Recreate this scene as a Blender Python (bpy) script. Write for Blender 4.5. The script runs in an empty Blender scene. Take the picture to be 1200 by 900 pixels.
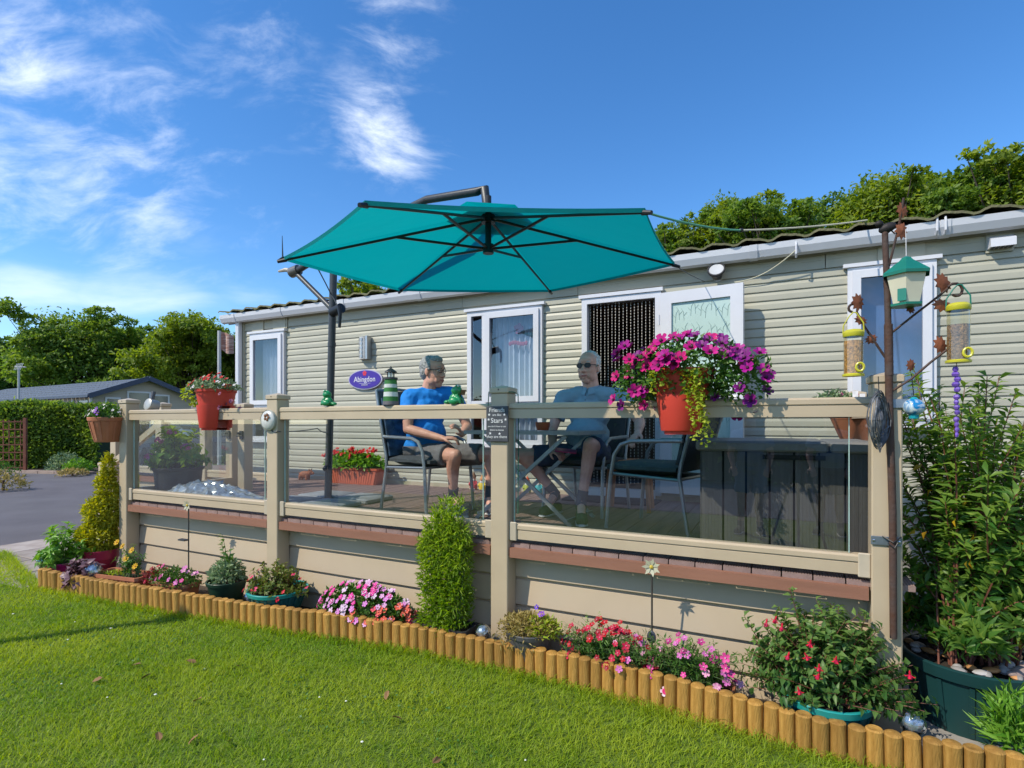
import bpy, bmesh, math, random
import numpy as np
from mathutils import Vector, Matrix, Quaternion, Euler
R = math.radians
S = bpy.context.scene
COL = S.collection
random.seed(7)
RNG = np.random.default_rng(11)

# ---------------------------------------------------------------- camera, sky, sun, exposure
CAM_LOC = (-0.468, -3.285, 1.55)
CAM_YAW = math.atan(640 / 1300)
cd = bpy.data.cameras.new('camera'); cam = bpy.data.objects.new('camera', cd); COL.objects.link(cam)
cam.location = CAM_LOC; cam.rotation_euler = (R(90), 0, CAM_YAW)
cd.sensor_width = 36; cd.lens = 19.2; cd.shift_y = 46 / 1200
cd.clip_start = 0.05; cd.clip_end = 2000
S.camera = cam

SUN_DIR = Vector((0.76, 1.0, -1.28)).normalized()
sl = bpy.data.lights.new('sun', 'SUN'); sl.energy = 2.4; sl.angle = R(0.55); sl.color = (1.0, 0.92, 0.77)
sun = bpy.data.objects.new('sun', sl); COL.objects.link(sun)
sun.rotation_euler = SUN_DIR.to_track_quat('-Z', 'Y').to_euler(); sun.location = (-6, -8, 12)

W = bpy.data.worlds.new('World'); S.world = W; W.use_nodes = True
def build_world():
    nt = W.node_tree; N = nt.nodes; L = nt.links; N.clear()
    out = N.new('ShaderNodeOutputWorld'); bg = N.new('ShaderNodeBackground'); bg.inputs[1].default_value = 0.15
    sky = N.new('ShaderNodeTexSky'); sky.sky_type = 'NISHITA'; sky.sun_disc = False
    sky.sun_elevation = math.asin(-SUN_DIR.z); sky.sun_rotation = math.atan2(-SUN_DIR.x, -SUN_DIR.y)
    sky.altitude = 50; sky.air_density = 1.0; sky.dust_density = 0.1; sky.ozone_density = 4.0
    hs = N.new('ShaderNodeHueSaturation'); hs.inputs["Saturation"].default_value = 1.24; hs.inputs["Hue"].default_value = 0.503; hs.inputs["Value"].default_value = 0.74
    L.new(sky.outputs[0], hs.inputs['Color'])
    tc = N.new('ShaderNodeTexCoord')
    # wispy cirrus: stretched, distorted noise masked by soft patches of the sky dome
    def direction(px, py):
        u = (px - 600) / 640; v = (496 - py) / 640
        sa, ca = math.sin(CAM_YAW), math.cos(CAM_YAW)
        return Vector((-sa + ca * u, ca + sa * u, v)).normalized()
    def math_node(op, a, b=None, clamp=False):
        n = N.new('ShaderNodeMath'); n.operation = op; n.use_clamp = clamp
        for i, x in enumerate((a, b)):
            if x is None: continue
            if isinstance(x, (int, float)): n.inputs[i].default_value = x
            else: L.new(x, n.inputs[i])
        return n.outputs[0]
    def vmath(op, a, b):
        n = N.new('ShaderNodeVectorMath'); n.operation = op
        L.new(a, n.inputs[0])
        if isinstance(b, (tuple, Vector)): n.inputs[1].default_value = b
        else: L.new(b, n.inputs[1])
        return n
    g = tc.outputs['Generated']
    nz0 = N.new('ShaderNodeTexNoise'); nz0.inputs['Scale'].default_value = 2.2; nz0.inputs['Detail'].default_value = 3
    L.new(g, nz0.inputs['Vector'])
    off = vmath('SUBTRACT', nz0.outputs['Color'], (0.5, 0.5, 0.5))
    sc = N.new('ShaderNodeVectorMath'); sc.operation = 'SCALE'; sc.inputs['Scale'].default_value = 0.13; L.new(off.outputs[0], sc.inputs[0])
    warped = vmath('ADD', g, sc.outputs[0]).outputs[0]
    mp = N.new('ShaderNodeMapping'); mp.vector_type = 'TEXTURE'
    mp.inputs['Rotation'].default_value = (R(20), R(38), R(-25)); mp.inputs['Scale'].default_value = (0.8, 0.40, 0.16)
    L.new(warped, mp.inputs['Vector'])
    nz = N.new('ShaderNodeTexNoise'); nz.inputs['Scale'].default_value = 3.0; nz.inputs['Detail'].default_value = 9
    nz.inputs['Roughness'].default_value = 0.62; nz.inputs['Distortion'].default_value = 0.25
    L.new(mp.outputs[0], nz.inputs['Vector'])
    mp2 = N.new('ShaderNodeMapping'); mp2.vector_type = 'TEXTURE'; mp2.inputs['Scale'].default_value = (1.0, 1.0, 0.3)
    L.new(warped, mp2.inputs['Vector'])
    nzl = N.new('ShaderNodeTexNoise'); nzl.inputs['Scale'].default_value = 4.0; nzl.inputs['Detail'].default_value = 8; nzl.inputs['Roughness'].default_value = 0.55
    L.new(mp2.outputs[0], nzl.inputs['Vector'])
    # patches: (pixel of the middle, angular radius, weight, low cloud?)
    patches = [(120, 195, .30, .75, 0), (40, 215, .20, .6, 0), (300, 45, .15, .55, 0), (20, 60, .14, .9, 0), (470, 35, .12, .75, 0),
               (455, 172, .13, 1.0, 0), (390, 165, .10, .6, 0), (130, 235, .19, .85, 0), (240, 290, .12, .6, 1),
               (30, 325, .16, 1.0, 1), (165, 345, .17, 1.0, 1), (280, 352, .10, .9, 1), (-200, 300, .4, .8, 1), (-250, 60, .5, .7, 0), (60, 340, .14, .9, 1), (-60, 210, .22, .8, 0)]
    high = low = None
    for (px, py, rad, wgt, isl) in patches:
        d = direction(px, py)
        dt = N.new('ShaderNodeVectorMath'); dt.operation = 'DISTANCE'; L.new(warped, dt.inputs[0]); dt.inputs[1].default_value = d
        if isl:   # flattened banks near the horizon
            sub = vmath('SUBTRACT', warped, tuple(d)); mu = vmath('MULTIPLY', sub.outputs[0], (1, 1, 2.6))
            ln = N.new('ShaderNodeVectorMath'); ln.operation = 'LENGTH'; L.new(mu.outputs[0], ln.inputs[0]); dist = ln.outputs['Value']
        else: dist = dt.outputs['Value']
        mr = N.new('ShaderNodeMapRange'); mr.interpolation_type = 'SMOOTHSTEP'
        mr.inputs['From Min'].default_value = rad * 1.25; mr.inputs['From Max'].default_value = rad * 0.1
        mr.inputs['To Max'].default_value = wgt; L.new(dist, mr.inputs['Value'])
        if isl: low = mr.outputs[0] if low is None else math_node('MAXIMUM', low, mr.outputs[0])
        else: high = mr.outputs[0] if high is None else math_node('MAXIMUM', high, mr.outputs[0])
    # extra cirrus added, mostly out of view, to whiten the fill light, away from the clear blue part on the right
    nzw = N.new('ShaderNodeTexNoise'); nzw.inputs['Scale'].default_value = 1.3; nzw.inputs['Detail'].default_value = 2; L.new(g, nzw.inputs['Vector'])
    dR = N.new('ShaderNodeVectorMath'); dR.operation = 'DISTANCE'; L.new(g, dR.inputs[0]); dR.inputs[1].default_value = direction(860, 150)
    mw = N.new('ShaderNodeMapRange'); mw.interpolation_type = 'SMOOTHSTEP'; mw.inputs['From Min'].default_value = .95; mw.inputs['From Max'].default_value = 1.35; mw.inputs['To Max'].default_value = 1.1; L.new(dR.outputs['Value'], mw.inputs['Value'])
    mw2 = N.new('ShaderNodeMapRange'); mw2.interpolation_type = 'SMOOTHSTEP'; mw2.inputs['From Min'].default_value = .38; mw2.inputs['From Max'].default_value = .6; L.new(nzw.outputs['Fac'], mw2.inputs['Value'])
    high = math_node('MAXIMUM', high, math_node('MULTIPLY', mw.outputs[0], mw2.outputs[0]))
    def ramp(val, lo, hi):
        m = N.new('ShaderNodeMapRange'); m.interpolation_type = 'SMOOTHSTEP'
        m.inputs['From Min'].default_value = lo; m.inputs['From Max'].default_value = hi; L.new(val, m.inputs['Value']); return m.outputs[0]
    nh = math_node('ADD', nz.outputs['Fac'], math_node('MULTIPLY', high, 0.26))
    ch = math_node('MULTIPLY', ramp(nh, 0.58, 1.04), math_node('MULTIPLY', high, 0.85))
    nl = math_node('ADD', nzl.outputs['Fac'], math_node('MULTIPLY', low, 0.35))
    cl = math_node('MULTIPLY', ramp(nl, 0.66, 1.12), math_node('MULTIPLY', low, 0.55))
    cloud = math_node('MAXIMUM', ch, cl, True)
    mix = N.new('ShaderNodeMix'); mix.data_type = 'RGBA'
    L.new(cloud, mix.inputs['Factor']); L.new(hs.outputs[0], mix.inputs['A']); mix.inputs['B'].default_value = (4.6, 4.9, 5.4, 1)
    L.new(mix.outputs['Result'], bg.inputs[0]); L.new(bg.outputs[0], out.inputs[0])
build_world()
vs = S.view_settings
vs.view_transform = 'Standard'; vs.look = 'None'; vs.gamma = 1; vs.use_curve_mapping = False; vs.exposure = 0.96
S.cycles.max_bounces = 10; S.cycles.transparent_max_bounces = 24; S.cycles.caustics_reflective = False; S.cycles.caustics_refractive = False

# ---------------------------------------------------------------- helpers
_sa, _ca = math.sin(CAM_YAW), math.cos(CAM_YAW)
def _ray(px, py):
    u = (px - 600) / 640; v = (496 - py) / 640
    return (-_sa + _ca * u, _ca + _sa * u, v)
def onz(px, py, z):
    r = _ray(px, py); t = (z - CAM_LOC[2]) / r[2]; return Vector([CAM_LOC[i] + t * r[i] for i in range(3)])
def ony(px, py, y):
    r = _ray(px, py); t = (y - CAM_LOC[1]) / r[1]; return Vector([CAM_LOC[i] + t * r[i] for i in range(3)])
def atZ(px, py, Z):
    r = _ray(px, py); return Vector([CAM_LOC[i] + Z * r[i] for i in range(3)])

MATS = {}
def mat(name, c, r=.55, m=0., var=.10, vs=6., bump=0., bs=60., c2=None, detail=4, spec=.4, stretch=None, dirt=None):
    if name in MATS: return MATS[name]
    M = bpy.data.materials.new(name); M.use_nodes = True; nt = M.node_tree; N = nt.nodes; L = nt.links
    b = N['Principled BSDF']; b.inputs['Roughness'].default_value = r; b.inputs['Metallic'].default_value = m
    b.inputs['Specular IOR Level'].default_value = spec
    tc = N.new('ShaderNodeTexCoord'); src = tc.outputs['Object']
    if stretch:
        mp = N.new('ShaderNodeMapping'); mp.inputs['Scale'].default_value = stretch; L.new(src, mp.inputs[0]); src = mp.outputs[0]
    nz = N.new('ShaderNodeTexNoise'); nz.inputs['Scale'].default_value = vs; nz.inputs['Detail'].default_value = detail
    L.new(src, nz.inputs['Vector'])
    oi = N.new('ShaderNodeObjectInfo')
    mr = N.new('ShaderNodeMapRange'); mr.inputs['From Min'].default_value = .3; mr.inputs['From Max'].default_value = .7; L.new(nz.outputs['Fac'], mr.inputs['Value'])
    mx = N.new('ShaderNodeMix'); mx.data_type = 'RGBA'; L.new(mr.outputs[0], mx.inputs['Factor'])
    a = [x * (1 - var) for x in c]; bb = [min(1, x * (1 + var)) for x in c] if c2 is None else c2
    mx.inputs['A'].default_value = (*a, 1); mx.inputs['B'].default_value = (*bb, 1)
    # slight individual variation between alike pieces
    hs = N.new('ShaderNodeHueSaturation'); mv = N.new('ShaderNodeMapRange'); mv.inputs['To Min'].default_value = 1 - var * .6; mv.inputs['To Max'].default_value = 1 + var * .6
    L.new(oi.outputs['Random'], mv.inputs['Value']); L.new(mv.outputs[0], hs.inputs['Value']); L.new(mx.outputs['Result'], hs.inputs['Color'])
    colout = hs.outputs[0]
    if dirt:    # (colour, noise scale, threshold, amount)
        n2 = N.new('ShaderNodeTexNoise'); n2.inputs['Scale'].default_value = dirt[1]; n2.inputs['Detail'].default_value = 6; L.new(tc.outputs['Object'], n2.inputs['Vector'])
        m2 = N.new('ShaderNodeMapRange'); m2.inputs['From Min'].default_value = dirt[2]; m2.inputs['From Max'].default_value = dirt[2] + .2; m2.inputs['To Max'].default_value = dirt[3]
        L.new(n2.outputs['Fac'], m2.inputs['Value']); mxd = N.new('ShaderNodeMix'); mxd.data_type = 'RGBA'
        L.new(m2.outputs[0], mxd.inputs['Factor']); L.new(colout, mxd.inputs['A']); mxd.inputs['B'].default_value = (*dirt[0], 1); colout = mxd.outputs['Result']
    L.new(colout, b.inputs['Base Color'])
    if bump:
        nb = N.new('ShaderNodeTexNoise'); nb.inputs['Scale'].default_value = bs; nb.inputs['Detail'].default_value = 3; L.new(src, nb.inputs['Vector'])
        bp = N.new('ShaderNodeBump'); bp.inputs['Strength'].default_value = bump; bp.inputs['Distance'].default_value = .01
        L.new(nb.outputs['Fac'], bp.inputs['Height']); L.new(bp.outputs[0], b.inputs['Normal'])
    MATS[name] = M; return M

def leafmat(name, c1, c2, transl=.35, rough=.42, spec=.35):
    if name in MATS: return MATS[name]
    M = bpy.data.materials.new(name); M.use_nodes = True; nt = M.node_tree; N = nt.nodes; L = nt.links
    b = N['Principled BSDF']; b.inputs['Roughness'].default_value = rough; b.inputs['Specular IOR Level'].default_value = spec
    at = N.new('ShaderNodeAttribute'); at.attribute_name = 'tint'
    mx = N.new('ShaderNodeMix'); mx.data_type = 'RGBA'; L.new(at.outputs['Fac'], mx.inputs['Factor'])
    mx.inputs['A'].default_value = (*c1, 1); mx.inputs['B'].default_value = (*c2, 1)
    L.new(mx.outputs['Result'], b.inputs['Base Color'])
    tr = N.new('ShaderNodeBsdfTranslucent'); hs = N.new('ShaderNodeHueSaturation'); hs.inputs['Value'].default_value = 1.5; hs.inputs['Saturation'].default_value = 1.1; hs.inputs['Hue'].default_value = .49
    L.new(mx.outputs['Result'], hs.inputs['Color']); L.new(hs.outputs[0], tr.inputs['Color'])
    ms = N.new('ShaderNodeMixShader'); ms.inputs[0].default_value = transl
    L.new(b.outputs[0], ms.inputs[1]); L.new(tr.outputs[0], ms.inputs[2]); L.new(ms.outputs[0], N['Material Output'].inputs['Surface'])
    MATS[name] = M; return M

def glassmat(name, tint=(.93, .97, .95), refl=1.0, rough=0.0, base=.0):
    if name in MATS: return MATS[name]
    M = bpy.data.materials.new(name); M.use_nodes = True; nt = M.node_tree; N = nt.nodes; L = nt.links
    N.remove(N['Principled BSDF'])
    t = N.new('ShaderNodeBsdfTransparent'); t.inputs[0].default_value = (*tint, 1)
    g = N.new('ShaderNodeBsdfGlossy'); g.inputs['Roughness'].default_value = rough; g.inputs['Color'].default_value = (.95, .98, 1, 1)
    fr = N.new('ShaderNodeFresnel'); fr.inputs['IOR'].default_value = 1.5
    mu = N.new('ShaderNodeMath'); mu.operation = 'MULTIPLY_ADD'; mu.inputs[1].default_value = refl; mu.inputs[2].default_value = base; mu.use_clamp = True; L.new(fr.outputs[0], mu.inputs[0])
    ge = N.new('ShaderNodeNewGeometry'); iv = N.new('ShaderNodeMath'); iv.operation = 'SUBTRACT'; iv.inputs[0].default_value = 1; L.new(ge.outputs['Backfacing'], iv.inputs[1])
    m3 = N.new('ShaderNodeMath'); m3.operation = 'MULTIPLY'; L.new(mu.outputs[0], m3.inputs[0]); L.new(iv.outputs[0], m3.inputs[1])
    ms = N.new('ShaderNodeMixShader'); L.new(m3.outputs[0], ms.inputs[0]); L.new(t.outputs[0], ms.inputs[1]); L.new(g.outputs[0], ms.inputs[2])
    L.new(ms.outputs[0], N['Material Output'].inputs['Surface'])
    MATS[name] = M; return M

class MB:
    """collects simple solids; build() links them as one mesh object"""
    def __init__(s): s.v = []; s.f = []; s.m = []; s.cur = 0
    def add(s, vs, fs, M=None):
        o = len(s.v)
        for p in vs:
            p = Vector(p)
            s.v.append(tuple(M @ p if M is not None else p))
        for f in fs: s.f.append(tuple(i + o for i in f)); s.m.append(s.cur)
        return s
    def box(s, lo, hi, M=None, bev=0):
        x0, y0, z0 = lo; x1, y1, z1 = hi
        if bev:
            b = bev; pts = []; 
            prof = [(x0, y0 + b), (x0 + b, y0), (x1 - b, y0), (x1, y0 + b), (x1, y1 - b), (x1 - b, y1), (x0 + b, y1), (x0, y1 - b)]
            cx, cy = (x0 + x1) / 2, (y0 + y1) / 2
            def ring(z, k): return [(cx + (x - cx) * (1 - k / max(abs(x1 - x0) / 2, 1e-6)), cy + (y - cy) * (1 - k / max(abs(y1 - y0) / 2, 1e-6)), z) for x, y in prof]
            vs = ring(z0, b) + ring(z0 + b, 0) + ring(z1 - b, 0) + ring(z1, b); fs = []
            for r in range(3):
                for i in range(8): fs.append((r * 8 + i, r * 8 + (i + 1) % 8, r * 8 + 8 + (i + 1) % 8, r * 8 + 8 + i))
            fs.append(tuple(range(7, -1, -1))); fs.append(tuple(range(24, 32)))
            return s.add(vs, fs, M)
        vs = [(x0, y0, z0), (x1, y0, z0), (x1, y1, z0), (x0, y1, z0), (x0, y0, z1), (x1, y0, z1), (x1, y1, z1), (x0, y1, z1)]
        return s.add(vs, [(0, 3, 2, 1), (4, 5, 6, 7), (0, 1, 5, 4), (1, 2, 6, 5), (2, 3, 7, 6), (3, 0, 4, 7)], M)
    def bar(s, a, b, w, h, up=(0, 0, 1)):
        a = Vector(a); b = Vector(b); d = b - a; L = d.length; d.normalize(); up = Vector(up)
        x = d.cross(up)
        if x.length < 1e-4: x = d.cross(Vector((1, 0, 0)))
        x.normalize(); z = x.cross(d)
        M = Matrix(((x.x, d.x, z.x, a.x), (x.y, d.y, z.y, a.y), (x.z, d.z, z.z, a.z), (0, 0, 0, 1)))
        return s.box((-w / 2, 0, -h / 2), (w / 2, L, h / 2), M)
    def tube(s, pts, r, n=8, cap=True, flat=None):
        pts = [Vector(p) for p in pts]; k = len(pts)
        rs = r if isinstance(r, (list, tuple)) else [r] * k
        o = len(s.v); prev = None
        for i, p in enumerate(pts):
            d = (pts[min(i + 1, k - 1)] - pts[max(i - 1, 0)])
            if d.length < 1e-9: d = Vector((0, 0, 1))
            d.normalize()
            if prev is None:
                x = d.cross(Vector((0, 0, 1)))
                if x.length < .05: x = d.cross(Vector((0, 1, 0)))
            else: x = prev - d * prev.dot(d)
            x.normalize(); prev = x; y = d.cross(x)
            for j in range(n):
                a = 2 * math.pi * j / n
                s.v.append(tuple(p + (x * math.cos(a) + y * math.sin(a) * (flat or 1)) * rs[i]))
        for i in range(k - 1):
            for j in range(n):
                s.f.append((o + i * n + j, o + i * n + (j + 1) % n, o + (i + 1) * n + (j + 1) % n, o + (i + 1) * n + j)); s.m.append(s.cur)
        if cap:
            s.f.append(tuple(o + j for j in range(n - 1, -1, -1))); s.m.append(s.cur)
            s.f.append(tuple(o + (k - 1) * n + j for j in range(n))); s.m.append(s.cur)
        return s
    def lathe(s, prof, n=20, M=None, sx=1, sy=1, caps=False, a0=0, a1=2 * math.pi):
        o = len(s.v); full = abs(a1 - a0 - 2 * math.pi) < 1e-6; m = n if full else n + 1
        vs = []; fs = []
        for (r, z) in prof:
            for j in range(m):
                a = a0 + (a1 - a0) * j / n; vs.append((r * math.cos(a) * sx, r * math.sin(a) * sy, z))
        for i in range(len(prof) - 1):
            for j in range(n):
                j2 = (j + 1) % m
                fs.append((i * m + j, i * m + j2, (i + 1) * m + j2, (i + 1) * m + j))
        if caps:
            fs.append(tuple(range(m - 1, -1, -1))); fs.append(tuple((len(prof) - 1) * m + j for j in range(m)))
        return s.add(vs, fs, M)
    def ell(s, c, r, n=12, k=8, M=None):
        rx, ry, rz = r if isinstance(r, (tuple, list)) else (r, r, r)
        vs = [(c[0], c[1], c[2] - rz)]; fs = []
        for i in range(1, k):
            t = -math.pi / 2 + math.pi * i / k
            for j in range(n):
                a = 2 * math.pi * j / n; vs.append((c[0] + rx * math.cos(t) * math.cos(a), c[1] + ry * math.cos(t) * math.sin(a), c[2] + rz * math.sin(t)))
        vs.append((c[0], c[1], c[2] + rz)); top = len(vs) - 1
        for j in range(n):
            fs.append((0, 1 + (j + 1) % n, 1 + j)); fs.append((top, 1 + (k - 2) * n + j, 1 + (k - 2) * n + (j + 1) % n))
        for i in range(k - 2):
            for j in range(n): fs.append((1 + i * n + j, 1 + i * n + (j + 1) % n, 1 + (i + 1) * n + (j + 1) % n, 1 + (i + 1) * n + j))
        return s.add(vs, fs, M)
    def prism(s, poly, h, M=None):
        n = len(poly); vs = [(x, y, 0) for x, y in poly] + [(x, y, h) for x, y in poly]
        fs = [tuple(range(n - 1, -1, -1)), tuple(range(n, 2 * n))] + [(i, (i + 1) % n, n + (i + 1) % n, n + i) for i in range(n)]
        return s.add(vs, fs, M)
    def mesh(s, name, mats, smooth=False):
        me = bpy.data.meshes.new(name); me.from_pydata(s.v, [], s.f)
        for m in (mats if isinstance(mats, (list, tuple)) else [mats]): me.materials.append(m)
        if any(s.m): me.polygons.foreach_set('material_index', s.m)
        if smooth:
            me.polygons.foreach_set('use_smooth', [True] * len(s.f))
            try: me.set_sharp_from_angle(angle=R(40))
            except Exception: pass
        me.update(); return me
    def build(s, name, mats, parent=None, smooth=False, loc=None, rz=0):
        return obj(name, s.mesh(name, mats, smooth), parent, loc, rz)

def obj(name, me, parent=None, loc=None, rz=0):
    o = bpy.data.objects.new(name, me); COL.objects.link(o)
    if parent is not None: o.parent = parent
    if loc is not None: o.location = loc
    if rz: o.rotation_euler = (0, 0, rz)
    return o
def tag(o, label, cat, group=None):
    o['label'] = label; o['category'] = cat
    if group: o['group'] = group
    return o
def thing(name, label, cat, loc=(0, 0, 0), rz=0, group=None):
    o = bpy.data.objects.new(name, None); COL.objects.link(o); o.empty_display_size = .1
    o.location = loc; o.rotation_euler = (0, 0, rz)
    return tag(o, label, cat, group)
def struct(o): o['kind'] = 'structure'; return o
def stuff(o): o['kind'] = 'stuff'; return o

# ---- leaves, as arrays
def nrm(a): return a / np.maximum(np.linalg.norm(a, axis=1, keepdims=True), 1e-9)
def leaf_arrays(P, D, L, Wd, fold=.25, droop=.25, rng=RNG, five=False, upbias=.6, nvec=None):
    n = len(P); D = nrm(D); L = np.broadcast_to(np.asarray(L, float), (n,))[:, None]; Wd = np.broadcast_to(np.asarray(Wd, float), (n,))[:, None]
    up = rng.normal(size=(n, 3)) * (1 - upbias); up[:, 2] += upbias
    if nvec is not None: up = nvec + rng.normal(size=(n, 3)) * .38
    s = nrm(np.cross(D, up)); nn = np.cross(s, D)
    b = P; mid = P + D * L * .45
    l = mid - s * Wd / 2 + nn * Wd * fold; r = mid + s * Wd / 2 + nn * Wd * fold
    t = P + D * L - nn * L * droop
    idx = np.arange(n)[:, None]
    if five:
        V = np.stack([b, l, mid, r, t], 1).reshape(-1, 3)
        F = np.concatenate([idx * 5 + np.array([[0, 3, 2]]), idx * 5 + np.array([[0, 2, 1]]), idx * 5 + np.array([[1, 2, 4]]), idx * 5 + np.array([[2, 3, 4]])])
        return V, F, 5
    V = np.stack([b, l, t, r], 1).reshape(-1, 3)
    F = np.concatenate([idx * 4 + np.array([[0, 3, 2]]), idx * 4 + np.array([[0, 2, 1]])])
    return V, F, 4
def np_mesh(name, V, F, tint, m):
    me = bpy.data.meshes.new(name); k = F.shape[1]; nf = len(F)
    me.vertices.add(len(V)); me.vertices.foreach_set('co', np.ascontiguousarray(V, np.float32).ravel())
    me.loops.add(nf * k); me.loops.foreach_set('vertex_index', np.ascontiguousarray(F, np.int32).ravel())
    me.polygons.add(nf); me.polygons.foreach_set('loop_start', np.arange(nf, dtype=np.int32) * k)
    at = me.attributes.new('tint', 'FLOAT', 'POINT'); at.data.foreach_set('value', np.ascontiguousarray(tint, np.float32))
    me.update(calc_edges=True); me.validate(); me.materials.append(m); return me
def foliage(name, P, D, L, Wd, m, parent=None, tint=None, fold=.25, droop=.25, five=False, rng=RNG, upbias=.6, loc=None, nvec=None):
    V, F, k = leaf_arrays(P, D, L, Wd, fold, droop, rng, five, upbias, nvec)
    if tint is None: tint = rng.random(len(P))
    return obj(name, np_mesh(name, V, F, np.repeat(tint, k), m), parent, loc)
# ---------------------------------------------------------------- setting: ground, lawn, paths, road
def sheet(name, poly, z, m, thick=None):
    b = MB(); n = len(poly)
    b.add([(x, y, z) for x, y in poly], [tuple(range(n))])
    return struct(b.build(name, m))
soil = mat('soil', (.055, .04, .03), .95, var=.4, vs=14, bump=.8, bs=70)
earth = mat('ground_earth', (.085, .085, .045), .95, var=.3, vs=1.5, bump=.4, bs=30)
big = MB(); big.add([(-900, -900, -.02), (900, -900, -.02), (900, 900, -.02), (-900, 900, -.02)], [(0, 1, 2, 3)]); struct(big.build('ground', earth))
tarmac = mat('tarmac', (.135, .125, .135), .9, var=.13, vs=1.2, bump=.5, bs=180, detail=8, dirt=((.15, .145, .14), .35, .5, .5))
sheet('road', [(-6.58, -40), (-6.58, 1.84), (-10.15, 1.86), (-10.2, 12), (-9, 40), (-60, 60), (-60, -40)], 0.0, tarmac)
sheet('road', [(-6.55, -11.5), (30, -11.5), (30, -6.6), (-6.55, -6.6)], 0.001, tarmac)
# pinkish paving slabs beside the road
slabm = mat('paving_slab_pink', (.33, .27, .235), .9, var=.15, vs=5, bump=.3, bs=90, c2=(.42, .37, .33))
pav = thing('path', 'pinkish paving slabs laid between the road and the lawn', 'path'); del pav['category'], pav['label']; struct(pav)
for i in range(9):
    for j in range(3):
        c = Vector((-9.35 + j * .62 - .0 * i, .25 - i * .62, 0))
        if j == 2 and i > 0: continue
        b = MB(); b.box((-.3, -.3, -.03), (.3, .3, .008 + .004 * random.random()), bev=.006)
        b.build('paving_slab', slabm, pav, loc=c + Vector((.35, .55, 0)))
for i in range(7):
    for j in range(4):
        b = MB(); b.box((-.3, -.3, -.03), (.3, .3, .006 + .004 * random.random()), bev=.006)
        b.build('paving_slab', slabm, pav, loc=(-9.0 + i * .62, 1.42 - j * .62 if i else 1.42 - j * .62 + .62, 0)) if not (j == 3 and i > 3) and not (j>1 and i<2) else None

grassbase = mat('lawn_soil', (.10, .18, .018), .95, var=.35, vs=7, bump=.7, bs=120, c2=(.14, .20, .025))
EX = [-8.75, -6.72, -5.4, -4.05, -2.6, -2.03, -1.47, -.76, -.31, .34, 2.5]; EY = [-.12, -.65, -.59, -.44, -.275, -.255, -.265, -.33, -.385, -.37, -.39]
LAWN = list(zip(EX, EY)) + [(2.5, -6.5), (-8.7, -6.5)]
sheet('lawn', LAWN, .006, grassbase)
sheet('flower_bed', [(-8.3, .35)] + [(x, y + .03) for x, y in list(zip(EX, EY))[1:]] + [(3.4, -.3), (3.4, 2.45), (.15, 2.45), (.15, .1), (-6.4, .1)], .012, soil)
far_grass = mat('far_grass', (.06, .11, .02), .95, var=.3, vs=.8, bump=.5, bs=20)
sheet('verge', [(-13.2, 8.6), (-11.6, 12), (-60, 60), (-60, 8.8), (-25, 8.2)], .006, far_grass)

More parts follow.
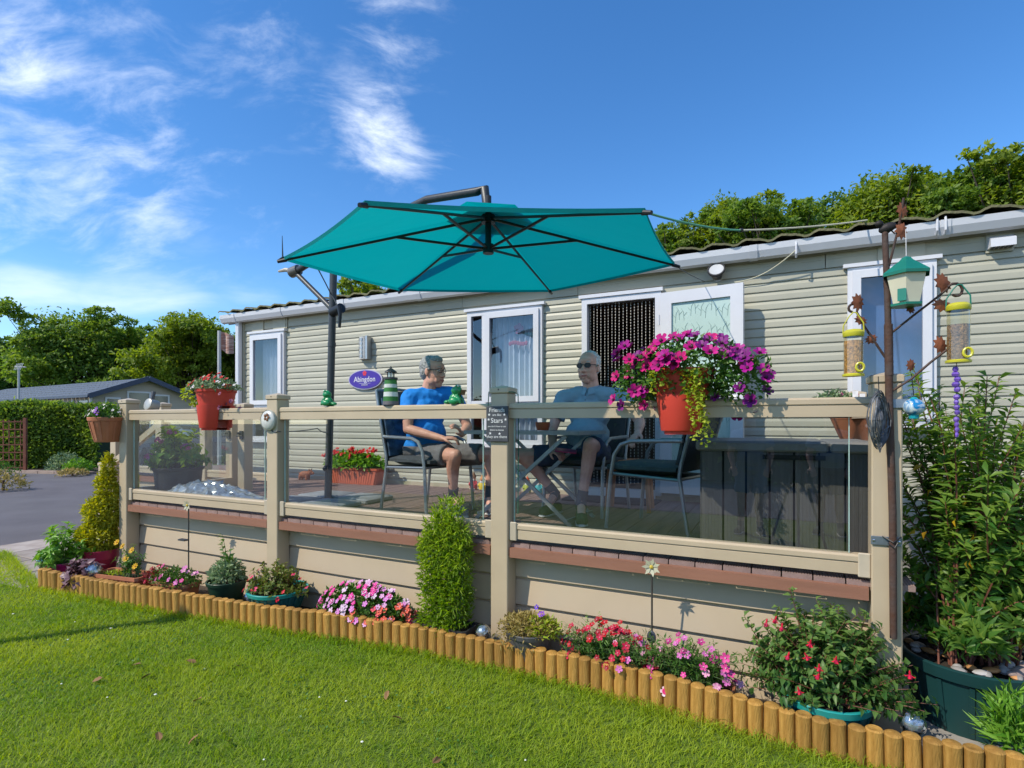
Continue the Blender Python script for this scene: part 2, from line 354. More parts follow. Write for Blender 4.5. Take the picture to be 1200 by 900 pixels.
def make_grass():
    rng = np.random.default_rng(3)
    n = 520000
    P = np.empty((n, 2)); P[:, 0] = rng.uniform(-8.8, 2.4, n); P[:, 1] = rng.uniform(-4.6, -.1, n)
    # inside the lawn
    edge = np.interp(P[:, 0], EX, EY)
    dx = P[:, 0] - CAM_LOC[0]; dy = P[:, 1] - CAM_LOC[1]
    Z = -dx * _sa + dy * _ca; Lt = dx * _ca + dy * _sa
    ok = (P[:, 1] < edge + .035) & (Z > 1.9) & (np.abs(Lt) < Z * 1.02 + .4)
    keep = np.clip((3.6 / np.maximum(Z, .1)) ** 1.2, 0, 1)
    ok &= rng.random(n) < keep
    P = P[ok]; Z = Z[ok]; n = len(P)
    # patchy height and colour
    def blob(x, y, sc, seed):
        r = np.random.default_rng(seed); v = np.zeros_like(x)
        for k in range(10):
            a = r.uniform(0, 6.28); f = sc * r.uniform(.6, 1.8); v += np.sin((x * math.cos(a) + y * math.sin(a)) * f + r.uniform(0, 6.28))
        return v / 5
    hb = blob(P[:, 0], P[:, 1], 5, 5); cb = blob(P[:, 0], P[:, 1], 3, 9); cf = blob(P[:, 0], P[:, 1], 16, 12)
    e = np.interp(P[:, 0], EX, EY) - P[:, 1]
    H = (.029 + .007 * hb + rng.normal(0, .007, n)) * np.where(e < .09, 1.7, 1.0); H = np.clip(H, .010, .10)
    w = np.clip(.0022 + .0006 * Z, 0, .006) * rng.uniform(.7, 1.25, n)
    a = rng.uniform(0, 2 * np.pi, n); lean = rng.uniform(.4, 1.7, n) * H
    dxy = np.stack([np.cos(a), np.sin(a)], 1); sd = np.stack([-np.sin(a + rng.normal(0, .6, n)), np.cos(a)], 1)
    z0 = np.full(n, .004)
    def pt(xy, z): return np.concatenate([xy, z[:, None]], 1)
    b1 = pt(P - sd * w[:, None] / 2, z0); b2 = pt(P + sd * w[:, None] / 2, z0)
    mxy = P + dxy * (lean * .35)[:, None]; m1 = pt(mxy - sd * w[:, None] * .42, H * .6); m2 = pt(mxy + sd * w[:, None] * .42, H * .6)
    t = pt(P + dxy * lean[:, None], H)
    V = np.stack([b1, b2, m2, m1, t], 1).reshape(-1, 3); i = np.arange(n)[:, None] * 5
    F = np.concatenate([i + np.array([[0, 1, 2]]), i + np.array([[0, 2, 3]]), i + np.array([[3, 2, 4]])])
    tint = np.clip(.58 + .28 * cb + .16 * cf + rng.normal(0, .18, n), 0, 1); tint[rng.random(n) < np.clip(.03 + .10 * (cb - .3), .02, .2)] = 1.0
    m = leafmat('grass_blade', (.16, .31, .012), (.40, .48, .035), .5, .5, .3)
    stuff(obj('grass', np_mesh('grass', V, F, np.repeat(tint, 5), m)))
    # clover and weeds: small flat leaves; daisies; dry leaves
    q = 2600; c = rng.uniform([-8, -4.2], [1.5, -.6], (140, 2)); idx = rng.integers(0, 140, q); pp = c[idx] + rng.normal(0, .10, (q, 2))
    ok = pp[:, 1] < np.interp(pp[:, 0], EX, EY) - .03; pp = pp[ok]; q = len(pp)
    PP = pt(pp, rng.uniform(.02, .038, q)); D = rng.normal(size=(q, 3)); D[:, 2] *= .15
    stuff(foliage('clover', PP, D, .016, .015, leafmat('clover_leaf', (.05, .15, .02), (.10, .22, .05)), fold=.1, droop=.05, rng=rng))
    q = 80; pp = rng.uniform([-8, -4.2], [1.5, -.75], (q, 2)); PP = pt(pp, rng.uniform(.03, .045, q)); MBd = MB()
    for p in PP:
        r = random.uniform(.005, .009); MBd.lathe([(0, .002), (r * .4, .003), (r, .0)], 6, Matrix.Translation(Vector(p)))
    stuff(MBd.build('daisies', mat('daisy_white', (.75, .75, .68), .7)))
    q = 24; dm = mat('dry_leaf', (.22, .12, .05), .8, var=.3)
    DB = MB()
    for k in range(q):
        px, py = random.uniform(20, 950), random.uniform(740, 895); p = onz(px, py, .035)
        if p.y > -.75: continue
        M = Matrix.Translation(p) @ Euler((random.uniform(-.5, .5), random.uniform(-.5, .5), random.uniform(0, 6))).to_matrix().to_4x4()
        DB.add([(-.03, 0, 0), (-.01, -.016, .006), (.02, -.013, .004), (.034, 0, .0), (.02, .014, .008), (-.01, .015, .003)], [(0, 1, 2, 3), (0, 3, 4, 5)], M)
    stuff(DB.build('fallen_leaves', dm))
make_grass()
# ---------------------------------------------------------------- the caravan
cream = mat('cream_cladding', (.40, .388, .308), .45, var=.04, vs=3, bump=.05, bs=200, dirt=((.45, .44, .33), 2.5, .56, .35))
creamf = mat('cream_frieze', (.385, .365, .28), .5, var=.04, vs=3)
white = mat('white_upvc', (.64, .64, .67), .3, var=.03, vs=4, spec=.5)
gutterw = mat('gutter_white', (.58, .59, .63), .35, var=.05, vs=2, dirt=((.45, .46, .44), 3, .55, .3))
dark_in = mat('dark_interior', (.12, .09, .075), .8, var=.2)
intwall = mat('interior_wall', (.30, .22, .16), .8, var=.1)
tilem = mat('roof_tile_moss', (.16, .14, .095), .9, var=.3, vs=9, bump=.7, bs=50, c2=(.24, .22, .12), dirt=((.13, .15, .05), 6, .5, .7))
WY = 2.5; CX0, CX1 = -7.98, 3.6; ZB, ZT = .74, 2.96
caravan = thing('static_caravan', 'long cream clad static caravan with white windows and mossy tiled roof behind the deck', 'caravan', (CX0, WY, 0))
def cpart(mb, name, m, smooth=False): 
    o = mb.build(name, m, caravan, smooth); o.location = (-CX0, -WY, 0); return o
# openings: (x0, x1, z0, z1)
WIN = {'left': (-7.77, -7.04, 1.30, 2.91), 'mid': (-3.90, -2.91, 1.30, 2.90), 'right': (.07, .715, 1.55, 2.94)}
DOOR = (-2.43, -1.575, .80, 2.91)
open_ = list(WIN.values()) + [DOOR]
PITCH = .0862
nrow = int((ZT - ZB) / PITCH) + 1
board_cache = {}
for i in range(nrow):
    z0 = ZB + i * PITCH; z1 = min(z0 + PITCH, ZT + .012)
    spans = [(CX0 + .03, CX1)]
    for (a, b, c, d) in open_:
        if z1 > c + .03 and z0 < d - .03:
            ns = []
            for (s, e) in spans:
                if a > s and b < e: ns += [(s, a + .02), (b - .02, e)]
                else: ns.append((s, e))
            spans = ns
    # butt joint where two sheets meet (visible vertical seam)
    fin = []
    for (s, e) in spans:
        fin.append((s, e))
    for (s, e) in fin:
        b = MB(); h = z1 - z0
        prof = [(0.0, 0), (-.010, .0015), (-.0125, .006), (-.0115, h * .6), (-.004, h - .012), (0.0, h - .004), (0.0, h)]
        vs = [(s, WY + y, z0 + z) for y, z in prof] + [(e, WY + y, z0 + z) for y, z in prof]; n = len(prof)
        fs = [(k, n + k, n + k + 1, k + 1) for k in range(n - 1)]
        b.add(vs, fs); cpart(b, 'siding_board', cream)
# shell: back, ends, floor, ceiling, inner face of the front wall around the openings
sh = MB()
sh.box((CX0, WY + 3.55, .3), (CX1, WY + 3.6, 3.15)); sh.box((CX0, WY + .03, .3), (CX0 + .04, WY + 3.55, 3.15)); sh.box((CX1 - .04, WY + .03, .3), (CX1, WY + 3.55, 3.15))
cpart(sh, 'end_wall', creamf)
fl = MB(); fl.box((CX0 + .04, WY + .03, .70), (CX1 - .04, WY + 3.55, .78)); cpart(fl, 'floor', dark_in)
ce = MB(); ce.box((CX0 + .04, WY + .03, 3.0), (CX1 - .04, WY + 3.55, 3.04)); cpart(ce, 'ceiling', intwall)
iw = MB()
xs = sorted(open_, key=lambda t: t[0]); x = CX0 + .04
for (a, b, c, d) in xs:
    iw.box((x, WY + .003, .72), (a + .03, WY + .03, 3.0)); iw.box((a + .03, WY + .003, .72), (b - .03, WY + .03, c + .02)); iw.box((a + .03, WY + .003, d - .02), (b - .03, WY + .03, 3.0)); x = b - .03
iw.box((x, WY + .003, .72), (CX1 - .04, WY + .03, 3.0)); cpart(iw, 'inner_wall', intwall)
brownp = mat('brown_panelling', (.17, .10, .075), .6)
for lo, hi in (((-2.7, WY + 1.9, .78), (-.6, WY + 1.94, 3.0)), ((-4.6, WY + .03, .78), (-4.56, WY + 3.5, 3.0)), ((-.5, WY + .03, .78), (-.46, WY + 3.5, 3.0))):
    pt_ = MB(); pt_.box(lo, hi); cpart(pt_, 'partition', brownp)
# frieze above the boards, in sheets with seams
for (a, b) in ((CX0 + .02, -6.99), (-6.985, -3.995), (-3.99, -2.495), (-2.49, -.105), (-.098, 1.6), (1.605, CX1)):
    f = MB(); f.box((a, WY - .016, ZT + .015), (b, WY + .03, 3.17)); cpart(f, 'frieze_panel', creamf)
    f = MB(); f.box((a, WY - .020, ZT + .09), (b, WY - .0155, ZT + .098)); cpart(f, 'frieze_bead', creamf)
for (a, b) in ((-7.74, -7.50), (-7.29, -7.03), (.30, .64), (-7.02, -7.0)):
    f = MB(); f.box((a, WY - .032, 2.955), (b, WY - .014, 3.16)); cpart(f, 'trim_panel', creamf)
ct = MB(); ct.box((CX0 - .01, WY - .03, .3), (CX0 + .05, WY + .05, 3.17)); cpart(ct, 'corner_trim', creamf)
# lower skirt
skm = mat('skirt_stone', (.36, .33, .28), .85, var=.2, vs=4, bump=.5)
for k in range(12):
    a = CX0 + k * (CX1 - CX0) / 12; b_ = MB(); b_.box((a + .006, WY + .02, -.02), (a + (CX1 - CX0) / 12 - .006, WY + .05, .735)); cpart(b_, 'skirt_panel', skm)
# gutter, in lengths joined by unions
GY = WY - .17
prof = [(.0, .0), (-.012, -.055), (-.045, -.10), (-.085, -.115), (-.12, -.10), (-.145, -.05), (-.15, .0), (-.158, .0), (-.152, -.055), (-.124, -.112), (-.085, -.127), (-.04, -.112), (-.004, -.06), (.008, .0)]
joins = [CX0 - .32, -7.0, -4.55, -1.9, .75, CX1 + .1]
for a, b in zip(joins[:-1], joins[1:]):
    g = MB(); vs = [(a, WY - .02 + y, 3.225 + z) for y, z in prof] + [(b, WY - .02 + y, 3.225 + z) for y, z in prof]; n = len(prof)
    g.add(vs, [(k, n + k, n + (k + 1) % n, (k + 1) % n) for k in range(n)] + [tuple(range(n)), tuple(range(2 * n - 1, n - 1, -1))]); cpart(g, 'gutter', gutterw)
for x in (-7.0, -4.55, -1.9, .75, -8.0, -5.8, -3.2, -.7):
    g = MB(); vs = [(x - .035, WY - .02 + y * 1.05, 3.226 + z * 1.06) for y, z in prof] + [(x + .035, WY - .02 + y * 1.05, 3.226 + z * 1.06) for y, z in prof]
    g.add(vs, [(k, n + k, n + (k + 1) % n, (k + 1) % n) for k in range(n)] + [tuple(range(n)), tuple(range(2 * n - 1, n - 1, -1))]); cpart(g, 'gutter_union', gutterw)
fb = MB(); fb.box((CX0 - .3, WY - .035, 3.10), (CX1, WY - .022, 3.24)); cpart(fb, 'eaves_board', creamf)
sf = MB(); sf.box((CX0 - .3, WY - .022, 3.172), (CX1, WY + 3.7, 3.19)); cpart(sf, 'soffit', creamf)
dp = MB(); dp.box((-8.04, WY - .105, .2), (-7.955, WY - .035, 3.13), bev=.012); cpart(dp, 'downpipe', gutterw, True)
# wavy tile-effect roof: rows of tiles up to the ridge, each column its own sheet
TW = .30; RS = math.tan(R(11))
def tile_mesh():
    b = MB(); nx, rows = 8, 5; slope = 2.05
    vs = []; 
    for r in range(rows):
        for e in (0, 1):
            yy = -.20 + slope * (r + e) / rows; lift = .028 if e == 0 else 0
            for k in range(nx + 1):
                u = k / nx; wave = .018 * math.sin(u * 2 * math.pi) + .008 * math.sin(u * 4 * math.pi + .6)
                vs.append((u * TW, yy, (yy + .2) * RS + wave + lift))
    fs = []
    for r in range(rows * 2 - 1):
        for k in range(nx): fs.append((r * (nx + 1) + k, r * (nx + 1) + k + 1, (r + 1) * (nx + 1) + k + 1, (r + 1) * (nx + 1) + k))
    o = len(vs); vs += [(x, y + .002, z - .02) for x, y, z in vs[:nx + 1]]
    for k in range(nx): fs.append((k, o + k, o + k + 1, k + 1))
    b.add(vs, fs); return b.mesh('roof_tile', tilem, True)
tm = tile_mesh()
x = CX0 - .32
while x < CX1 + .2:
    o = obj('roof_tile', tm, caravan, (x - CX0, 0, 3.245 + random.uniform(-.004, .004))); x += TW
rb = MB(); rb.box((CX0 - .3, WY + 1.8, 3.2), (CX1, WY + 3.9, 3.56)); cpart(rb, 'roof', tilem)
# windows
paneg = glassmat('window_glass', (.80, .84, .88), 1.3, base=.05)
def window(key, mull=(), transom=None):
    x0, x1, z0, z1 = WIN[key]; f = MB(); t = .055; y0, y1 = WY - .055, WY + .01
    f.box((x0, y0, z0), (x0 + t, y1, z1)); f.box((x1 - t, y0, z0), (x1, y1, z1)); f.box((x0 + t, y0, z1 - t), (x1 - t, y1, z1)); f.box((x0 + t, y0, z0), (x1 - t, y1, z0 + t))
    for m_ in mull: f.box((m_ - .035, y0 + .002, z0 + t), (m_ + .035, y1, z1 - t))
    w = cpart(f, 'window', white)
    si = MB(); si.box((x0 - .03, WY - .085, z0 - .035), (x1 + .03, WY - .022, z0 - .002)); o = si.build('sill', white, w)
    hd = MB(); hd.box((x0 - .035, WY - .075, z1 + .003), (x1 + .035, WY - .02, z1 + .035)); hd.build('head_trim', white, w)
    edges = [x0 + t] + [e for m_ in mull for e in (m_ - .035, m_ + .035)] + [x1 - t]
    for a, b in zip(edges[::2], edges[1::2]):
        spans = [(z0 + t, z1 - t)] if transom is None else [(z0 + t, transom - .03), (transom + .03, z1 - t)]
        if transom is not None: tb = MB(); tb.box((a, y0 + .003, transom - .03), (b, y1 - .002, transom + .03)); tb.build('transom', white, w)
        for (c, d) in spans:
            wide = (b - a) > .38
            if wide and c > 1.6:    # opening casement stands proud
                s = MB(); q = .045; yy = WY - .078
                s.box((a - .02, yy, c - .02), (a + q, WY - .04, d + .02)); s.box((b - q, yy, c - .02), (b + .02, WY - .04, d + .02)); s.box((a + q, yy, d - q), (b - q, WY - .04, d + .02)); s.box((a + q, yy, c - .02), (b - q, WY - .04, c + q))
                s.build('casement', white, w)
                p = MB(); p.box((a + q, WY - .055, c + q), (b - q, WY - .047, d - q)); p.build('pane', paneg, w)
            else:
                p = MB(); p.box((a, WY - .03, c), (b, WY - .022, d)); p.build('pane', paneg, w)
    return w
window('left', transom=1.82); window('mid', mull=(-3.66,), transom=1.79); window('right')
# curtains
curt = mat('net_curtain', (.74, .74, .77), .9, var=.06, vs=12)
def curtain(x0, x1, z0, z1, y, label, n=9, group='net curtains hanging in the caravan windows'):
    b = MB(); k = n * 8; vs = []
    for i in range(k + 1):
        u = i / k; xx = x0 + (x1 - x0) * u; yy = y + .022 * math.sin(u * n * 2 * math.pi) + .008 * math.sin(u * 23 + 1)
        vs += [(xx, yy, z1), (xx, yy * 1.0, z0)]
    b.add(vs, [(2 * i, 2 * i + 1, 2 * i + 3, 2 * i + 2) for i in range(k)])
    return tag(b.build('net_curtain', curt, smooth=True), label, 'curtain', group)
curtain(-7.70, -7.11, 1.34, 2.83, WY + .12, 'grey white net curtain in the tall window nearest the caravan corner')
curtain(-3.74, -3.645, 1.34, 2.86, WY + .12, 'narrow strip of net curtain in the slim left pane of the middle window', 3)
curtain(-3.60, -2.96, 1.34, 2.86, WY + .12, 'pleated net curtain in the wide right pane of the middle window', 9)
blind = MB(); blind.box((.10, WY + .10, 1.58), (.68, WY + .11, 2.92)); tag(blind.build('roller_blind', mat('blue_blind', (.10, .17, .33), .7, var=.3, vs=3)), 'dark blue blind behind the right hand window by the feeder pole', 'blind')
deco = MB(); deco.cur = 0
for (dx, dz, r) in ((0, 0, .035), (.04, .02, .03), (-.03, .03, .03), (.01, .05, .03), (-.02, -.03, .02)): deco.ell((-3.26 + dx, WY + .06, 2.66 + dz), (r, .006, r), 8, 5)
for k in range(7): deco.ell((-3.37 + k * .035, WY + .06, 2.50 + .012 * math.sin(k)), (.022, .006, .028), 8, 5)
tag(deco.build('window_ornament', mat('pink_ornament', (.55, .12, .16), .5)), 'pink hanging ornament inside the middle window', 'ornament')
# door frame, open leaf
df = MB(); x0, x1, z0, z1 = DOOR
df.box((x0, WY - .07, z0), (x0 + .06, WY + .02, z1)); df.box((x1 - .06, WY - .07, z0), (x1, WY + .02, z1)); df.box((x0 + .06, WY - .07, z1 - .06), (x1 - .06, WY + .02, z1)); df.box((x0 + .06, WY - .09, z0 - .03), (x1 - .06, WY + .02, z0 + .05))
cpart(df, 'door_frame', white)
hd = MB(); hd.box((x0 - .03, WY - .085, z1 + .003), (x1 + .02, WY - .02, z1 + .04)); cpart(hd, 'door_head_trim', white)
leaf_o = bpy.data.objects.new('door', None); COL.objects.link(leaf_o); leaf_o.parent = caravan; leaf_o.location = (-1.565 - CX0, WY - .12 - WY, 0); leaf_o.rotation_euler = (0, 0, R(-7))
# door is hinged at the right jamb and folded back towards the wall
lw, l0, l1 = .79, .845, 2.87
b = MB(); t = .115
b.box((0, -.03, l0), (t, .03, l1)); b.box((lw - t, -.03, l0), (lw, .03, l1)); b.box((t, -.03, l1 - t), (lw - t, .03, l1)); b.box((t, -.03, l0), (lw - t, .03, l0 + .16))
b.build('door_frame_leaf', white, leaf_o)
frost = mat('frosted_glass', (.48, .62, .57), .22, var=.05, vs=3, spec=.6)
b = MB(); b.box((t, -.008, l0 + .16), (lw - t, .008, l1 - t)); b.build('frosted_pane', frost, leaf_o)
b = MB(); rr = random.Random(5)
for k in range(11):
    for row in range(8):
        xx = t + .03 + (lw - 2 * t - .06) * k / 10 + rr.uniform(-.01, .01); zz = l0 + .25 + row * .215 + rr.uniform(-.05, .05); s_ = rr.choice((-1, 1))
        b.tube([(xx, -.0095, zz), (xx + .006 * s_, -.0095, zz + .09), (xx + .03 * s_, -.0095, zz + .13)], [.002, .0025, .001], 4)
        b.tube([(xx + .004 * s_, -.0095, zz + .05), (xx - .03 * s_, -.0095, zz + .085)], [.0025, .001], 4)
b.build('etched_stems', mat('etched_line', (.27, .38, .36), .3), leaf_o)
for z in (1.15, 1.9, 2.6):
    b = MB(); b.tube([(-.015, -.02, z - .05), (-.015, -.02, z + .05)], .012, 8); b.build('hinge', white, leaf_o)
b = MB(); b.tube([(lw - .055, -.03, 1.8), (lw - .055, -.075, 1.8), (lw - .16, -.075, 1.8)], .009, 6); b.build('door_handle', mat('chrome', (.6, .6, .62), .25, 1.), leaf_o)
# bead curtain in the doorway
bc = thing('bead_curtain', 'strings of pale beads hanging across the dark open doorway', 'bead curtain', (x0, WY - .02, 0))
bm = MB()
for k in range(62):
    z = 2.84 - k * .0315; bm.ell((0, 0, z), (.0042, .0042, .011), 5, 4)
beadm = mat('bead_pale', (.66, .60, .52), .35, var=.15, spec=.5); bme = bm.mesh('bead_string', beadm, True)
for k in range(18): obj('bead_string', bme, bc, (.085 + k * (x1 - x0 - .17) / 17, random.uniform(-.012, .012), random.uniform(-.012, .012)))
rl = MB(); rl.bar((.062, 0, 2.842), (x1 - x0 - .062, 0, 2.842), .014, .014); rl.build('rail', mat('rail_brown', (.07, .04, .03), .5), bc)
mt = MB(); p = onz(733, 592, .76); mt.box((-2.5, 1.98, .757), (-1.55, 2.36, .775), bev=.008)
tag(mt.build('doormat', mat('doormat_black', (.025, .025, .03), .95, bump=.8, bs=150)), 'black doormat lying on the deck before the open door', 'doormat')
# things on the wall
def louvre_light():
    t_ = thing('wall_light', 'half round louvred grey wall light above the oval sign', 'wall light', (-5.515, WY - .02, 2.565))
    grey = mat('brushed_steel', (.42, .42, .42), .35, .8, var=.08)
    for side in (0,):
        b = MB(); b.lathe([(.085, -.15), (.085, .15)], 10, a0=math.pi, a1=2 * math.pi); b.lathe([(.0, .151), (.086, .151)], 10, a0=math.pi, a1=2 * math.pi); b.lathe([(.0, -.151), (.086, -.151)], 10, a0=math.pi, a1=2 * math.pi)
        b.build('housing', mat('light_diffuser', (.55, .55, .53), .5), t_)
    for k in range(9):
        a = math.pi + math.pi * (k + .5) / 9
        for zz in (-.11, -.055, 0, .055, .11):
            if k % 2: continue
            b = MB(); M = Matrix.Translation((.088 * math.cos(a), .088 * math.sin(a), zz)) @ Matrix.Rotation(a + math.pi / 2, 4, 'Z'); b.box((-.014, -.004, -.02), (.014, .004, .02), M); b.build('louvre', grey, t_)
    b = MB(); b.box((.07, -.09, -.155), (.10, .0, .155)); b.build('side_plate', grey, t_)
louvre_light()
def text_obj(name, body, size, m, loc, rot, parent=None, extrude=.0015, align='CENTER', sx=1.0):
    cu = bpy.data.curves.new(name, 'FONT'); cu.body = body; cu.size = size; cu.extrude = extrude; cu.align_x = align; cu.align_y = 'CENTER'; cu.resolution_u = 3
    to = bpy.data.objects.new(name, cu); dg = bpy.context.evaluated_depsgraph_get(); COL.objects.link(to)
    bpy.context.view_layer.update(); me = bpy.data.meshes.new_from_object(to.evaluated_get(bpy.context.evaluated_depsgraph_get())); bpy.data.objects.remove(to)
    me.materials.clear(); me.materials.append(m)
    o = obj(name, me, parent); o.location = loc; o.rotation_euler = rot; o.scale = (sx, 1, 1); return o
def oval(cx, cz, rx, rz, y0, y1, n=40):
    b = MB(); ring = [(cx + rx * math.cos(2 * math.pi * i / n), cz + rz * math.sin(2 * math.pi * i / n)) for i in range(n)]
    vs = [(x_, y0, z_) for x_, z_ in ring] + [(x_, y1, z_) for x_, z_ in ring]
    b.add(vs, [tuple(range(n)), tuple(range(2 * n - 1, n - 1, -1))] + [(i, n + i, n + (i + 1) % n, (i + 1) % n) for i in range(n)]); return b
sg = thing('name_sign', 'oval purple name sign reading Abingdon with a red flower emblem', 'sign', (-5.51, WY - .03, 2.142))
oval(0, 0, .292, .136, -.012, .005).build('sign_rim', mat('sign_rim', (.42, .40, .52), .4), sg)
oval(0, 0, .272, .122, -.018, -.0125).build('sign_face', mat('sign_purple', (.055, .022, .30), .3, var=.03), sg)
pale = mat('sign_letter', (.72, .72, .78), .5, var=.02)
text_obj('lettering', 'Abingdon', .105, pale, (0, -.020, .0), (R(90), 0, 0), sg, sx=.92)
text_obj('lettering', 'HOLIDAY', .026, pale, (0, -.020, -.075), (R(90), 0, 0), sg); b = MB(); b.box((-.10, -.0195, -.054), (.10, -.0185, -.051)); b.build('rule', pale, sg)
b = MB()
for k in range(5): b.ell((.02 * math.cos(k * 1.2566 + .3), -.019, .082 + .02 * math.sin(k * 1.2566 + .3)), (.0165, .003, .0165), 8, 4)
b.build('emblem', mat('emblem_red', (.62, .03, .06), .5), sg)
# black and white flood lamp over the open door
fl = thing('flood_lamp', 'round black and white outdoor lamp under the gutter above the open door', 'lamp', (-1.03, WY - .02, 3.01))
b = MB(); b.lathe([(0, -.06), (.05, -.06), (.05, -.012), (.0, -.012)], 14, Matrix.Rotation(R(-90), 4, 'X') @ Matrix.Rotation(math.pi, 4, 'Y')); b.build('base', white, fl)
bk = mat('black_plastic', (.02, .02, .022), .4)
b = MB(); M = Matrix.Translation((0, -.08, .0)) @ Matrix.Rotation(R(62), 4, 'X'); b.lathe([(.0, -.04), (.045, -.04), (.06, .02), (.082, .05), (.082, .075), (.07, .075), (.066, .05), (0, .045)], 16, M); b.build('lamp_head', bk, fl)
b = MB(); b.lathe([(.0, .068), (.069, .068)], 16, M); b.build('lens', mat('lamp_lens', (.5, .5, .5), .15), fl)
b = MB(); b.ell((0.01, -.05, .062), (.04, .05, .035), 10, 6); b.build('sensor', bk, fl)
# white cowl vent
v = thing('cowl_vent', 'white cowled air vent with a slotted underside near the right end of the wall', 'vent', (1.135, WY - .016, 3.03))
b = MB(); b.box((-.09, -.012, -.08), (.09, .0, .085)); b.build('back_plate', cream, v)
b = MB(); vs = [(-.08, -.012, .05), (.08, -.012, .05), (.08, -.10, .01), (-.08, -.10, .01), (-.08, -.012, -.055), (.08, -.012, -.055), (.08, -.10, -.055), (-.08, -.10, -.055)]
b.add(vs, [(0, 3, 2, 1), (0, 4, 7, 3), (1, 2, 6, 5), (3, 7, 6, 2), (4, 5, 6, 7)]); b.build('cowl', white, v)
for k in range(5):
    b = MB(); b.box((-.068 + k * .029, -.092, -.0595), (-.048 + k * .029, -.03, -.0555)); b.build('slot', bk, v)
# ---------------------------------------------------------------- deck and its glass balustrade
DZ = .755
postm = mat('beige_upvc', (.48, .385, .265), .38, var=.05, vs=5, dirt=((.40, .34, .25), 4, .58, .3))
deckm = mat('deck_board', (.27, .185, .16), .75, var=.18, vs=3, bump=.25, bs=40, stretch=(6, .6, 6))
fasm = mat('fascia_brown', (.27, .125, .08), .6, var=.1, vs=4, stretch=(.5, 6, 6), bump=.15, bs=60)
skirt = mat('skirting_beige', (.50, .40, .28), .42, var=.05, vs=3, dirt=((.40, .36, .27), 3, .55, .35))
deck = thing('deck', 'raised brown board deck with beige skirting below the glass balustrade', 'deck', (-6.5, 0, 0))
def dpart(b, name, m, smooth=False): o = b.build(name, m, deck, smooth); o.location = (6.5, 0, 0); return o
bw = .148
def deck_mesh():
    b = MB(); L0, L1 = -.02, 2.47; n = 10; vs = []; w = bw - .007
    prof = [(0, -.03), (0, -.003), (.003, 0)]
    for k in range(n): 
        a = .006 + (w - .012) * k / n; c = .006 + (w - .012) * (k + 1) / n; d = (c - a)
        prof += [(a, 0), (a + d * .55, 0), (a + d * .62, -.0028), (a + d * .95, -.0028)]
    prof += [(w - .003, 0), (w, -.003), (w, -.03)]
    vs = [(x, L0, z) for x, z in prof] + [(x, L1, z) for x, z in prof]; m = len(prof)
    b.add(vs, [(k, k + 1, m + k + 1, m + k) for k in range(m - 1)] + [tuple(range(m - 1, -1, -1)), tuple(range(m, 2 * m))]); return b.mesh('deck_board', deckm)
dm = deck_mesh(); x = -6.53
while x < .10:
    obj('deck_board', dm, deck, (x + 6.5, 0, DZ + random.uniform(-.0015, .0015))); x += bw
# wrap-around part beyond the caravan's end, and the landing with steps
for k in range(12):
    b = MB(); b.box((-10.1, 1.86 + k * bw, DZ - .03), (-7.99 if 1.86 + k * bw > 2.45 else -6.56, 1.86 + k * bw + bw - .007, DZ)); dpart(b, 'deck_board', deckm)
for k in range(6):
    b = MB(); b.box((-7.5 + k * bw, .95, DZ - .031), (-7.5 + (k + 1) * bw - .007, 1.84, DZ - .001)); dpart(b, 'deck_board', deckm)
PX = [0., -2.15, -4.30, -6.45]; PW = .128
for a, b_ in zip(PX[1:], PX[:-1]):
    f = MB(); f.box((a + PW / 2 + .01, -.055, .664), (b_ - PW / 2 - .01, -.022, .727)); dpart(f, 'fascia_board', fasm)
    # shiplap skirting: sloped ledge at the top of each board, shadow gap below
    for i, (zl, zh) in enumerate(((.505, .70), (.318, .505), (.130, .318), (-.02, .130))):
        s = MB(); yf = .062; g_ = .004 if i < 2 else .012
        prof = [(yf + .03, zl + g_), (yf, zl + g_), (yf - .004, zl + g_ + .004), (yf + .014, zh - .02), (yf + .026, zh - .012), (yf + .026, zh), (yf + .03, zh)]
        x0, x1 = a + .003, b_ - .003
        vs = [(x0, y, z) for y, z in prof] + [(x1, y, z) for y, z in prof]; n = len(prof)
        s.add(vs, [(k, n + k, n + (k + 1) % n, (k + 1) % n) for k in range(n)] + [tuple(range(n)), tuple(range(2 * n - 1, n - 1, -1))]); dpart(s, 'skirting_board', skirt)
# dark backing so gaps read dark; side skirts
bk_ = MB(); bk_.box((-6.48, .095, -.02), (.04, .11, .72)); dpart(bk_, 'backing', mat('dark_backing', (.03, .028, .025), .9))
for i, (zl, zh) in enumerate(((.505, .69), (.318, .503), (.130, .316), (-.02, .128))):
    s = MB(); s.box((.055, .08, zl), (.075, 2.46, zh)); dpart(s, 'skirting_board', skirt)
    s = MB(); s.box((-6.50, .08, zl), (-6.48, 2.46, zh)); dpart(s, 'skirting_board', skirt)
    s = MB(); s.box((-10.1, 1.87, zl), (-6.56, 1.89, zh)); dpart(s, 'skirting_board', skirt)
s = MB(); s.box((-10.1, 1.835, .64), (-6.56, 1.865, .727)); dpart(s, 'fascia_board', fasm)
for k in range(4):
    zz = DZ - .031 - (k + 1) * .15
    s = MB(); s.box((-7.5 - (k + 1) * .27, .97, zz - .03), (-7.5 - k * .27 + .02, 1.83, zz)); dpart(s, 'step', fasm)
    s = MB(); s.box((-7.5 - k * .27 - .0, .98, zz), (-7.5 - k * .27 + .018, 1.82, zz + .12)); dpart(s, 'riser', skirt)
# door threshold strip
s = MB(); s.box((-6.45, 2.455, DZ - .0), (.1, 2.475, DZ + .045)); dpart(s, 'wall_batten', mat('batten', (.42, .36, .26), .7, dirt=((.2, .24, .1), 4, .5, .6)))

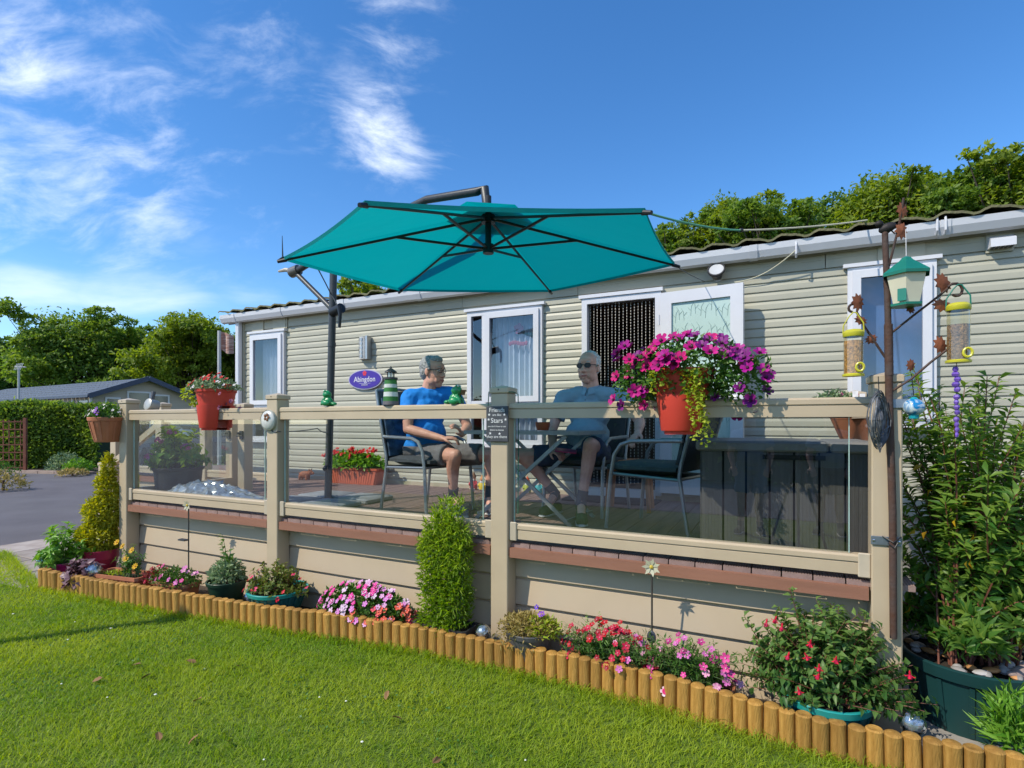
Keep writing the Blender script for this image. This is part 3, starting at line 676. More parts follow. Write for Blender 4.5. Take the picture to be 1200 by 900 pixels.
panel = glassmat('balustrade_glass', (.955, .975, .968), 1.4, base=.065)
edge_g = mat('glass_edge', (.42, .60, .55), .2, spec=.6)
clipm = mat('clip_white', (.48, .41, .31), .4)
bal = thing('balustrade', 'beige handrail with four posts and clear glass panels along the deck front', 'balustrade', (-6.45, 0, 0))
def post(par, x, y, z0, z1, w=PW, off=(0, 0, 0), rz=0):
    b = MB(); h = w / 2; b.box((-h, -h, z0), (h, h, z1 - .05), bev=.006); p = b.build('post', postm, par, loc=(x + off[0], y + off[1], off[2])); 
    c = MB(); q = h + .008; c.box((-q, -q, z1 - .05), (q, q, z1 - .012), bev=.005)
    c.add([(-q + .004, -q + .004, z1 - .0125), (q - .004, -q + .004, z1 - .0125), (q - .004, q - .004, z1 - .0125), (-q + .004, q - .004, z1 - .0125), (0, 0, z1 + .006)], [(0, 1, 4), (1, 2, 4), (2, 3, 4), (3, 0, 4)])
    c.build('cap', postm, p); d = MB(); d.ell((0, -q - .001, z1 - .026), (.006, .002, .006), 8, 5); d.build('screw', mat('screw_dark', (.10, .07, .05), .6), p); return p
def rail_prof(b, x0, x1, z0, z1, grooves=True, y=0., w=.066):
    h = w / 2; zm = z0 + (z1 - z0) * .60
    prof = [(-h, z0), (-h, zm - .004), (-h + .006, zm), (-h + .006, zm + .004), (-h - .004, zm + .006), (-h - .004, z1 - .010), (-h + .006, z1), (h - .006, z1), (h, z1 - .01), (h, z0)]
    vs = [(x0, y + a, z) for a, z in prof] + [(x1, y + a, z) for a, z in prof]; n = len(prof)
    b.add(vs, [(k, n + k, n + (k + 1) % n, (k + 1) % n) for k in range(n)] + [tuple(range(n)), tuple(range(2 * n - 1, n - 1, -1))])
O = 6.45
for x in PX: post(bal, x + O, 0, -.02, 1.80)
for a, b_ in zip(PX[1:], PX[:-1]):
    x0, x1 = a + PW / 2 + O, b_ - PW / 2 + O
    b = MB(); rail_prof(b, x0, x1, 1.583, 1.683, w=.085); b.build('top_rail', postm, bal)
    b = MB(); rail_prof(b, x0, x1, .785, .885, w=.066); b.build('bottom_rail', postm, bal)
    for xx in (x0, x1):
        s_ = 1 if xx == x0 else -1
        for zc in (.835,): c = MB(); c.box((min(xx, xx + s_ * .055), -.046, zc - .062), (max(xx, xx + s_ * .055), -.034, zc + .062), bev=.005); c.build('rail_bracket', clipm, bal)
    g = MB(); g.box((x0 + .02, -.006, .886), (x1 - .09, .004, 1.582)); g.build('glass_panel', panel, bal)
    for xx in (x0 + .02, x1 - .09): g = MB(); g.box((xx - .002, -.0065, .886), (xx + .002, .0045, 1.582)); g.build('glass_edge', edge_g, bal)
# right hand side run, back to the wall
post(bal, .05 + O, 1.72, .70, 1.80)
for (y0, y1) in ((.064, 1.656), (1.784, 2.46)):
    b = MB(); b.bar((.02 + O, y0, 1.633), (.05 + O, y1, 1.633), .085, .1); b.build('top_rail', postm, bal)
    b = MB(); b.bar((.02 + O, y0, .835), (.05 + O, y1, .835), .066, .1); b.build('bottom_rail', postm, bal)
    g = MB(); g.bar((.035 + O, y0 + .04, 1.234), (.048 + O, y1 - .04, 1.234), .01, .69); g.build('glass_panel', panel, bal)
# left end: return rail, gate posts
side = thing('side_balustrade', 'beige gate posts and steps handrail at the far left end of the deck', 'balustrade', (-6.45, 0, 0))
post(side, -6.57 + O, 1.27, .70, 1.79, .12); post(side, -6.22 + O, 1.17, .72, 1.79, .12); post(side, -7.47 + O, .96, -.02, 1.81, .125)
b = MB(); b.bar((-6.45 + O, .064, 1.633), (-6.52 + O, 1.21, 1.633), .085, .1); b.build('top_rail', postm, side)
b = MB(); b.bar((-6.45 + O, .064, .835), (-6.52 + O, 1.21, .835), .066, .1); b.build('bottom_rail', postm, side)
g = MB(); g.bar((-6.45 + O, .1, 1.234), (-6.51 + O, 1.17, 1.234), .01, .69); g.build('glass_panel', panel, side)
# handrail going down the steps
b = MB(); b.bar((-6.62 + O, .93, 1.60), (-7.42 + O, .955, 1.60), .06, .075); b.build('top_rail', postm, side)
b = MB(); b.bar((-7.52 + O, .96, 1.55), (-8.75 + O, .98, .93), .05, .075); b.build('stair_rail', postm, side)
post(side, -8.8 + O, .98, -.02, 1.02, .115)
blk = mat('black_iron', (.02, .02, .022), .45)
for (x, y) in ((-6.57, 1.205), (-6.2, 1.105)):
    b = MB(); b.box((x + O - .015, y - .02, 1.36), (x + O + .03, y + .0, 1.46)); b.tube([(x + O - .05, y - .03, 1.40), (x + O + .05, y - .03, 1.40)], .011, 6); b.tube([(x + O - .01, y - .05, 1.43), (x + O + .0, y - .01, 1.43)], .016, 8); b.build('latch', blk, side)
# balustrade of the part beyond the caravan's end
bk2 = thing('end_balustrade', 'distant beige glass balustrade round the far deck beyond the caravan end', 'balustrade', (-10.1, 1.83, 0))
O2 = 10.1
post(bk2, 0, 0, -.02, 1.79, .15); post(bk2, -7.9 + O2, 0, .7, 1.79, .12)
for (x0, x1) in ((-10.03, -7.96), (-7.84, -6.6)):
    b = MB(); rail_prof(b, x0 + O2, x1 + O2, 1.583, 1.683, w=.085); b.build('top_rail', postm, bk2)
    b = MB(); rail_prof(b, x0 + O2, x1 + O2, .785, .885); b.build('bottom_rail', postm, bk2)
    g = MB(); g.box((x0 + O2 + .02, -.005, .886), (x1 + O2 - .02, .005, 1.582)); g.build('glass_panel', panel, bk2)
# log roll edging: one thing, each half-log a part
logm = mat('log_timber', (.42, .20, .03), .75, var=.36, vs=5, bump=.5, bs=30, stretch=(5, 5, .8), c2=(.52, .29, .07))
logend = logm
lr = thing('log_edging', 'row of upright amber timber logs edging the lawn below the deck', 'edging', (-6.7, -.6, 0))
path = [(x, y + .03) for x, y in list(zip(EX, EY))[1:-1]] + [(1.7, -.36)]
def along(d):
    for (a, b) in zip(path[:-1], path[1:]):
        L = math.dist(a, b)
        if d <= L: return (a[0] + (b[0] - a[0]) * d / L, a[1] + (b[1] - a[1]) * d / L)
        d -= L
    return None
lmes = []
for k in range(5):
    b = MB(); rr = .0368; top = .182
    b.lathe([(rr, -.05), (rr, top - .006), (rr - .007, top), (0, top + random.uniform(-.004, .005))], 12, Matrix.Rotation(random.uniform(-.06, .06), 4, 'X') @ Matrix.Rotation(random.uniform(-.03, .03), 4, 'Y') @ Matrix.Rotation(random.uniform(0, 6), 4, 'Z'), sx=1, sy=.98)
    lmes.append(b.mesh('log', logm, True))
d = .03
while along(d):
    x, y = along(d)
    if math.dist((x, y), CAM_LOC[:2]) < 100: obj('log', random.choice(lmes), lr, (x + 6.7, y + .6 + random.uniform(-.004, .004), random.uniform(-.006, .006) - .008 * math.sin(d * 3.1)))
    d += .0705
# ---------------------------------------------------------------- cantilever umbrella
graph = mat('graphite_metal', (.055, .058, .062), .42, .3, var=.1, vs=20, bump=.1, bs=200)
darkrib = mat('rib_metal', (.02, .022, .026), .4, .2)
def canvas_mat():
    M = bpy.data.materials.new('teal_canvas'); M.use_nodes = True; nt = M.node_tree; N = nt.nodes; L = nt.links
    b = N['Principled BSDF']; b.inputs['Roughness'].default_value = .85; b.inputs['Specular IOR Level'].default_value = .15
    tc = N.new('ShaderNodeTexCoord'); nz = N.new('ShaderNodeTexNoise'); nz.inputs['Scale'].default_value = 5; nz.inputs['Detail'].default_value = 6; L.new(tc.outputs['Object'], nz.inputs['Vector'])
    mx = N.new('ShaderNodeMix'); mx.data_type = 'RGBA'; mx.inputs['A'].default_value = (.003, .17, .175, 1); mx.inputs['B'].default_value = (.006, .225, .23, 1); L.new(nz.outputs['Fac'], mx.inputs['Factor']); L.new(mx.outputs['Result'], b.inputs['Base Color'])
    tr = N.new('ShaderNodeBsdfTranslucent'); tr.inputs[0].default_value = (.0, .42, .43, 1)
    nb = N.new('ShaderNodeTexNoise'); nb.inputs['Scale'].default_value = 7; nb.inputs['Detail'].default_value = 4; L.new(tc.outputs['Object'], nb.inputs['Vector']); bp = N.new('ShaderNodeBump'); bp.inputs['Strength'].default_value = .25; bp.inputs['Distance'].default_value = .03; L.new(nb.outputs['Fac'], bp.inputs['Height']); L.new(bp.outputs[0], b.inputs['Normal'])
    ms = N.new('ShaderNodeMixShader'); ms.inputs[0].default_value = .46; L.new(b.outputs[0], ms.inputs[1]); L.new(tr.outputs[0], ms.inputs[2]); L.new(ms.outputs[0], N['Material Output'].inputs['Surface']); return M
teal = canvas_mat()
UB = Vector((-4.55, .82, DZ)); um = thing('cantilever_umbrella', 'large teal cantilever umbrella on a grey pole tilted over the deck', 'umbrella', UB)
UC = Vector((-2.481, .392, 2.801)); tips = []
for k in range(6):
    a = -1.506 - k * math.pi / 3; X, Y = 1.5 * math.cos(a), 1.5 * math.sin(a); tips.append(UC + Vector((X, Y, -.018 * X + .073 * Y)) - UB)
apex = UC + Vector((0, 0, .37)) - UB; lowhub = UC + Vector((0, 0, .085)) - UB
for k in range(6):
    A, B = tips[k], tips[(k + 1) % 6]; b = MB(); n = 9; vs = []; idx = {}
    for i in range(n + 1):
        for j in range(i + 1):
            t = i / n; s_ = (j / i) if i else 0; p = apex.lerp(A, t).lerp(apex.lerp(B, t), s_)
            sag = -.012 * 4 * s_ * (1 - s_) * t; rad = (p - apex); rad.z = 0
            p = p + Vector((0, 0, sag)) - rad * (.012 * 4 * s_ * (1 - s_) * t * t)
            idx[i, j] = len(vs); vs.append(p)
    fs = []
    for i in range(n):
        for j in range(i + 1):
            fs.append((idx[i, j], idx[i + 1, j], idx[i + 1, j + 1]))
            if j < i: fs.append((idx[i, j], idx[i + 1, j + 1], idx[i, j + 1]))
    b.add(vs, fs); cp = b.build('canopy_panel', teal, um, True)
    hm = MB(); q = [vs[idx[n, j]] for j in range(n + 1)]
    for u, v in zip(q[:-1], q[1:]): hm.add([u + Vector((0, 0, .004)), v + Vector((0, 0, .004)), v - Vector((0, 0, .022)), u - Vector((0, 0, .022))], [(0, 1, 2, 3)])
    hm.build('hem', teal, cp)
    r = MB(); d = Vector((0, 0, -.022)); r.tube([apex + d * 2.2, A + d], [.0115, .009], 6); rb = r.build('rib', darkrib, um, True)
    s2 = MB(); s2.tube([lowhub, apex.lerp(A, .46) + d * 1.7], .0105, 6); s2.build('strut', darkrib, rb, True)
    e = MB(); e.tube([A + (A - apex).normalized() * -.02 + d, A + (A - apex).normalized() * .045 + d], [.016, .012], 8); e.build('tip_cap', darkrib, rb, True)
b = MB(); vs = [apex + Vector((0, 0, .022))] + [apex + Vector((.34 * math.cos(-1.506 - k * math.pi / 3 + .0), .36 * math.sin(-1.506 - k * math.pi / 3), -.055)) for k in range(6)]
b.add(vs, [(0, 1 + (k + 1) % 6, 1 + k) for k in range(6)]); b.build('vent_cap', teal, um)
b = MB(); b.tube([lowhub - Vector((0, 0, .03)), apex + Vector((0, 0, .12))], .024, 10); b.tube([lowhub - Vector((0, 0, .035)), lowhub + Vector((0, 0, .035))], .042, 10); b.tube([apex - Vector((0, 0, .085)), apex - Vector((0, 0, .03))], .055, 10); b.build('hub', darkrib, um, True)
b = MB(); b.tube([(0, 0, .02), (.09, -.012, 2.42)], .036, 14); b.tube([(.06, -.008, 1.56), (.0605, -.008, 1.60)], .04, 14); b.build('pole', graph, um, True)
J0 = ony(346, 319, .85) - UB; JT = ony(568, 221, .40) - UB; J1 = ony(500, 234, .52) - UB
b = MB(); b.tube([J0, J0.lerp(J1, .5) + Vector((0, 0, .05)), J1, JT + Vector((-.06, 0, -.01)), JT, JT + Vector((0.02, 0, -.16)), apex + Vector((0, 0, .06))], [.034, .034, .033, .033, .036, .034, .03], 10); b.build('arm', graph, um, True)
K = ony(393, 366, .80) - UB
b = MB(); b.tube([K, K.lerp(J0, .12), J0], [.034, .026, .026], 10); b.build('brace', graph, um, True)
b = MB(); b.tube([K + Vector((-.04, 0, 0)), K + Vector((.10, -.02, .03))], .05, 10); b.tube([K + Vector((.06, -.02, .0)), K + Vector((.10, -.05, .03)), K + Vector((.12, -.06, -.05)), K + Vector((.11, -.06, -.17))], [.022, .024, .018, .014], 8); b.build('tilt_handle', darkrib, um, True)
b = MB(); b.tube([J0 + Vector((-.06, 0, 0)), J0 + Vector((.05, 0, .02))], .055, 12); b.build('joint', mat('joint_grey', (.16, .15, .14), .4, .5), um, True)
b = MB(); b.tube([J0 + Vector((-.04, 0, .02)), J0 + Vector((-.12, -.02, .035)), J0 + Vector((-.22, -.02, .03))], [.02, .022, .012], 8); b.build('crank', mat('pale_grip', (.42, .38, .32), .5), um, True)
b = MB(); b.tube([(.01, -.03, .36), (.07, -.10, .36)], .02, 8); b.ell((.08, -.115, .35), .026, 8, 6); b.build('clamp_knob', darkrib, um, True)
cov = mat('cover_grey', (.20, .21, .22), .8, var=.2, vs=6, bump=.5, bs=25)
for (sx, sy) in ((1, 1), (-1, 1), (1, -1), (-1, -1)):
    b = MB(); b.box((min(.03 * sx, .47 * sx), min(.03 * sy, .45 * sy), .002), (max(.03 * sx, .47 * sx), max(.03 * sy, .45 * sy), .052), bev=.012); b.build('base_weight', cov, um, True)
# cords
def cord(name, label, pts, r, m, sag=0, cat='cord'):
    P = [Vector(p) for p in pts]; Q = []
    for a, b_ in zip(P[:-1], P[1:]):
        for i in range(8): t = i / 8; Q.append(a.lerp(b_, t) + Vector((0, 0, -sag * 4 * t * (1 - t))))
    Q.append(P[-1]); b = MB(); b.tube(Q, r, 5); return tag(b.build(name, m, smooth=True), label, cat)
greenc = mat('cord_green', (.10, .32, .20), .8); creamc = mat('cord_cream', (.55, .52, .38), .85); greyc = mat('cord_grey', (.10, .11, .12), .7)
tipW = [t + UB for t in tips]
mid = ony(868, 270, .9)
cord('guy_rope', 'green rope from the right front corner of the umbrella running towards the gutter', [tipW[5] + Vector((0, 0, -.02)), mid], .007, greenc, .02)
cord('guy_rope', 'cream rope continuing from the green rope to the gutter by the bird ornament', [mid, ony(1016, 258, WY - .18)], .007, creamc, .015)
b = MB(); b.ell(mid, (.02, .015, .015), 8, 6); tag(b.build('rope_toggle', blk), 'small dark toggle joining the green and cream ropes', 'toggle')
cord('guy_rope', 'thin grey cord from the rightmost umbrella tip down to the flood lamp', [tipW[4] + Vector((0, 0, -.02)), ony(826, 330, WY - .06)], .004, greyc, .01)
cord('guy_rope', 'pale cord looping from beside the flood lamp up to a clip on the gutter', [ony(842, 332, WY - .05), ony(872, 329, WY - .05), ony(900, 318, WY - .08), ony(933, 293, WY - .17)], .0055, creamc, .01)
cord('guy_rope', 'dark cord from the left umbrella canopy down to the pole joint', [ony(364, 300, .3), ony(388, 345, .78), ony(396, 360, .80)], .006, greyc, -.01)
b = MB(); b.tube([tipW[1] + Vector((-.01, 0, -.01)), tipW[1] + Vector((-.015, 0, .16))], [.006, .002], 5); b.tube([tipW[1], tipW[1] + Vector((-.06, 0, -.02))], .01, 6); tag(b.build('tip_spike', darkrib), 'short dark spike standing on the leftmost umbrella tip', 'spike')
for (px, py) in ((933, 290), (1098, 262), (1108, 261)):
    p = ony(px, py, WY - .175); b = MB(); b.tube([p + Vector((0, .0, .05)), p + Vector((0, -.012, .02)), p + Vector((0, -.012, -.06)), p + Vector((0, .02, -.085))], .009, 6)
    tag(b.build('gutter_clip', white), {933: 'white clip holding the pale cord on the gutter', 1098: 'left one of two white clips on the gutter near the vent', 1108: 'right one of two white clips on the gutter near the vent'}[px], 'clip', 'white clips on the gutter')
# ---------------------------------------------------------------- furniture
framem = mat('chair_frame_grey', (.30, .32, .33), .38, .6, var=.06, vs=20)
slingm = mat('sling_dark', (.07, .075, .085), .8, var=.2, vs=120)
cush = mat('cushion_charcoal', (.055, .062, .068), .85, var=.2, vs=10, bump=.35, bs=40)
cushb = mat('cushion_navy', (.035, .075, .14), .85, var=.5, vs=18, bump=.3, bs=40)
def rounded_pad(b, lo, hi, r=.03, M=None, nx=8, ny=8):
    x0, y0, z0 = lo; x1, y1, z1 = hi; cz = (z0 + z1) / 2; hz = (z1 - z0) / 2; vs = []; fs = []
    for sgn in (1, -1):
        o = len(vs)
        for i in range(nx + 1):
            for j in range(ny + 1):
                u = i / nx * 2 - 1; v = j / ny * 2 - 1; e = min(1, (1 - max(abs(u), abs(v))) * 4); th = .35 + .65 * math.sqrt(max(0, 1 - (1 - e) ** 2))
                tuft = -.12 * (math.cos(u * 7) * math.cos(v * 7) > .75)
                vs.append((x0 + (x1 - x0) * (u + 1) / 2, y0 + (y1 - y0) * (v + 1) / 2, cz + sgn * hz * (th + tuft)))
        for i in range(nx):
            for j in range(ny):
                q = (o + i * (ny + 1) + j, o + (i + 1) * (ny + 1) + j, o + (i + 1) * (ny + 1) + j + 1, o + i * (ny + 1) + j + 1); fs.append(q if sgn > 0 else q[::-1])
    m = (nx + 1) * (ny + 1); ring = [i * (ny + 1) for i in range(nx + 1)] + [nx * (ny + 1) + j for j in range(1, ny + 1)] + [i * (ny + 1) + ny for i in range(nx - 1, -1, -1)] + [j for j in range(ny - 1, 0, -1)]
    for a, c in zip(ring, ring[1:] + ring[:1]): fs.append((a, m + a, m + c, c))
    b.add(vs, fs, M)
def chair(label, loc, yaw, seat_m, back_m, back_h=1.05, backpad=True):
    c = thing('garden_chair', label, 'chair', loc, yaw, 'garden chairs on the deck')
    for s in (-1, 1):
        y = .275 * s
        b = MB(); b.tube([(.30, y * 1.03, 0), (.265, y, .40), (.235, y, .56), (.18, y, .635), (.10, y, .662), (-.10, y, .668), (-.30, y, .672)], .0155, 8); b.build('front_leg', framem, c, True)
        b = MB(); b.tube([(-.34, y, 0), (-.27, y * .96, .42), (-.28, y * .95, .50), (-.36, y * .95, .80), (-.43, y * .95, back_h)], .0145, 8); b.build('rear_leg', framem, c, True)
    b = MB(); b.tube([(.27, -.27, .415), (.27, .27, .415)], .012, 6); b.tube([(-.27, -.26, .40), (-.27, .26, .40)], .012, 6)
    for y in (-.262, .262): b.tube([(.27, y, .415), (-.27, y, .395)], .012, 6)
    b.build('seat_frame', framem, c, True); b = MB(); b.tube([(-.43, -.262, back_h), (-.44, 0, back_h + .02), (-.43, .262, back_h)], .0145, 8); b.build('top_bar', framem, c, True)
    b = MB(); b.add([(.27, -.25, .418), (.27, .25, .418), (-.27, .25, .400), (-.27, -.25, .400)], [(0, 1, 2, 3)]); b.add([(-.275, -.25, .45), (-.275, .25, .45), (-.355, .25, .80), (-.355, -.25, .80)], [(0, 1, 2, 3)]); b.add([(-.355, -.25, .80), (-.355, .25, .80), (-.425, .25, back_h), (-.425, -.25, back_h)], [(0, 1, 2, 3)]); b.build('sling', slingm, c)
    b = MB(); rounded_pad(b, (-.24, -.255, .425), (.31, .255, .505)); b.build('seat_cushion', seat_m, c, True)
    if backpad:
        b = MB(); L = (back_h - .06) - .50; M = Matrix.Translation((-.245, 0, .50)) @ Matrix.Rotation(R(-13 - 90), 4, 'Y'); rounded_pad(b, (0, -.25, -.03), (L, .25, .03), M=M); b.build('back_cushion', back_m, c, True)
    return c
chair('chair with dark blue patterned cushion under the man in the bright blue shirt', (-3.36, .86, DZ), R(-14), cush, cushb, 1.10)
chair('chair under the man in sunglasses, mostly hidden behind his legs', (-2.05, 1.46, DZ), R(-97), cush, cush, 1.0)
chair('empty garden chair with dark cushions facing left beside the storage box', (-1.30, .96, DZ), R(166), mat('cushion_teal_grey', (.05, .085, .085), .85, var=.2, vs=10, bump=.3, bs=40), cush, .98)
# folding table with crossed legs
tb = thing('folding_table', 'grey folding table with crossed metal legs between the two seated men', 'table', (-2.32, .92, DZ), R(-3))
b = MB(); b.box((-.52, -.30, .705), (.52, -.27, .735)); b.box((-.52, .27, .705), (.52, .30, .735)); b.box((-.52, -.27, .705), (-.49, .27, .735)); b.box((.49, -.27, .705), (.52, .27, .735)); b.build('table_rim', framem, tb)
b = MB(); b.box((-.49, -.27, .724), (.49, .27, .732)); b.build('tabletop', glassmat('table_glass', (.55, .68, .66), 1.4, base=.05), tb)
for y, s in ((-.27, 1), (.27, -1), (-.225, -1), (.225, 1)):
    b = MB(); b.bar((-.42 * s, y, .0), (.40 * s, y, .70), .03, .016, up=(0, 1, 0)); b.build('leg', framem, tb)
for x in (-.40, .40):
    b = MB(); b.bar((x, -.27, .05), (x, .27, .05), .016, .016); b.build('crossbar', framem, tb)
# small things on the table
g = thing('drinking_glass', 'clear tumbler on the near left corner of the folding table', 'glass', (-2.72, .86, DZ + .735))
b = MB(); b.lathe([(0, .001), (.026, .001), (.034, .12), (.031, .12), (.024, .008), (0, .008)], 14); b.build('tumbler', glassmat('tumbler_glass', (.9, .94, .95), 1.5, base=.06), g, True)
b = MB(); b.lathe([(0, .009), (.0245, .009), (.029, .07), (0, .07)], 14); b.build('drink', glassmat('drink_lemon', (.85, .80, .62), .5), g, True)
bw_ = thing('terracotta_bowl', 'small round terracotta bowl on the folding table before the middle window', 'bowl', (-2.32, 1.08, DZ + .735))
b = MB(); b.lathe([(0, 0), (.05, 0), (.062, .035), (.064, .07), (.056, .07), (.05, .02), (0, .015)], 16); b.build('bowl', mat('orange_glaze', (.42, .09, .03), .35), bw_, True)
# wooden stool behind
stl = thing('wooden_stool', 'low wooden stool with pale orange legs behind the empty chair', 'stool', (-1.72, 1.72, DZ), .1)
wood = mat('stool_wood', (.45, .20, .085), .5, var=.2, vs=6, stretch=(6, 6, 1))
for sx in (-1, 1):
    for sy in (-1, 1): b = MB(); b.tube([(.19 * sx, .15 * sy, 0), (.16 * sx, .12 * sy, .42)], [.018, .022], 8); b.build('leg', wood, stl, True)
b = MB(); b.box((-.22, -.18, .42), (.22, .18, .46), bev=.012); b.build('seat', wood, stl)
# storage box
boxm = mat('box_slat', (.08, .074, .068), .65, var=.15, vs=4, bump=.25, bs=60, stretch=(10, 10, .6)); lidm = mat('box_lid', (.17, .165, .16), .6, var=.1, vs=8, bump=.15, bs=120); gapm = mat('box_gap', (.012, .012, .012), .9)
sb = thing('storage_box', 'dark slatted garden storage box with grey lid behind the right glass panel', 'box', (-.47, .62, DZ), R(1))
hw, hd_ = .445, .36
b = MB(); b.box((-hw + .02, -hd_ + .02, .0), (hw - .02, hd_ - .02, .63)); b.build('carcass', gapm, sb)
for k in range(7):
    x0 = -hw + k * (2 * hw) / 7
    for y in (-hd_, hd_):
        b = MB(); b.box((x0 + .006, y - .009, .01), (x0 + 2 * hw / 7 - .006, y + .009, .625))
        for q in range(6): xx = x0 + .016 + q * .018; b.box((xx, y - .0105, .02), (xx + .009, y - .009, .615))
        b.build('slat', boxm, sb)
for k in range(5):
    y0 = -hd_ + .02 + k * (2 * hd_ - .04) / 5
    for x in (-hw, hw): b = MB(); b.box((x - .009, y0 + .005, .01), (x + .009, y0 + (2 * hd_ - .04) / 5 - .005, .625)); b.build('slat', boxm, sb)
for a, c in ((-hw - .03, .235), (.243, hw + .03)):
    b = MB(); b.box((a, -hd_ - .035, .628), (c, hd_ + .03, .69), bev=.012); b.build('lid', lidm, sb)
b = MB(); b.box((-.10, -hd_ - .03, .585), (.22, -hd_ - .012, .612)); b.build('lid_handle', gapm, sb)
# crumpled plastic sheet
rng = np.random.default_rng(4); b = MB(); nx, ny = 34, 16; vs = []
for i in range(nx + 1):
    for j in range(ny + 1):
        u = i / nx * 2 - 1; v = j / ny * 2 - 1; h = max(0, 1 - u * u) * max(0, 1 - v * v); h = h ** .6 * (.17 - .06 * u)
        vs.append((u * .60 + rng.normal(0, .008), v * .26 + rng.normal(0, .01), h * (1 + rng.normal(0, .09)) + .004 + abs(rng.normal(0, .008))))
b.add(vs, [(i * (ny + 1) + j, (i + 1) * (ny + 1) + j, (i + 1) * (ny + 1) + j + 1, i * (ny + 1) + j + 1) for i in range(nx) for j in range(ny)])
pl = b.build('plastic_sheet', mat('crumpled_plastic', (.42, .46, .50), .22, .35, var=.35, vs=20, spec=.9), loc=(-5.66, .36, DZ)); tag(pl, 'crumpled silvery plastic sheet heaped on the deck by the hydrangea pot', 'plastic sheet')
# ---------------------------------------------------------------- the two seated men
tex_fold = bpy.data.textures.new('cloth_folds', 'CLOUDS'); tex_fold.noise_scale = .075; tex_fold.noise_depth = 1
tex_hair = bpy.data.textures.new('hair_noise', 'CLOUDS'); tex_hair.noise_scale = .016
def remesh(o, vox, smooth_it=4, disp=None, strength=.01):
    m = o.modifiers.new('remesh', 'REMESH'); m.mode = 'VOXEL'; m.voxel_size = vox; m.use_smooth_shade = True
    if smooth_it: s = o.modifiers.new('smooth', 'SMOOTH'); s.factor = .5; s.iterations = smooth_it
    if disp: d = o.modifiers.new('folds', 'DISPLACE'); d.texture = disp; d.strength = strength; d.mid_level = .5; d.texture_coords = 'LOCAL'
    # bake to plain mesh
    bpy.context.view_layer.update(); dg = bpy.context.evaluated_depsgraph_get(); me = bpy.data.meshes.new_from_object(o.evaluated_get(dg))
    mats = list(o.data.materials); o.modifiers.clear(); o.data = me
    if not me.materials:
        for x in mats: me.materials.append(x)
    me.polygons.foreach_set('use_smooth', [True] * len(me.polygons)); me.update(); return o
skinm = mat('skin', (.54, .265, .185), .5, var=.10, vs=14, c2=(.64, .34, .25), spec=.35, bump=.05, bs=160)
skin2 = mat('skin_ruddy', (.60, .31, .235), .5, var=.10, vs=14, c2=(.68, .38, .30), spec=.35, bump=.05, bs=160)
def frame(yaw, pitch=0., roll=0.):
    return (Matrix.Rotation(yaw, 4, 'Z') @ Matrix.Rotation(-pitch, 4, 'Y') @ Matrix.Rotation(roll, 4, 'X'))
def hand(b, wrist, tip_dir, palm_n, curl, s, thumb_side):
    """palm, four fingers of unequal length bent at the knuckles, and a thumb from the side of the palm"""
    d = Vector(tip_dir).normalized(); n = Vector(palm_n); n = (n - d * n.dot(d)).normalized(); t = d.cross(n).normalized() * thumb_side
    w = Vector(wrist); pl = .092 * s
    for k, off in enumerate((-.030, -.010, .011, .030)):
        a = w + t * off * s * .7; kn = w + d * (pl - .004 * abs(k - 2)) * 1.0 + t * off * s
        b.tube([a, a.lerp(kn, .5) - n * .004, kn], [.0135 * s, .0145 * s, .0115 * s], 8)
        ln = (.066, .078, .084, .076)[k] * s; ang = 0; p = kn; dirv = d.copy(); pts = [kn]; rad = [.0105 * s]
        for f, c in ((.44, curl[0]), (.32, curl[1]), (.24, curl[2])):
            ang += c; dirv = d * math.cos(ang) + n * math.sin(ang); p = p + dirv * ln * f; pts.append(p); rad.append(.0098 * s - .001 * len(pts) * s * .5)
        b.tube(pts, rad, 8); b.ell(pts[-1], rad[-1], 6, 5)
    a = w + d * .022 * s + t * .026 * s
    k1 = a + (d * .55 + t * .75 + n * .25).normalized() * .038 * s; k2 = k1 + (d * .85 + t * .25 + n * .45).normalized() * .032 * s; k3 = k2 + (d * .85 - t * .05 + n * .55).normalized() * .024 * s
    b.tube([w + t * .012 * s, a, k1, k2, k3], [.015 * s, .0155 * s, .0125 * s, .011 * s, .008 * s], 8); b.ell(k3, .0085 * s, 6, 5)
def head_into(b, c, M4, s):
    T = Matrix.Translation(c) @ M4 @ Matrix.Scale(s, 4)
    E = lambda p, r: b.ell(p, r, 16, 12, T)
    E((-.012, 0, .045), (.098, .078, .085)); E((.018, 0, -.02), (.078, .068, .098)); E((.058, 0, -.104), (.030, .033, .024))
    for s_ in (-1, 1):
        E((.012, .036 * s_, -.070), (.050, .030, .040)); E((.060, .036 * s_, -.028), (.030, .028, .028)); E((-.006, .079 * s_, -.004), (.019, .009, .031)); E((-.004, .077 * s_, -.026), (.010, .009, .014)); E((.083, .034 * s_, .030), (.012, .026, .009)); E((.066, .036 * s_, -.062), (.018, .02, .03))
    E((.064, 0, .048), (.034, .056, .034)); E((.082, 0, -.066), (.018, .026, .016)); E((.084, 0, -.083), (.014, .020, .010))
    b.tube([T @ Vector((.082, 0, .022)), T @ Vector((.096, 0, -.004)), T @ Vector((.108, 0, -.028))], [.009 * s, .012 * s, .014 * s], 8)
    E((.107, 0, -.032), (.016, .013, .012))
    for s_ in (-1, 1): E((.095, .013 * s_, -.036), (.013, .010, .009))
    return T
def limb(b, pts, rs, n=12): b.tube(pts, rs, n); [b.ell(p, r, 10, 8) for p, r in zip(pts, rs)]
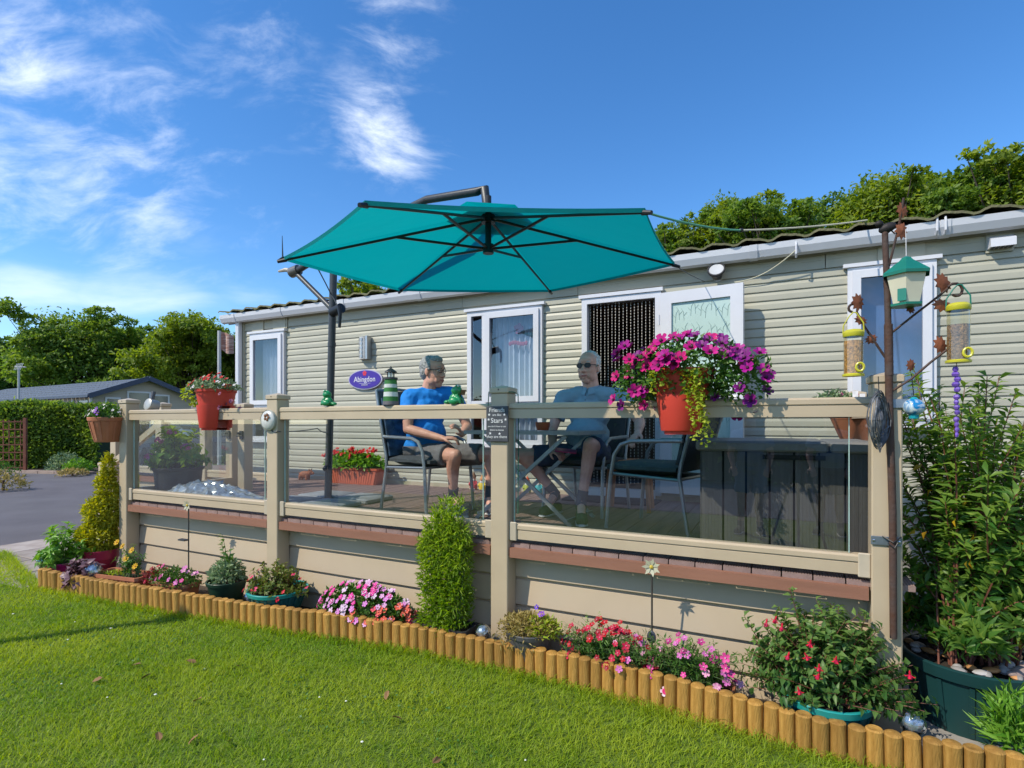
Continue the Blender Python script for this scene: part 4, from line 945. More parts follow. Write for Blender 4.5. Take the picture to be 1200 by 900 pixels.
def person(name_label, J, yaw, hyaw, hs, skin, shirt_c, short_c, hair_c, shoe_c, sock_c, hairfn, glasses, beltm=1.0, hpitch=0.0, collar=False):
    base = Vector((J['pelvis'].x, J['pelvis'].y, DZ)); r = thing('person', name_label, 'person', base)
    L = {k: v - base for k, v in J.items() if k not in ('curl', 'pnR', 'pnL')}; F = frame(yaw); F3 = F.to_3x3(); fw = F3 @ Vector((1, 0, 0)); sd = F3 @ Vector((0, 1, 0)); up = Vector((0, 0, 1))
    def torso(b, g):
        P, C, N_ = L['pelvis'], L['chest'], L['neck']
        b.ell((0, 0, 0), (.135 + g, .178 + g, .11 + g), 18, 12, Matrix.Translation(P + up * .02) @ F)
        b.ell((0, 0, 0), (.145 * beltm + g, .168 * beltm + g, .15 + g), 18, 12, Matrix.Translation(P.lerp(C, .42) + fw * .035) @ F)
        b.ell((0, 0, 0), (.122 + g, .178 + g, .165 + g), 18, 12, Matrix.Translation(C + fw * .005) @ F)
        b.ell((0, 0, 0), (.09 + g, .165 + g, .075 + g), 18, 12, Matrix.Translation(C.lerp(N_, .62)) @ F)
        limb(b, [L['shR'], N_.lerp(C, .25), L['shL']], [.056 + g * 1.1, .078 + g, .056 + g * 1.1])
    b = MB(); torso(b, 0)
    limb(b, [L['neck'] - up * .06 - fw * .01, L['head'] + Vector((0, 0, -.05)) - fw * .01], [.076, .068])
    for s in 'RL':
        limb(b, [L['sh' + s], L['sh' + s].lerp(L['el' + s], .5), L['el' + s]], [.058, .053, .044]); limb(b, [L['el' + s], L['el' + s].lerp(L['wr' + s], .3), L['wr' + s]], [.044, .045, .028])
        hd = L['ha' + s] - L['wr' + s]; hand(b, L['wr' + s], hd, J['pn' + s] if 'pn' + s in J else Vector((0, 0, -1)), J.get('curl', (.35, .45, .35)), 1.0, -1 if s == 'R' else 1)
        limb(b, [L['hi' + s], L['hi' + s].lerp(L['kn' + s], .5), L['kn' + s]], [.092, .082, .060])
        k_, a_ = L['kn' + s], L['an' + s]; bd = (k_ - L['hi' + s]); bd.z = 0; bd = -bd.normalized()
        limb(b, [k_, k_.lerp(a_, .28) + bd * .022, k_.lerp(a_, .6) + bd * .010, a_], [.060, .058, .045, .036]); b.ell(k_ + Vector((0, 0, .006)) - bd * .012, .052, 10, 8)
        limb(b, [a_, L['to' + s] + Vector((0, 0, .0))], [.036, .03])
    T = head_into(b, L['head'], frame(hyaw, hpitch), hs)
    o = b.build('body', skin, r); remesh(o, .0058, 3)
    # face details
    for s_ in (-1, 1):
        q = MB(); q.ell((.0765, .033 * s_, .009), (.0125, .0135, .009), 10, 8, T); e = q.build('eye', mat('eye_white', (.7, .68, .65), .3, var=.02), r, True)
        q = MB(); q.ell((.0865, .033 * s_, .009), (.0035, .0055, .0055), 8, 6, T); q.build('iris', mat('iris_brown', (.05, .035, .03), .2), e, True)
        q = MB(); q.tube([T @ Vector((.089, .016 * s_, .034)), T @ Vector((.090, .034 * s_, .040)), T @ Vector((.080, .054 * s_, .034))], [.004 * hs, .0055 * hs, .003 * hs], 6); q.build('eyebrow', hair_c, r, True)
    q = MB(); q.tube([T @ Vector((.089, -.026, -.064)), T @ Vector((.098, -.012, -.069)), T @ Vector((.100, 0, -.070)), T @ Vector((.098, .012, -.069)), T @ Vector((.089, .026, -.064))], [.003 * hs, .006 * hs, .007 * hs, .006 * hs, .003 * hs], 8); q.build('lips', mat('lips', (.42, .13, .11), .45), r, True)
    q = MB(); hairfn(q, T); ho = q.build('hair', hair_c, r); remesh(ho, .006, 1, tex_hair, .015)
    # clothes
    q = MB(); torso(q, .016); 
    for s in 'RL':
        el = L['sh' + s].lerp(L['el' + s], .66); d = (L['el' + s] - L['sh' + s]).normalized()
        q.tube([L['sh' + s] - d * .0, L['sh' + s].lerp(el, .5), el], [.074, .076, .080], 14)
    if not collar: q.tube([L['neck'] - up * .05, L['neck'] + up * .022 + fw * .008], [.100, .082], 14)
    so = q.build('shirt', shirt_c, r); remesh(so, .0085, 4, tex_fold, .022)
    if collar:
        c0 = L['neck'] + fw * .012
        for s_ in (-1, 1):
            q = MB(); vs = []
            for i in range(9):
                a = math.pi * (1 - i / 8) * .92 * s_ + (0.12 * s_); dv = F3 @ Vector((math.cos(a), math.sin(a), 0)); dr = .012 * (i / 8)
                vs += [c0 + dv * .068 + up * (.045 - .045 * (i / 8)) , c0 + dv * (.098 + dr) + up * (-.005 - .055 * (i / 8))]
            q.add(vs, [(2 * i, 2 * i + 1, 2 * i + 3, 2 * i + 2) for i in range(8)]); q.add([v - Vector((0, 0, .006)) for v in vs], [(2 * i, 2 * i + 2, 2 * i + 3, 2 * i + 1) for i in range(8)]); q.build('collar', shirt_c, so, True)
        for k in range(2): q = MB(); q.ell(c0 + fw * (.128 + .004 * k) + up * (-.07 - .04 * k), .006, 6, 5); q.build('button', mat('button', (.1, .12, .16), .4), so)
    q = MB(); q.ell((0, 0, 0), (.150 * beltm, .192 * beltm, .115), 18, 12, Matrix.Translation(L['pelvis'] + up * .0) @ F)
    for s in 'RL':
        h_, k_ = L['hi' + s], L['kn' + s]; e = h_.lerp(k_, .80); limb(q, [h_, h_.lerp(e, .5)], [.108, .104]); q.tube([h_.lerp(e, .4), e], [.104, .098], 14)
    sh_ = q.build('shorts', short_c, r); remesh(sh_, .0085, 4, tex_fold, .02)
    for s in 'RL':
        k_, a_, t_ = L['kn' + s], L['an' + s], L['to' + s]
        q = MB(); q.tube([a_.lerp(k_, .22), a_.lerp(k_, .1), a_, a_.lerp(t_, .2)], [.046, .043, .043, .04], 12); q.build('sock', sock_c, r, True)
        dn = (t_ - a_); dn.z = 0; dn.normalize(); z0 = min(a_.z - .075, t_.z - .03); heel = a_ - dn * .045; toe = Vector((t_.x, t_.y, z0 + .045))
        q = MB(); q.ell(heel + up * (z0 + .05 - heel.z), (.042, .042, .05), 12, 8); q.tube([Vector((heel.x, heel.y, z0 + .05)), Vector((a_.x, a_.y, z0 + .062)) + dn * .04, toe, toe + dn * .03], [.042, .048, .048, .03], 12); q.ell(a_ - up * .03, (.048, .048, .04), 12, 8)
        so_ = q.build('shoe', shoe_c, r); remesh(so_, .007, 3)
        q = MB(); q.tube([Vector((heel.x, heel.y, z0 + .008)) - dn * .03, Vector((a_.x, a_.y, z0 + .008)) + dn * .06, Vector((toe.x, toe.y, z0 + .01)), Vector((toe.x, toe.y, z0 + .016)) + dn * .035], [.04, .046, .047, .03], 12, flat=.30); q.build('sole', mat('shoe_sole', (.5, .5, .47), .6), so_, True)
    glasses(T, r, hs); return r, L, T
def hair_full(q, T):
    q.ell((-.026, 0, .048), (.092, .082, .088), 16, 12, T); q.ell((-.050, 0, -.005), (.060, .076, .068), 16, 12, T)
    q.ell((.030, 0, .098), (.052, .060, .036), 14, 10, T)
    for s_ in (-1, 1): q.ell((-.002, .074 * s_, .035), (.030, .010, .036), 10, 8, T)
def hair_crop(q, T):
    q.ell((-.024, 0, .050), (.0935, .0815, .0865), 16, 12, T); q.ell((-.050, 0, .0), (.058, .073, .062), 16, 12, T)
    for s_ in (-1, 1): q.ell((-.002, .072 * s_, .032), (.022, .009, .034), 10, 8, T)
def specs(T, r, hs, dark):
    m = mat('spectacle_frame', (.03, .025, .025), .35); g = thing('tmp', 'x x x x', 'x') if False else None
    fr = MB(); P = lambda *p: T @ Vector(p)
    for s_ in (-1, 1):
        n = 14; ring = [P(.098 - .010 * abs(math.cos(a)) * (1 if math.cos(a) * s_ > 0 else 0), .034 * s_ + .0245 * math.cos(a), .010 + .018 * math.sin(a)) for a in [2 * math.pi * i / n for i in range(n + 1)]]
        fr.tube(ring, .0022 * hs if not dark else .003 * hs, 5, cap=False); fr.tube([P(.090, .060 * s_, .014), P(.05, .080 * s_, .014), P(.0, .086 * s_, .012)], .0028 * hs, 5)
    fr.tube([P(.100, -.010, .014), P(.103, 0, .017), P(.100, .010, .014)], .0025 * hs, 5)
    g = fr.build('glasses', m, r, True)
    for s_ in (-1, 1):
        q = MB(); n = 14; vs = [P(.0975 - .009 * (1 if math.cos(2 * math.pi * i / n) * s_ > 0 else 0) * abs(math.cos(2 * math.pi * i / n)), .034 * s_ + .024 * math.cos(2 * math.pi * i / n), .010 + .0175 * math.sin(2 * math.pi * i / n)) for i in range(n)]
        q.add(vs, [tuple(range(n))]); q.build('lens', mat('dark_lens', (.008, .008, .009), .3, spec=.3) if dark else glassmat('spec_lens', (.85, .85, .85), 1.0, base=.04), g)
y1 = .86
J1m = dict(pelvis=ony(495, 527, y1 + .04), chest=ony(500, 483, y1 + .04), neck=ony(502, 458, y1 + .06), head=ony(507, 436, y1 + .05),
  shR=ony(479, 466, y1 - .12), shL=ony(531, 462, y1 + .20), elR=ony(478, 503, y1 - .20), wrR=ony(519, 514, y1 - .20), haR=ony(536, 513, y1 - .16), elL=ony(548, 500, y1 + .22), wrL=ony(541, 509, y1 - .02), haL=ony(536, 500, y1 - .09),
  hiR=ony(497, 533, y1 - .04), hiL=ony(510, 531, y1 + .14), knR=ony(533, 534, y1 - .22), knL=ony(579, 533, y1 + .10), anR=ony(531, 582, y1 - .10), anL=ony(574, 580, y1 + .06), toR=onz(544, 603, DZ + .03), toL=onz(574, 600, DZ + .03), pnR=Vector((.1, .2, -1)), pnL=Vector((-.6, .1, -.8)), curl=(.45, .6, .4))
blue = mat('tshirt_blue', (.008, .21, .66), .8, var=.07, vs=10)
person('man with grey hair and glasses in a bright blue t-shirt, seated facing right', J1m, R(-16), R(2), 1.13, skinm, blue, mat('shorts_grey', (.13, .125, .13), .85, var=.12, vs=20), mat('hair_grey', (.30, .30, .30), .75, var=.35, vs=60), mat('trainer_grey', (.23, .23, .25), .7, var=.4, vs=12), mat('sock_charcoal', (.07, .07, .075), .9), hair_full, lambda T, r, h: specs(T, r, h, False), 1.06, R(-2))
y2 = 1.36
J2m = dict(pelvis=ony(689, 529, y2 + .04), chest=ony(691, 485, y2 + .06), neck=ony(693, 455, y2 + .06), head=ony(690, 431, y2 + .02),
  shR=ony(660, 466, y2 + .04), shL=ony(728, 465, y2 + .02), elR=ony(647, 504, y2 - .06), wrR=ony(648, 527, y2 - .24), haR=ony(657, 532, y2 - .30), elL=ony(750, 494, y2 - .0), wrL=ony(748, 508, y2 - .22), haL=ony(741, 515, y2 - .30),
  hiR=ony(678, 533, y2 - .02), hiL=ony(701, 532, y2 - .02), knR=ony(611, 534, y2 - .30), knL=ony(692, 521, y2 - .40), anR=ony(651, 578, y2 - .16), anL=ony(681, 590, y2 - .44), toR=onz(637, 602, DZ + .03), toL=onz(682, 613, DZ + .03), pnR=Vector((.3, .1, -1)), pnL=Vector((.1, -.1, -1)), curl=(.3, .5, .4))
polo = mat('polo_slate_blue', (.21, .31, .40), .85, var=.08, vs=10)
person('man in dark sunglasses and a slate blue polo shirt, seated facing the camera', J2m, R(-94), R(-97), 1.14, skin2, polo, mat('shorts_navy', (.035, .05, .10), .85, var=.15, vs=20), mat('hair_white_grey', (.40, .40, .40), .75, var=.35, vs=60), mat('shoe_olive', (.055, .075, .035), .8, var=.4, vs=12), mat('sock_grey', (.10, .10, .11), .9), hair_crop, lambda T, r, h: specs(T, r, h, True), 1.12, R(0), collar=True)
b = MB(); M = Matrix.Translation(J2m['haR'] + Vector((.06, -.03, .03))) @ Euler((.15, .1, .3)).to_matrix().to_4x4(); b.box((-.09, -.06, -.006), (.09, .06, .006), M)
tag(b.build('pink_notebook', mat('magenta_cover', (.36, .03, .12), .5)), 'small magenta notebook held in the lap of the man in sunglasses', 'notebook')
# ---------------------------------------------------------------- pots and plants
terra = mat('terracotta', (.42, .155, .075), .75, var=.15, vs=7, bump=.15, bs=80, dirt=((.45, .33, .25), 5, .6, .45))
tealpot = mat('teal_plastic', (.012, .115, .115), .38, var=.1, vs=6, spec=.5); tealrim = mat('teal_plastic_rim', (.015, .27, .25), .4, var=.1, vs=6)
redpl = mat('red_plastic', (.60, .055, .035), .5, var=.06, vs=5, dirt=((.48, .16, .10), 4, .6, .3)); magp = mat('magenta_plastic', (.40, .012, .13), .4, var=.05); marp = mat('maroon_glaze', (.40, .028, .06), .35, var=.1)
blackpl = mat('black_planter', (.03, .031, .034), .5, var=.2, vs=8); greenpl = mat('dark_green_plastic', (.014, .045, .025), .45, var=.15); greypl = mat('grey_planter', (.075, .075, .08), .6, var=.3, vs=5); tubm = mat('tub_green', (.010, .048, .050), .42, var=.15, vs=4, dirt=((.06, .07, .055), 5, .58, .4))
compost = mat('compost', (.035, .025, .018), .95, var=.4, vs=30, bump=.8, bs=90)
stemg = mat('stem_green', (.10, .17, .05), .6); stemr = mat('stem_reddish', (.15, .055, .035), .6, var=.3); stemb = mat('stem_brown', (.07, .045, .03), .8, var=.3)
LF = dict(mid=leafmat('leaf_mid', (0.046, 0.130, 0.021), (0.130, 0.260, 0.046)), dark=leafmat('leaf_dark', (0.021, 0.075, 0.018), (0.065, 0.163, 0.039)), lime=leafmat('leaf_lime', (0.260, 0.390, 0.026), (0.468, 0.500, 0.065)), gold=leafmat('leaf_gold', (.27, .31, .02), (.55, .52, .05), .42),
  bright=leafmat('leaf_bright', (0.098, 0.260, 0.019), (0.260, 0.468, 0.065)), purple=leafmat('leaf_purple', (0.072, 0.026, 0.042), (0.260, 0.156, 0.182), .15), pale=leafmat('leaf_pale', (0.130, 0.221, 0.091), (0.351, 0.442, 0.260)), heath=leafmat('leaf_heath', (0.260, 0.221, 0.052), (0.494, 0.390, 0.156)), bush=leafmat('leaf_bush', (.05, .155, .025), (.26, .38, .06), .45), reddish=leafmat('leaf_reddish', (0.208, 0.039, 0.039), (0.338, 0.091, 0.052)))
def bud(name, c, c2=None): return mat(name, c, .6, var=.12, vs=30)
def flower_mesh(name, n, r, cup, cp, cc, cr=.22, wide=1.0, edge=None):
    b = MB(); vs = []; fs = []
    for k in range(n):
        a = 2 * math.pi * k / n; w = math.pi / n * wide; o = len(vs)
        def P(rad, ang, z): return (rad * math.cos(ang), rad * math.sin(ang), z)
        j = random.uniform(-.08, .08)
        vs += [(0, 0, -.25 * r * (cup > 0)), P(.55 * r, a - w * .95, cup * r * .55), P(.96 * r, a - w * .55, cup * r * (.9 + j)), P(1.0 * r, a, cup * r * (.8 + j)), P(.96 * r, a + w * .55, cup * r * (.9 - j)), P(.55 * r, a + w * .95, cup * r * .55)]
        fs += [(o, o + 1, o + 2, o + 3), (o, o + 3, o + 4, o + 5)]
    b.add(vs, fs); b.cur = 1
    b.lathe([(0, .02 * r + cup * r * .2), (cr * r, .10 * r + cup * r * .25), (cr * r * 1.1, -.05 * r)], 7)
    return b.mesh(name, [cp, cc], True)
yel = bud('flower_yellow_eye', (.55, .40, .05)); drk = bud('flower_dark_eye', (.05, .004, .03)); wht = bud('flower_white', (.72, .70, .70))
def cols(pre, L, n, r, cup, cc, **k): return [flower_mesh('flower', n, r * random.uniform(.9, 1.1), cup, bud(pre + str(i), c), cc, **k) for i, c in enumerate(L)]
PET = cols('petunia', [(.42, .001, .17), (.32, .001, .20), (.17, .002, .15), (.48, .002, .14)], 5, .040, .35, drk, wide=1.12)
IMP = cols('impatiens', [(.62, .03, .26), (.60, .30, .52), (.55, .18, .48), (.62, .09, .05), (.62, .05, .09), (.58, .42, .55)], 5, .026, .08, wht, wide=1.1, cr=.10)
DIR = cols('dianthus_red', [(.36, .001, .008), (.26, .001, .012), (.42, .003, .04)], 5, .019, .12, bud('dianthus_eye', (.55, .25, .28)), wide=1.05, cr=.16)
DIP = cols('dianthus_pink', [(.60, .05, .25), (.50, .12, .36), (.62, .28, .42), (.36, .02, .16)], 5, .019, .1, bud('dianthus_pale', (.60, .40, .45)), wide=1.05, cr=.16)
GER = cols('geranium', [(.62, .012, .012), (.50, .008, .01), (.66, .05, .03)], 5, .016, .25, bud('ger_eye', (.4, .02, .02)), wide=1.05)
CAL = cols('calendula', [(.70, .30, .01), (.68, .42, .02)], 9, .022, .05, bud('cal_eye', (.5, .2, .02)), wide=.9)
WH = cols('whitefl', [(.70, .68, .66), (.64, .60, .68)], 5, .016, .1, yel); VI = cols('violetfl', [(.10, .03, .42), (.22, .06, .45)], 5, .022, .1, yel); HYD = cols('hydrangea', [(.58, .10, .20), (.50, .07, .26)], 4, .017, .1, bud('hyd_eye', (.4, .3, .3)), wide=1.1)
def align(d, spin=None):
    q = Vector(d).normalized().to_track_quat('Z', 'Y'); return q @ Quaternion((0, 0, 1), random.uniform(0, 6.28) if spin is None else spin)
def put_flower(me, par, p, d, s=1.0):
    o = obj('flower', me, par, p); o.rotation_mode = 'QUATERNION'; o.rotation_quaternion = align(d); o.scale = (s, s, s); return o
def pot_round(par, rt, rb, h, m, rimm=None, rim=.03, ribs=0, n=28):
    b = MB(); b.lathe([(rb * .96, .0), (rb, .004), (rt * .97, h - rim - .002)], n)
    if ribs:
        for k in range(ribs):
            a = 2 * math.pi * k / ribs; b.bar((rb * 1.0 * math.cos(a), rb * 1.0 * math.sin(a), .02), (rt * .97 * math.cos(a), rt * .97 * math.sin(a), h - rim - .01), .02, .012, up=(math.cos(a), math.sin(a), 0))
    b.lathe([(0, .002), (rb * .96, .0)], n); p = b.build('pot', m, par, True)
    r_ = MB(); r_.lathe([(rt * .97, h - rim - .002), (rt * 1.03, h - rim), (rt * 1.06, h - .004), (rt * 1.04, h), (rt * .97, h - .002), (rt * .93, h - .05)], n); r_.build('rim', rimm or m, p, True)
    s_ = MB(); s_.lathe([(0, h - .03), (rt * .95, h - .035)], n); s_.build('soil', compost, par); return p
def trough(par, L, Wd, h, m, taper=.86, ribs=True):
    b = MB(); T = taper; t = .012
    def ring(l, w, z): c = .02; return [(-l + c, -w, z), (l - c, -w, z), (l, -w + c, z), (l, w - c, z), (l - c, w, z), (-l + c, w, z), (-l, w - c, z), (-l, -w + c, z)]
    L /= 2; Wd /= 2; R_ = [ring(L * T, Wd * T, 0), ring(L * .97, Wd * .95, h - .03), ring(L * 1.02, Wd * 1.06, h - .03), ring(L * 1.02, Wd * 1.06, h), ring(L * .97, Wd * .93, h), ring(L * .95, Wd * .9, h - .04)]
    vs = [p for r in R_ for p in r]; fs = [(i * 8 + k, i * 8 + (k + 1) % 8, (i + 1) * 8 + (k + 1) % 8, (i + 1) * 8 + k) for i in range(5) for k in range(8)] + [tuple(range(7, -1, -1))]
    b.add(vs, fs)
    if ribs:
        n = int(L * 2 / .05)
        for k in range(n): x = -L * .8 + k * (1.6 * L) / (n - 1); b.bar((x * T, -Wd * T - .001, .01), (x, -Wd * .96 - .001, h - .035), .014, .007, up=(0, 1, 0))
    b.build('pot', m, par); s_ = MB(); s_.add(ring(L * .955, Wd * .905, h - .035), [tuple(range(8))]); s_.build('soil', compost, par)
def mound_pts(n, c, r, lo=.55, rng=RNG, half=True):
    d = nrm(rng.normal(size=(n, 3)));
    if half: d[:, 2] = np.abs(d[:, 2]) * 1.0
    rr = rng.uniform(lo, 1.02, n) ** .8; P = np.array(c) + d * rr[:, None] * np.array(r); return P, d
def mound(par, c, r, n, L, Wd, m, lo=.5, droop=.25, five=False, half=True, up=.35, name='foliage', lump=.0):
    P, d = mound_pts(n, c, r, lo, half=half)
    if lump: P = P + lump * np.sin(P * np.array([[31, 27, 23]]) + 1.3)[:, [1, 2, 0]]
    D = d * .8 + RNG.normal(0, .55, (n, 3)) + np.array([0, 0, up]); tint = np.clip(.45 + .3 * RNG.normal(size=n) + .15 * np.sin(P[:, 0] * 40) * np.sin(P[:, 2] * 33), 0, 1)
    return foliage(name, P, D, L * RNG.uniform(.65, 1.25, n), Wd * RNG.uniform(.7, 1.2, n), m, par, tint, droop=droop, five=five, nvec=d * .7 + np.array([0, 0, .55]))
def shrub(par, stems, k, L, Wd, m, sm, start=.25, sr=.004, droop=.3, five=True, spread=.75, upw=.25, name='foliage', rng=RNG):
    """stems: list of (base, control, tip); leaves set alternately along each"""
    Ps, Ds = [], []; b = MB()
    for (a, c, t) in stems:
        a, c, t = Vector(a), Vector(c), Vector(t); pts = [a * (1 - u) ** 2 + c * 2 * u * (1 - u) + t * u * u for u in (0, .25, .5, .75, 1)]
        b.tube(pts, [sr, sr * .9, sr * .75, sr * .6, sr * .3], 5, cap=False)
        u = start + (1 - start) * (np.arange(k) + rng.random(k)) / k; A, Cc, T = map(np.array, (a, c, t))
        P = A * ((1 - u) ** 2)[:, None] + Cc * (2 * u * (1 - u))[:, None] + T * (u * u)[:, None]; tg = nrm((2 * (1 - u))[:, None] * (Cc - A) + (2 * u)[:, None] * (T - Cc))
        rd = nrm(rng.normal(size=(k, 3))); rd = nrm(rd - tg * (rd * tg).sum(1, keepdims=True)); Ps.append(P); Ds.append(tg * (1 - spread) + rd * spread + np.array([0, 0, upw]))
    P = np.concatenate(Ps); D = np.concatenate(Ds); n = len(P); b.build('stems', sm, par, True)
    tint = np.clip(.42 + .28 * rng.normal(size=n) + .25 * (P[:, 2] - P[:, 2].mean()) / max(P[:, 2].std(), .01) * .5, 0, 1)
    return foliage(name, P, D, L * rng.uniform(.6, 1.25, n), Wd * rng.uniform(.75, 1.2, n), m, par, tint, five=five, droop=droop, nvec=nrm(P - P.mean(0)) * .55 + np.array([0, 0, .65]))
def dome_stems(n, rb, c, r, z0, bend=.5, lo=.8, zmin=.05):
    out = []
    for i in range(n):
        a = random.uniform(0, 2 * math.pi); e = math.asin(random.uniform(zmin, 1)); q = random.uniform(lo, 1.05)
        t = Vector((c[0] + r[0] * q * math.cos(e) * math.cos(a), c[1] + r[1] * q * math.cos(e) * math.sin(a), c[2] + r[2] * q * math.sin(e))); b0 = Vector((random.uniform(-rb, rb), random.uniform(-rb, rb) * .7, z0))
        m_ = b0.lerp(t, .5) + Vector((0, 0, abs(t.z - z0) * bend * .4)); out.append((b0, m_, t))
    return out
def scatter(par, meshes, c, r, n, half=True, bias=(-.25, -.75, .6), s=(.8, 1.15), zr=None, lo=.95):
    k = 0
    while k < n:
        d = Vector(nrm(RNG.normal(size=(1, 3)))[0])
        if half: d.z = abs(d.z)
        if d.y > .35 or (zr and not (zr[0] <= d.z <= zr[1])): continue
        q = random.uniform(lo, 1.06); p = Vector((c[0] + d.x * r[0] * q, c[1] + d.y * r[1] * q, c[2] + d.z * r[2] * q))
        put_flower(random.choice(meshes), par, p, d * .55 + Vector(bias) + Vector((random.uniform(-.35, .35), random.uniform(-.3, .3), random.uniform(-.3, .3))), random.uniform(*s)); k += 1
PG = 'potted plants in the border below the deck'
def pp(label, x, y, z=.014, rz=0, group=PG, name='potted_plant'): return thing(name, label, 'potted plant', (x, y, z), rz, group)
# --- border, from the left
t = pp('golden conifer in a maroon pot beside the corner post', -6.74, -.12)
pot_round(t, .165, .12, .25, marp, rim=.09)
for (cx, cz, r, h) in ((0, .38, .17, .22), (-.03, .58, .15, .2), (.05, .72, .13, .2), (.07, .92, .09, .25), (.09, 1.10, .055, .2)):
    pass
mound(t, (-.02, 0, .36), (.20, .17, .18), 3200, .045, .018, LF['gold'], lo=.6, half=False, lump=.02); mound(t, (.02, .02, .60), (.175, .15, .18), 2600, .045, .018, LF['gold'], lo=.6, half=False, lump=.02); mound(t, (.09, .02, .84), (.10, .10, .22), 1600, .042, .016, LF['gold'], lo=.5, half=False, lump=.015); mound(t, (.11, .02, 1.06), (.06, .06, .18), 800, .038, .015, LF['gold'], lo=.3, half=False)
b = MB(); b.tube([(0, 0, .2), (.02, .02, .6), (.1, .02, 1.05)], [.02, .014, .006], 6); b.build('trunk', stemb, t)
t = pp('bright green leafy plant in a magenta pot at the left end of the edging', -6.84, -.40)
pot_round(t, .13, .09, .17, magp, rim=.025); shrub(t, dome_stems(34, .05, (0, .02, .16), (.27, .22, .40), .13), 20, .075, .034, LF['bright'], stemg, start=.3, droop=.35)
t = pp('dark purple heuchera spilling over the log edging', -6.24, -.50, name='heuchera'); shrub(t, dome_stems(46, .05, (0, -.02, .04), (.23, .15, .24), .0, zmin=.15), 9, .06, .055, LF['purple'], stemr, start=.55, droop=.3, spread=.7)
t = pp('yellow marigolds in a terracotta trough by the corner post', -5.85, -.37, rz=R(9)); trough(t, .56, .22, .17, terra)
shrub(t, [((random.uniform(-.05, .2), random.uniform(-.05, .05), .14), (random.uniform(-.02, .2), 0, .26), (random.uniform(-.08, .22), random.uniform(-.09, .06), random.uniform(.26, .42))) for k in range(20)], 14, .045, .016, LF['mid'], stemg, start=.1)
mound(t, (-.12, 0, .14), (.12, .06, .03), 120, .03, .012, LF['lime'])
for (x, z) in ((-.02, .46), (.05, .43), (.09, .32), (.16, .40), (.20, .26)): put_flower(random.choice(CAL), t, (x, -.06, z), (random.uniform(-.4, .2), -.8, .5), 1.25)
t = pp('pink dianthus with red leaved edge in a low terracotta pot', -5.25, -.27, rz=R(6)); trough(t, .42, .17, .15, terra)
mound(t, (0, -.01, .13), (.29, .13, .13), 900, .04, .009, LF['mid'], lo=.4); mound(t, (-.25, 0, .12), (.11, .10, .13), 260, .03, .018, LF['reddish'], lo=.3)
scatter(t, DIP, (0, -.01, .15), (.27, .13, .16), 20, s=(.8, 1.35)); scatter(t, DIR, (-.22, 0, .13), (.1, .1, .13), 6)
t = pp('pale green wispy plant in a dark green pot', -4.72, -.17); pot_round(t, .155, .115, .20, greenpl)
mound(t, (0, 0, .20), (.15, .13, .17), 700, .042, .026, LF['pale'], lo=.4); shrub(t, [((.01, 0, .2), (.01, 0, .4), (-.03, -.02, .58)), ((.0, 0, .2), (-.04, 0, .36), (-.06, 0, .50)), ((.03, 0, .2), (.04, 0, .33), (.05, -.03, .44))], 14, .05, .028, LF['mid'], stemg, start=.3)
t = pp('red fuchsia in a round teal pot with a bright rim', -4.07, -.20); pot_round(t, .22, .145, .225, tealpot, tealrim, ribs=22)
shrub(t, dome_stems(60, .08, (0, -.01, .20), (.30, .20, .23), .18), 22, .036, .019, leafmat('leaf_fuchsia', (.07, .12, .015), (.22, .25, .05)), stemr, start=.3, droop=.2)
scatter(t, cols('fuchsia_red', [(.55, .006, .03), (.55, .02, .10)], 4, .019, -.3, drk), (0, -.01, .2), (.29, .19, .21), 13)
t = pp('dense mound of pink, lilac and coral busy lizzies', -3.22, -.13); trough(t, .60, .20, .15, terra)
mound(t, (0, -.02, .13), (.43, .17, .21), 1700, .036, .024, LF['mid'], lo=.55)
for k in range(130):
    while True:
        d = Vector(nrm(RNG.normal(size=(1, 3)))[0]); d.z = abs(d.z)
        if d.y < .25: break
    p = Vector((d.x * .44, -.02 + d.y * .19, .125 + d.z * .235)); u = d.x + random.gauss(0, .15)
    sel = random.choice([IMP[0], IMP[0], IMP[2]]) if u < -.55 else (random.choice([IMP[3], IMP[4], IMP[3], IMP[1]]) if (u > .05 and d.z < .55) else random.choice([IMP[1], IMP[2], IMP[0], IMP[5], IMP[1]]))
    put_flower(sel, t, p, d * .6 + Vector((-.2, -.7, .55)), random.uniform(.75, 1.1))
t = pp('tall feathery bright green burning bush in a black trough', -2.53, -.13); trough(t, .42, .19, .17, blackpl, ribs=False)
n = 6200; hz = RNG.random(n) ** .9; rad = (.165 + .03 * np.sin(hz * 9)) * np.clip(1.25 - hz ** 4 * .9, .3, 1.08) * (.8 + .35 * np.clip(hz * 3, 0, 1)); an = RNG.uniform(0, 6.283, n); q = RNG.uniform(.45, 1.05, n)
# several upright plumes
pc = RNG.integers(0, 11, n); px_ = np.linspace(-.15, .15, 11)[pc]; ph = np.array([.62, .74, .70, .84, .80, .90, .76, .80, .92, .72, .66])[pc]
P = np.stack([px_ * (.75 + .35 * hz) + np.cos(an) * .055 * q * (1.15 - hz * .75), np.sin(an) * .11 * q * (1.1 - hz * .7), .12 + ph * hz], 1); D = np.stack([np.cos(an) * .55, np.sin(an) * .55 - .15, .75 + 0 * an], 1) + RNG.normal(0, .25, (n, 3)); D[:, 2] -= (RNG.random(n) < .35) * .9
foliage('foliage', P, D, .052 * RNG.uniform(.7, 1.2, n), .0085, leafmat('leaf_kochia', (.13, .28, .015), (.34, .46, .06), .45), t, np.clip(.3 + .45 * hz + RNG.normal(0, .18, n), 0, 1), droop=.25, rng=RNG)
b = MB()
for k in range(11): x = np.linspace(-.15, .15, 11)[k]; b.tube([(x * .7, 0, .12), (x * 1.05, 0, .12 + .6)], [.005, .002], 5)
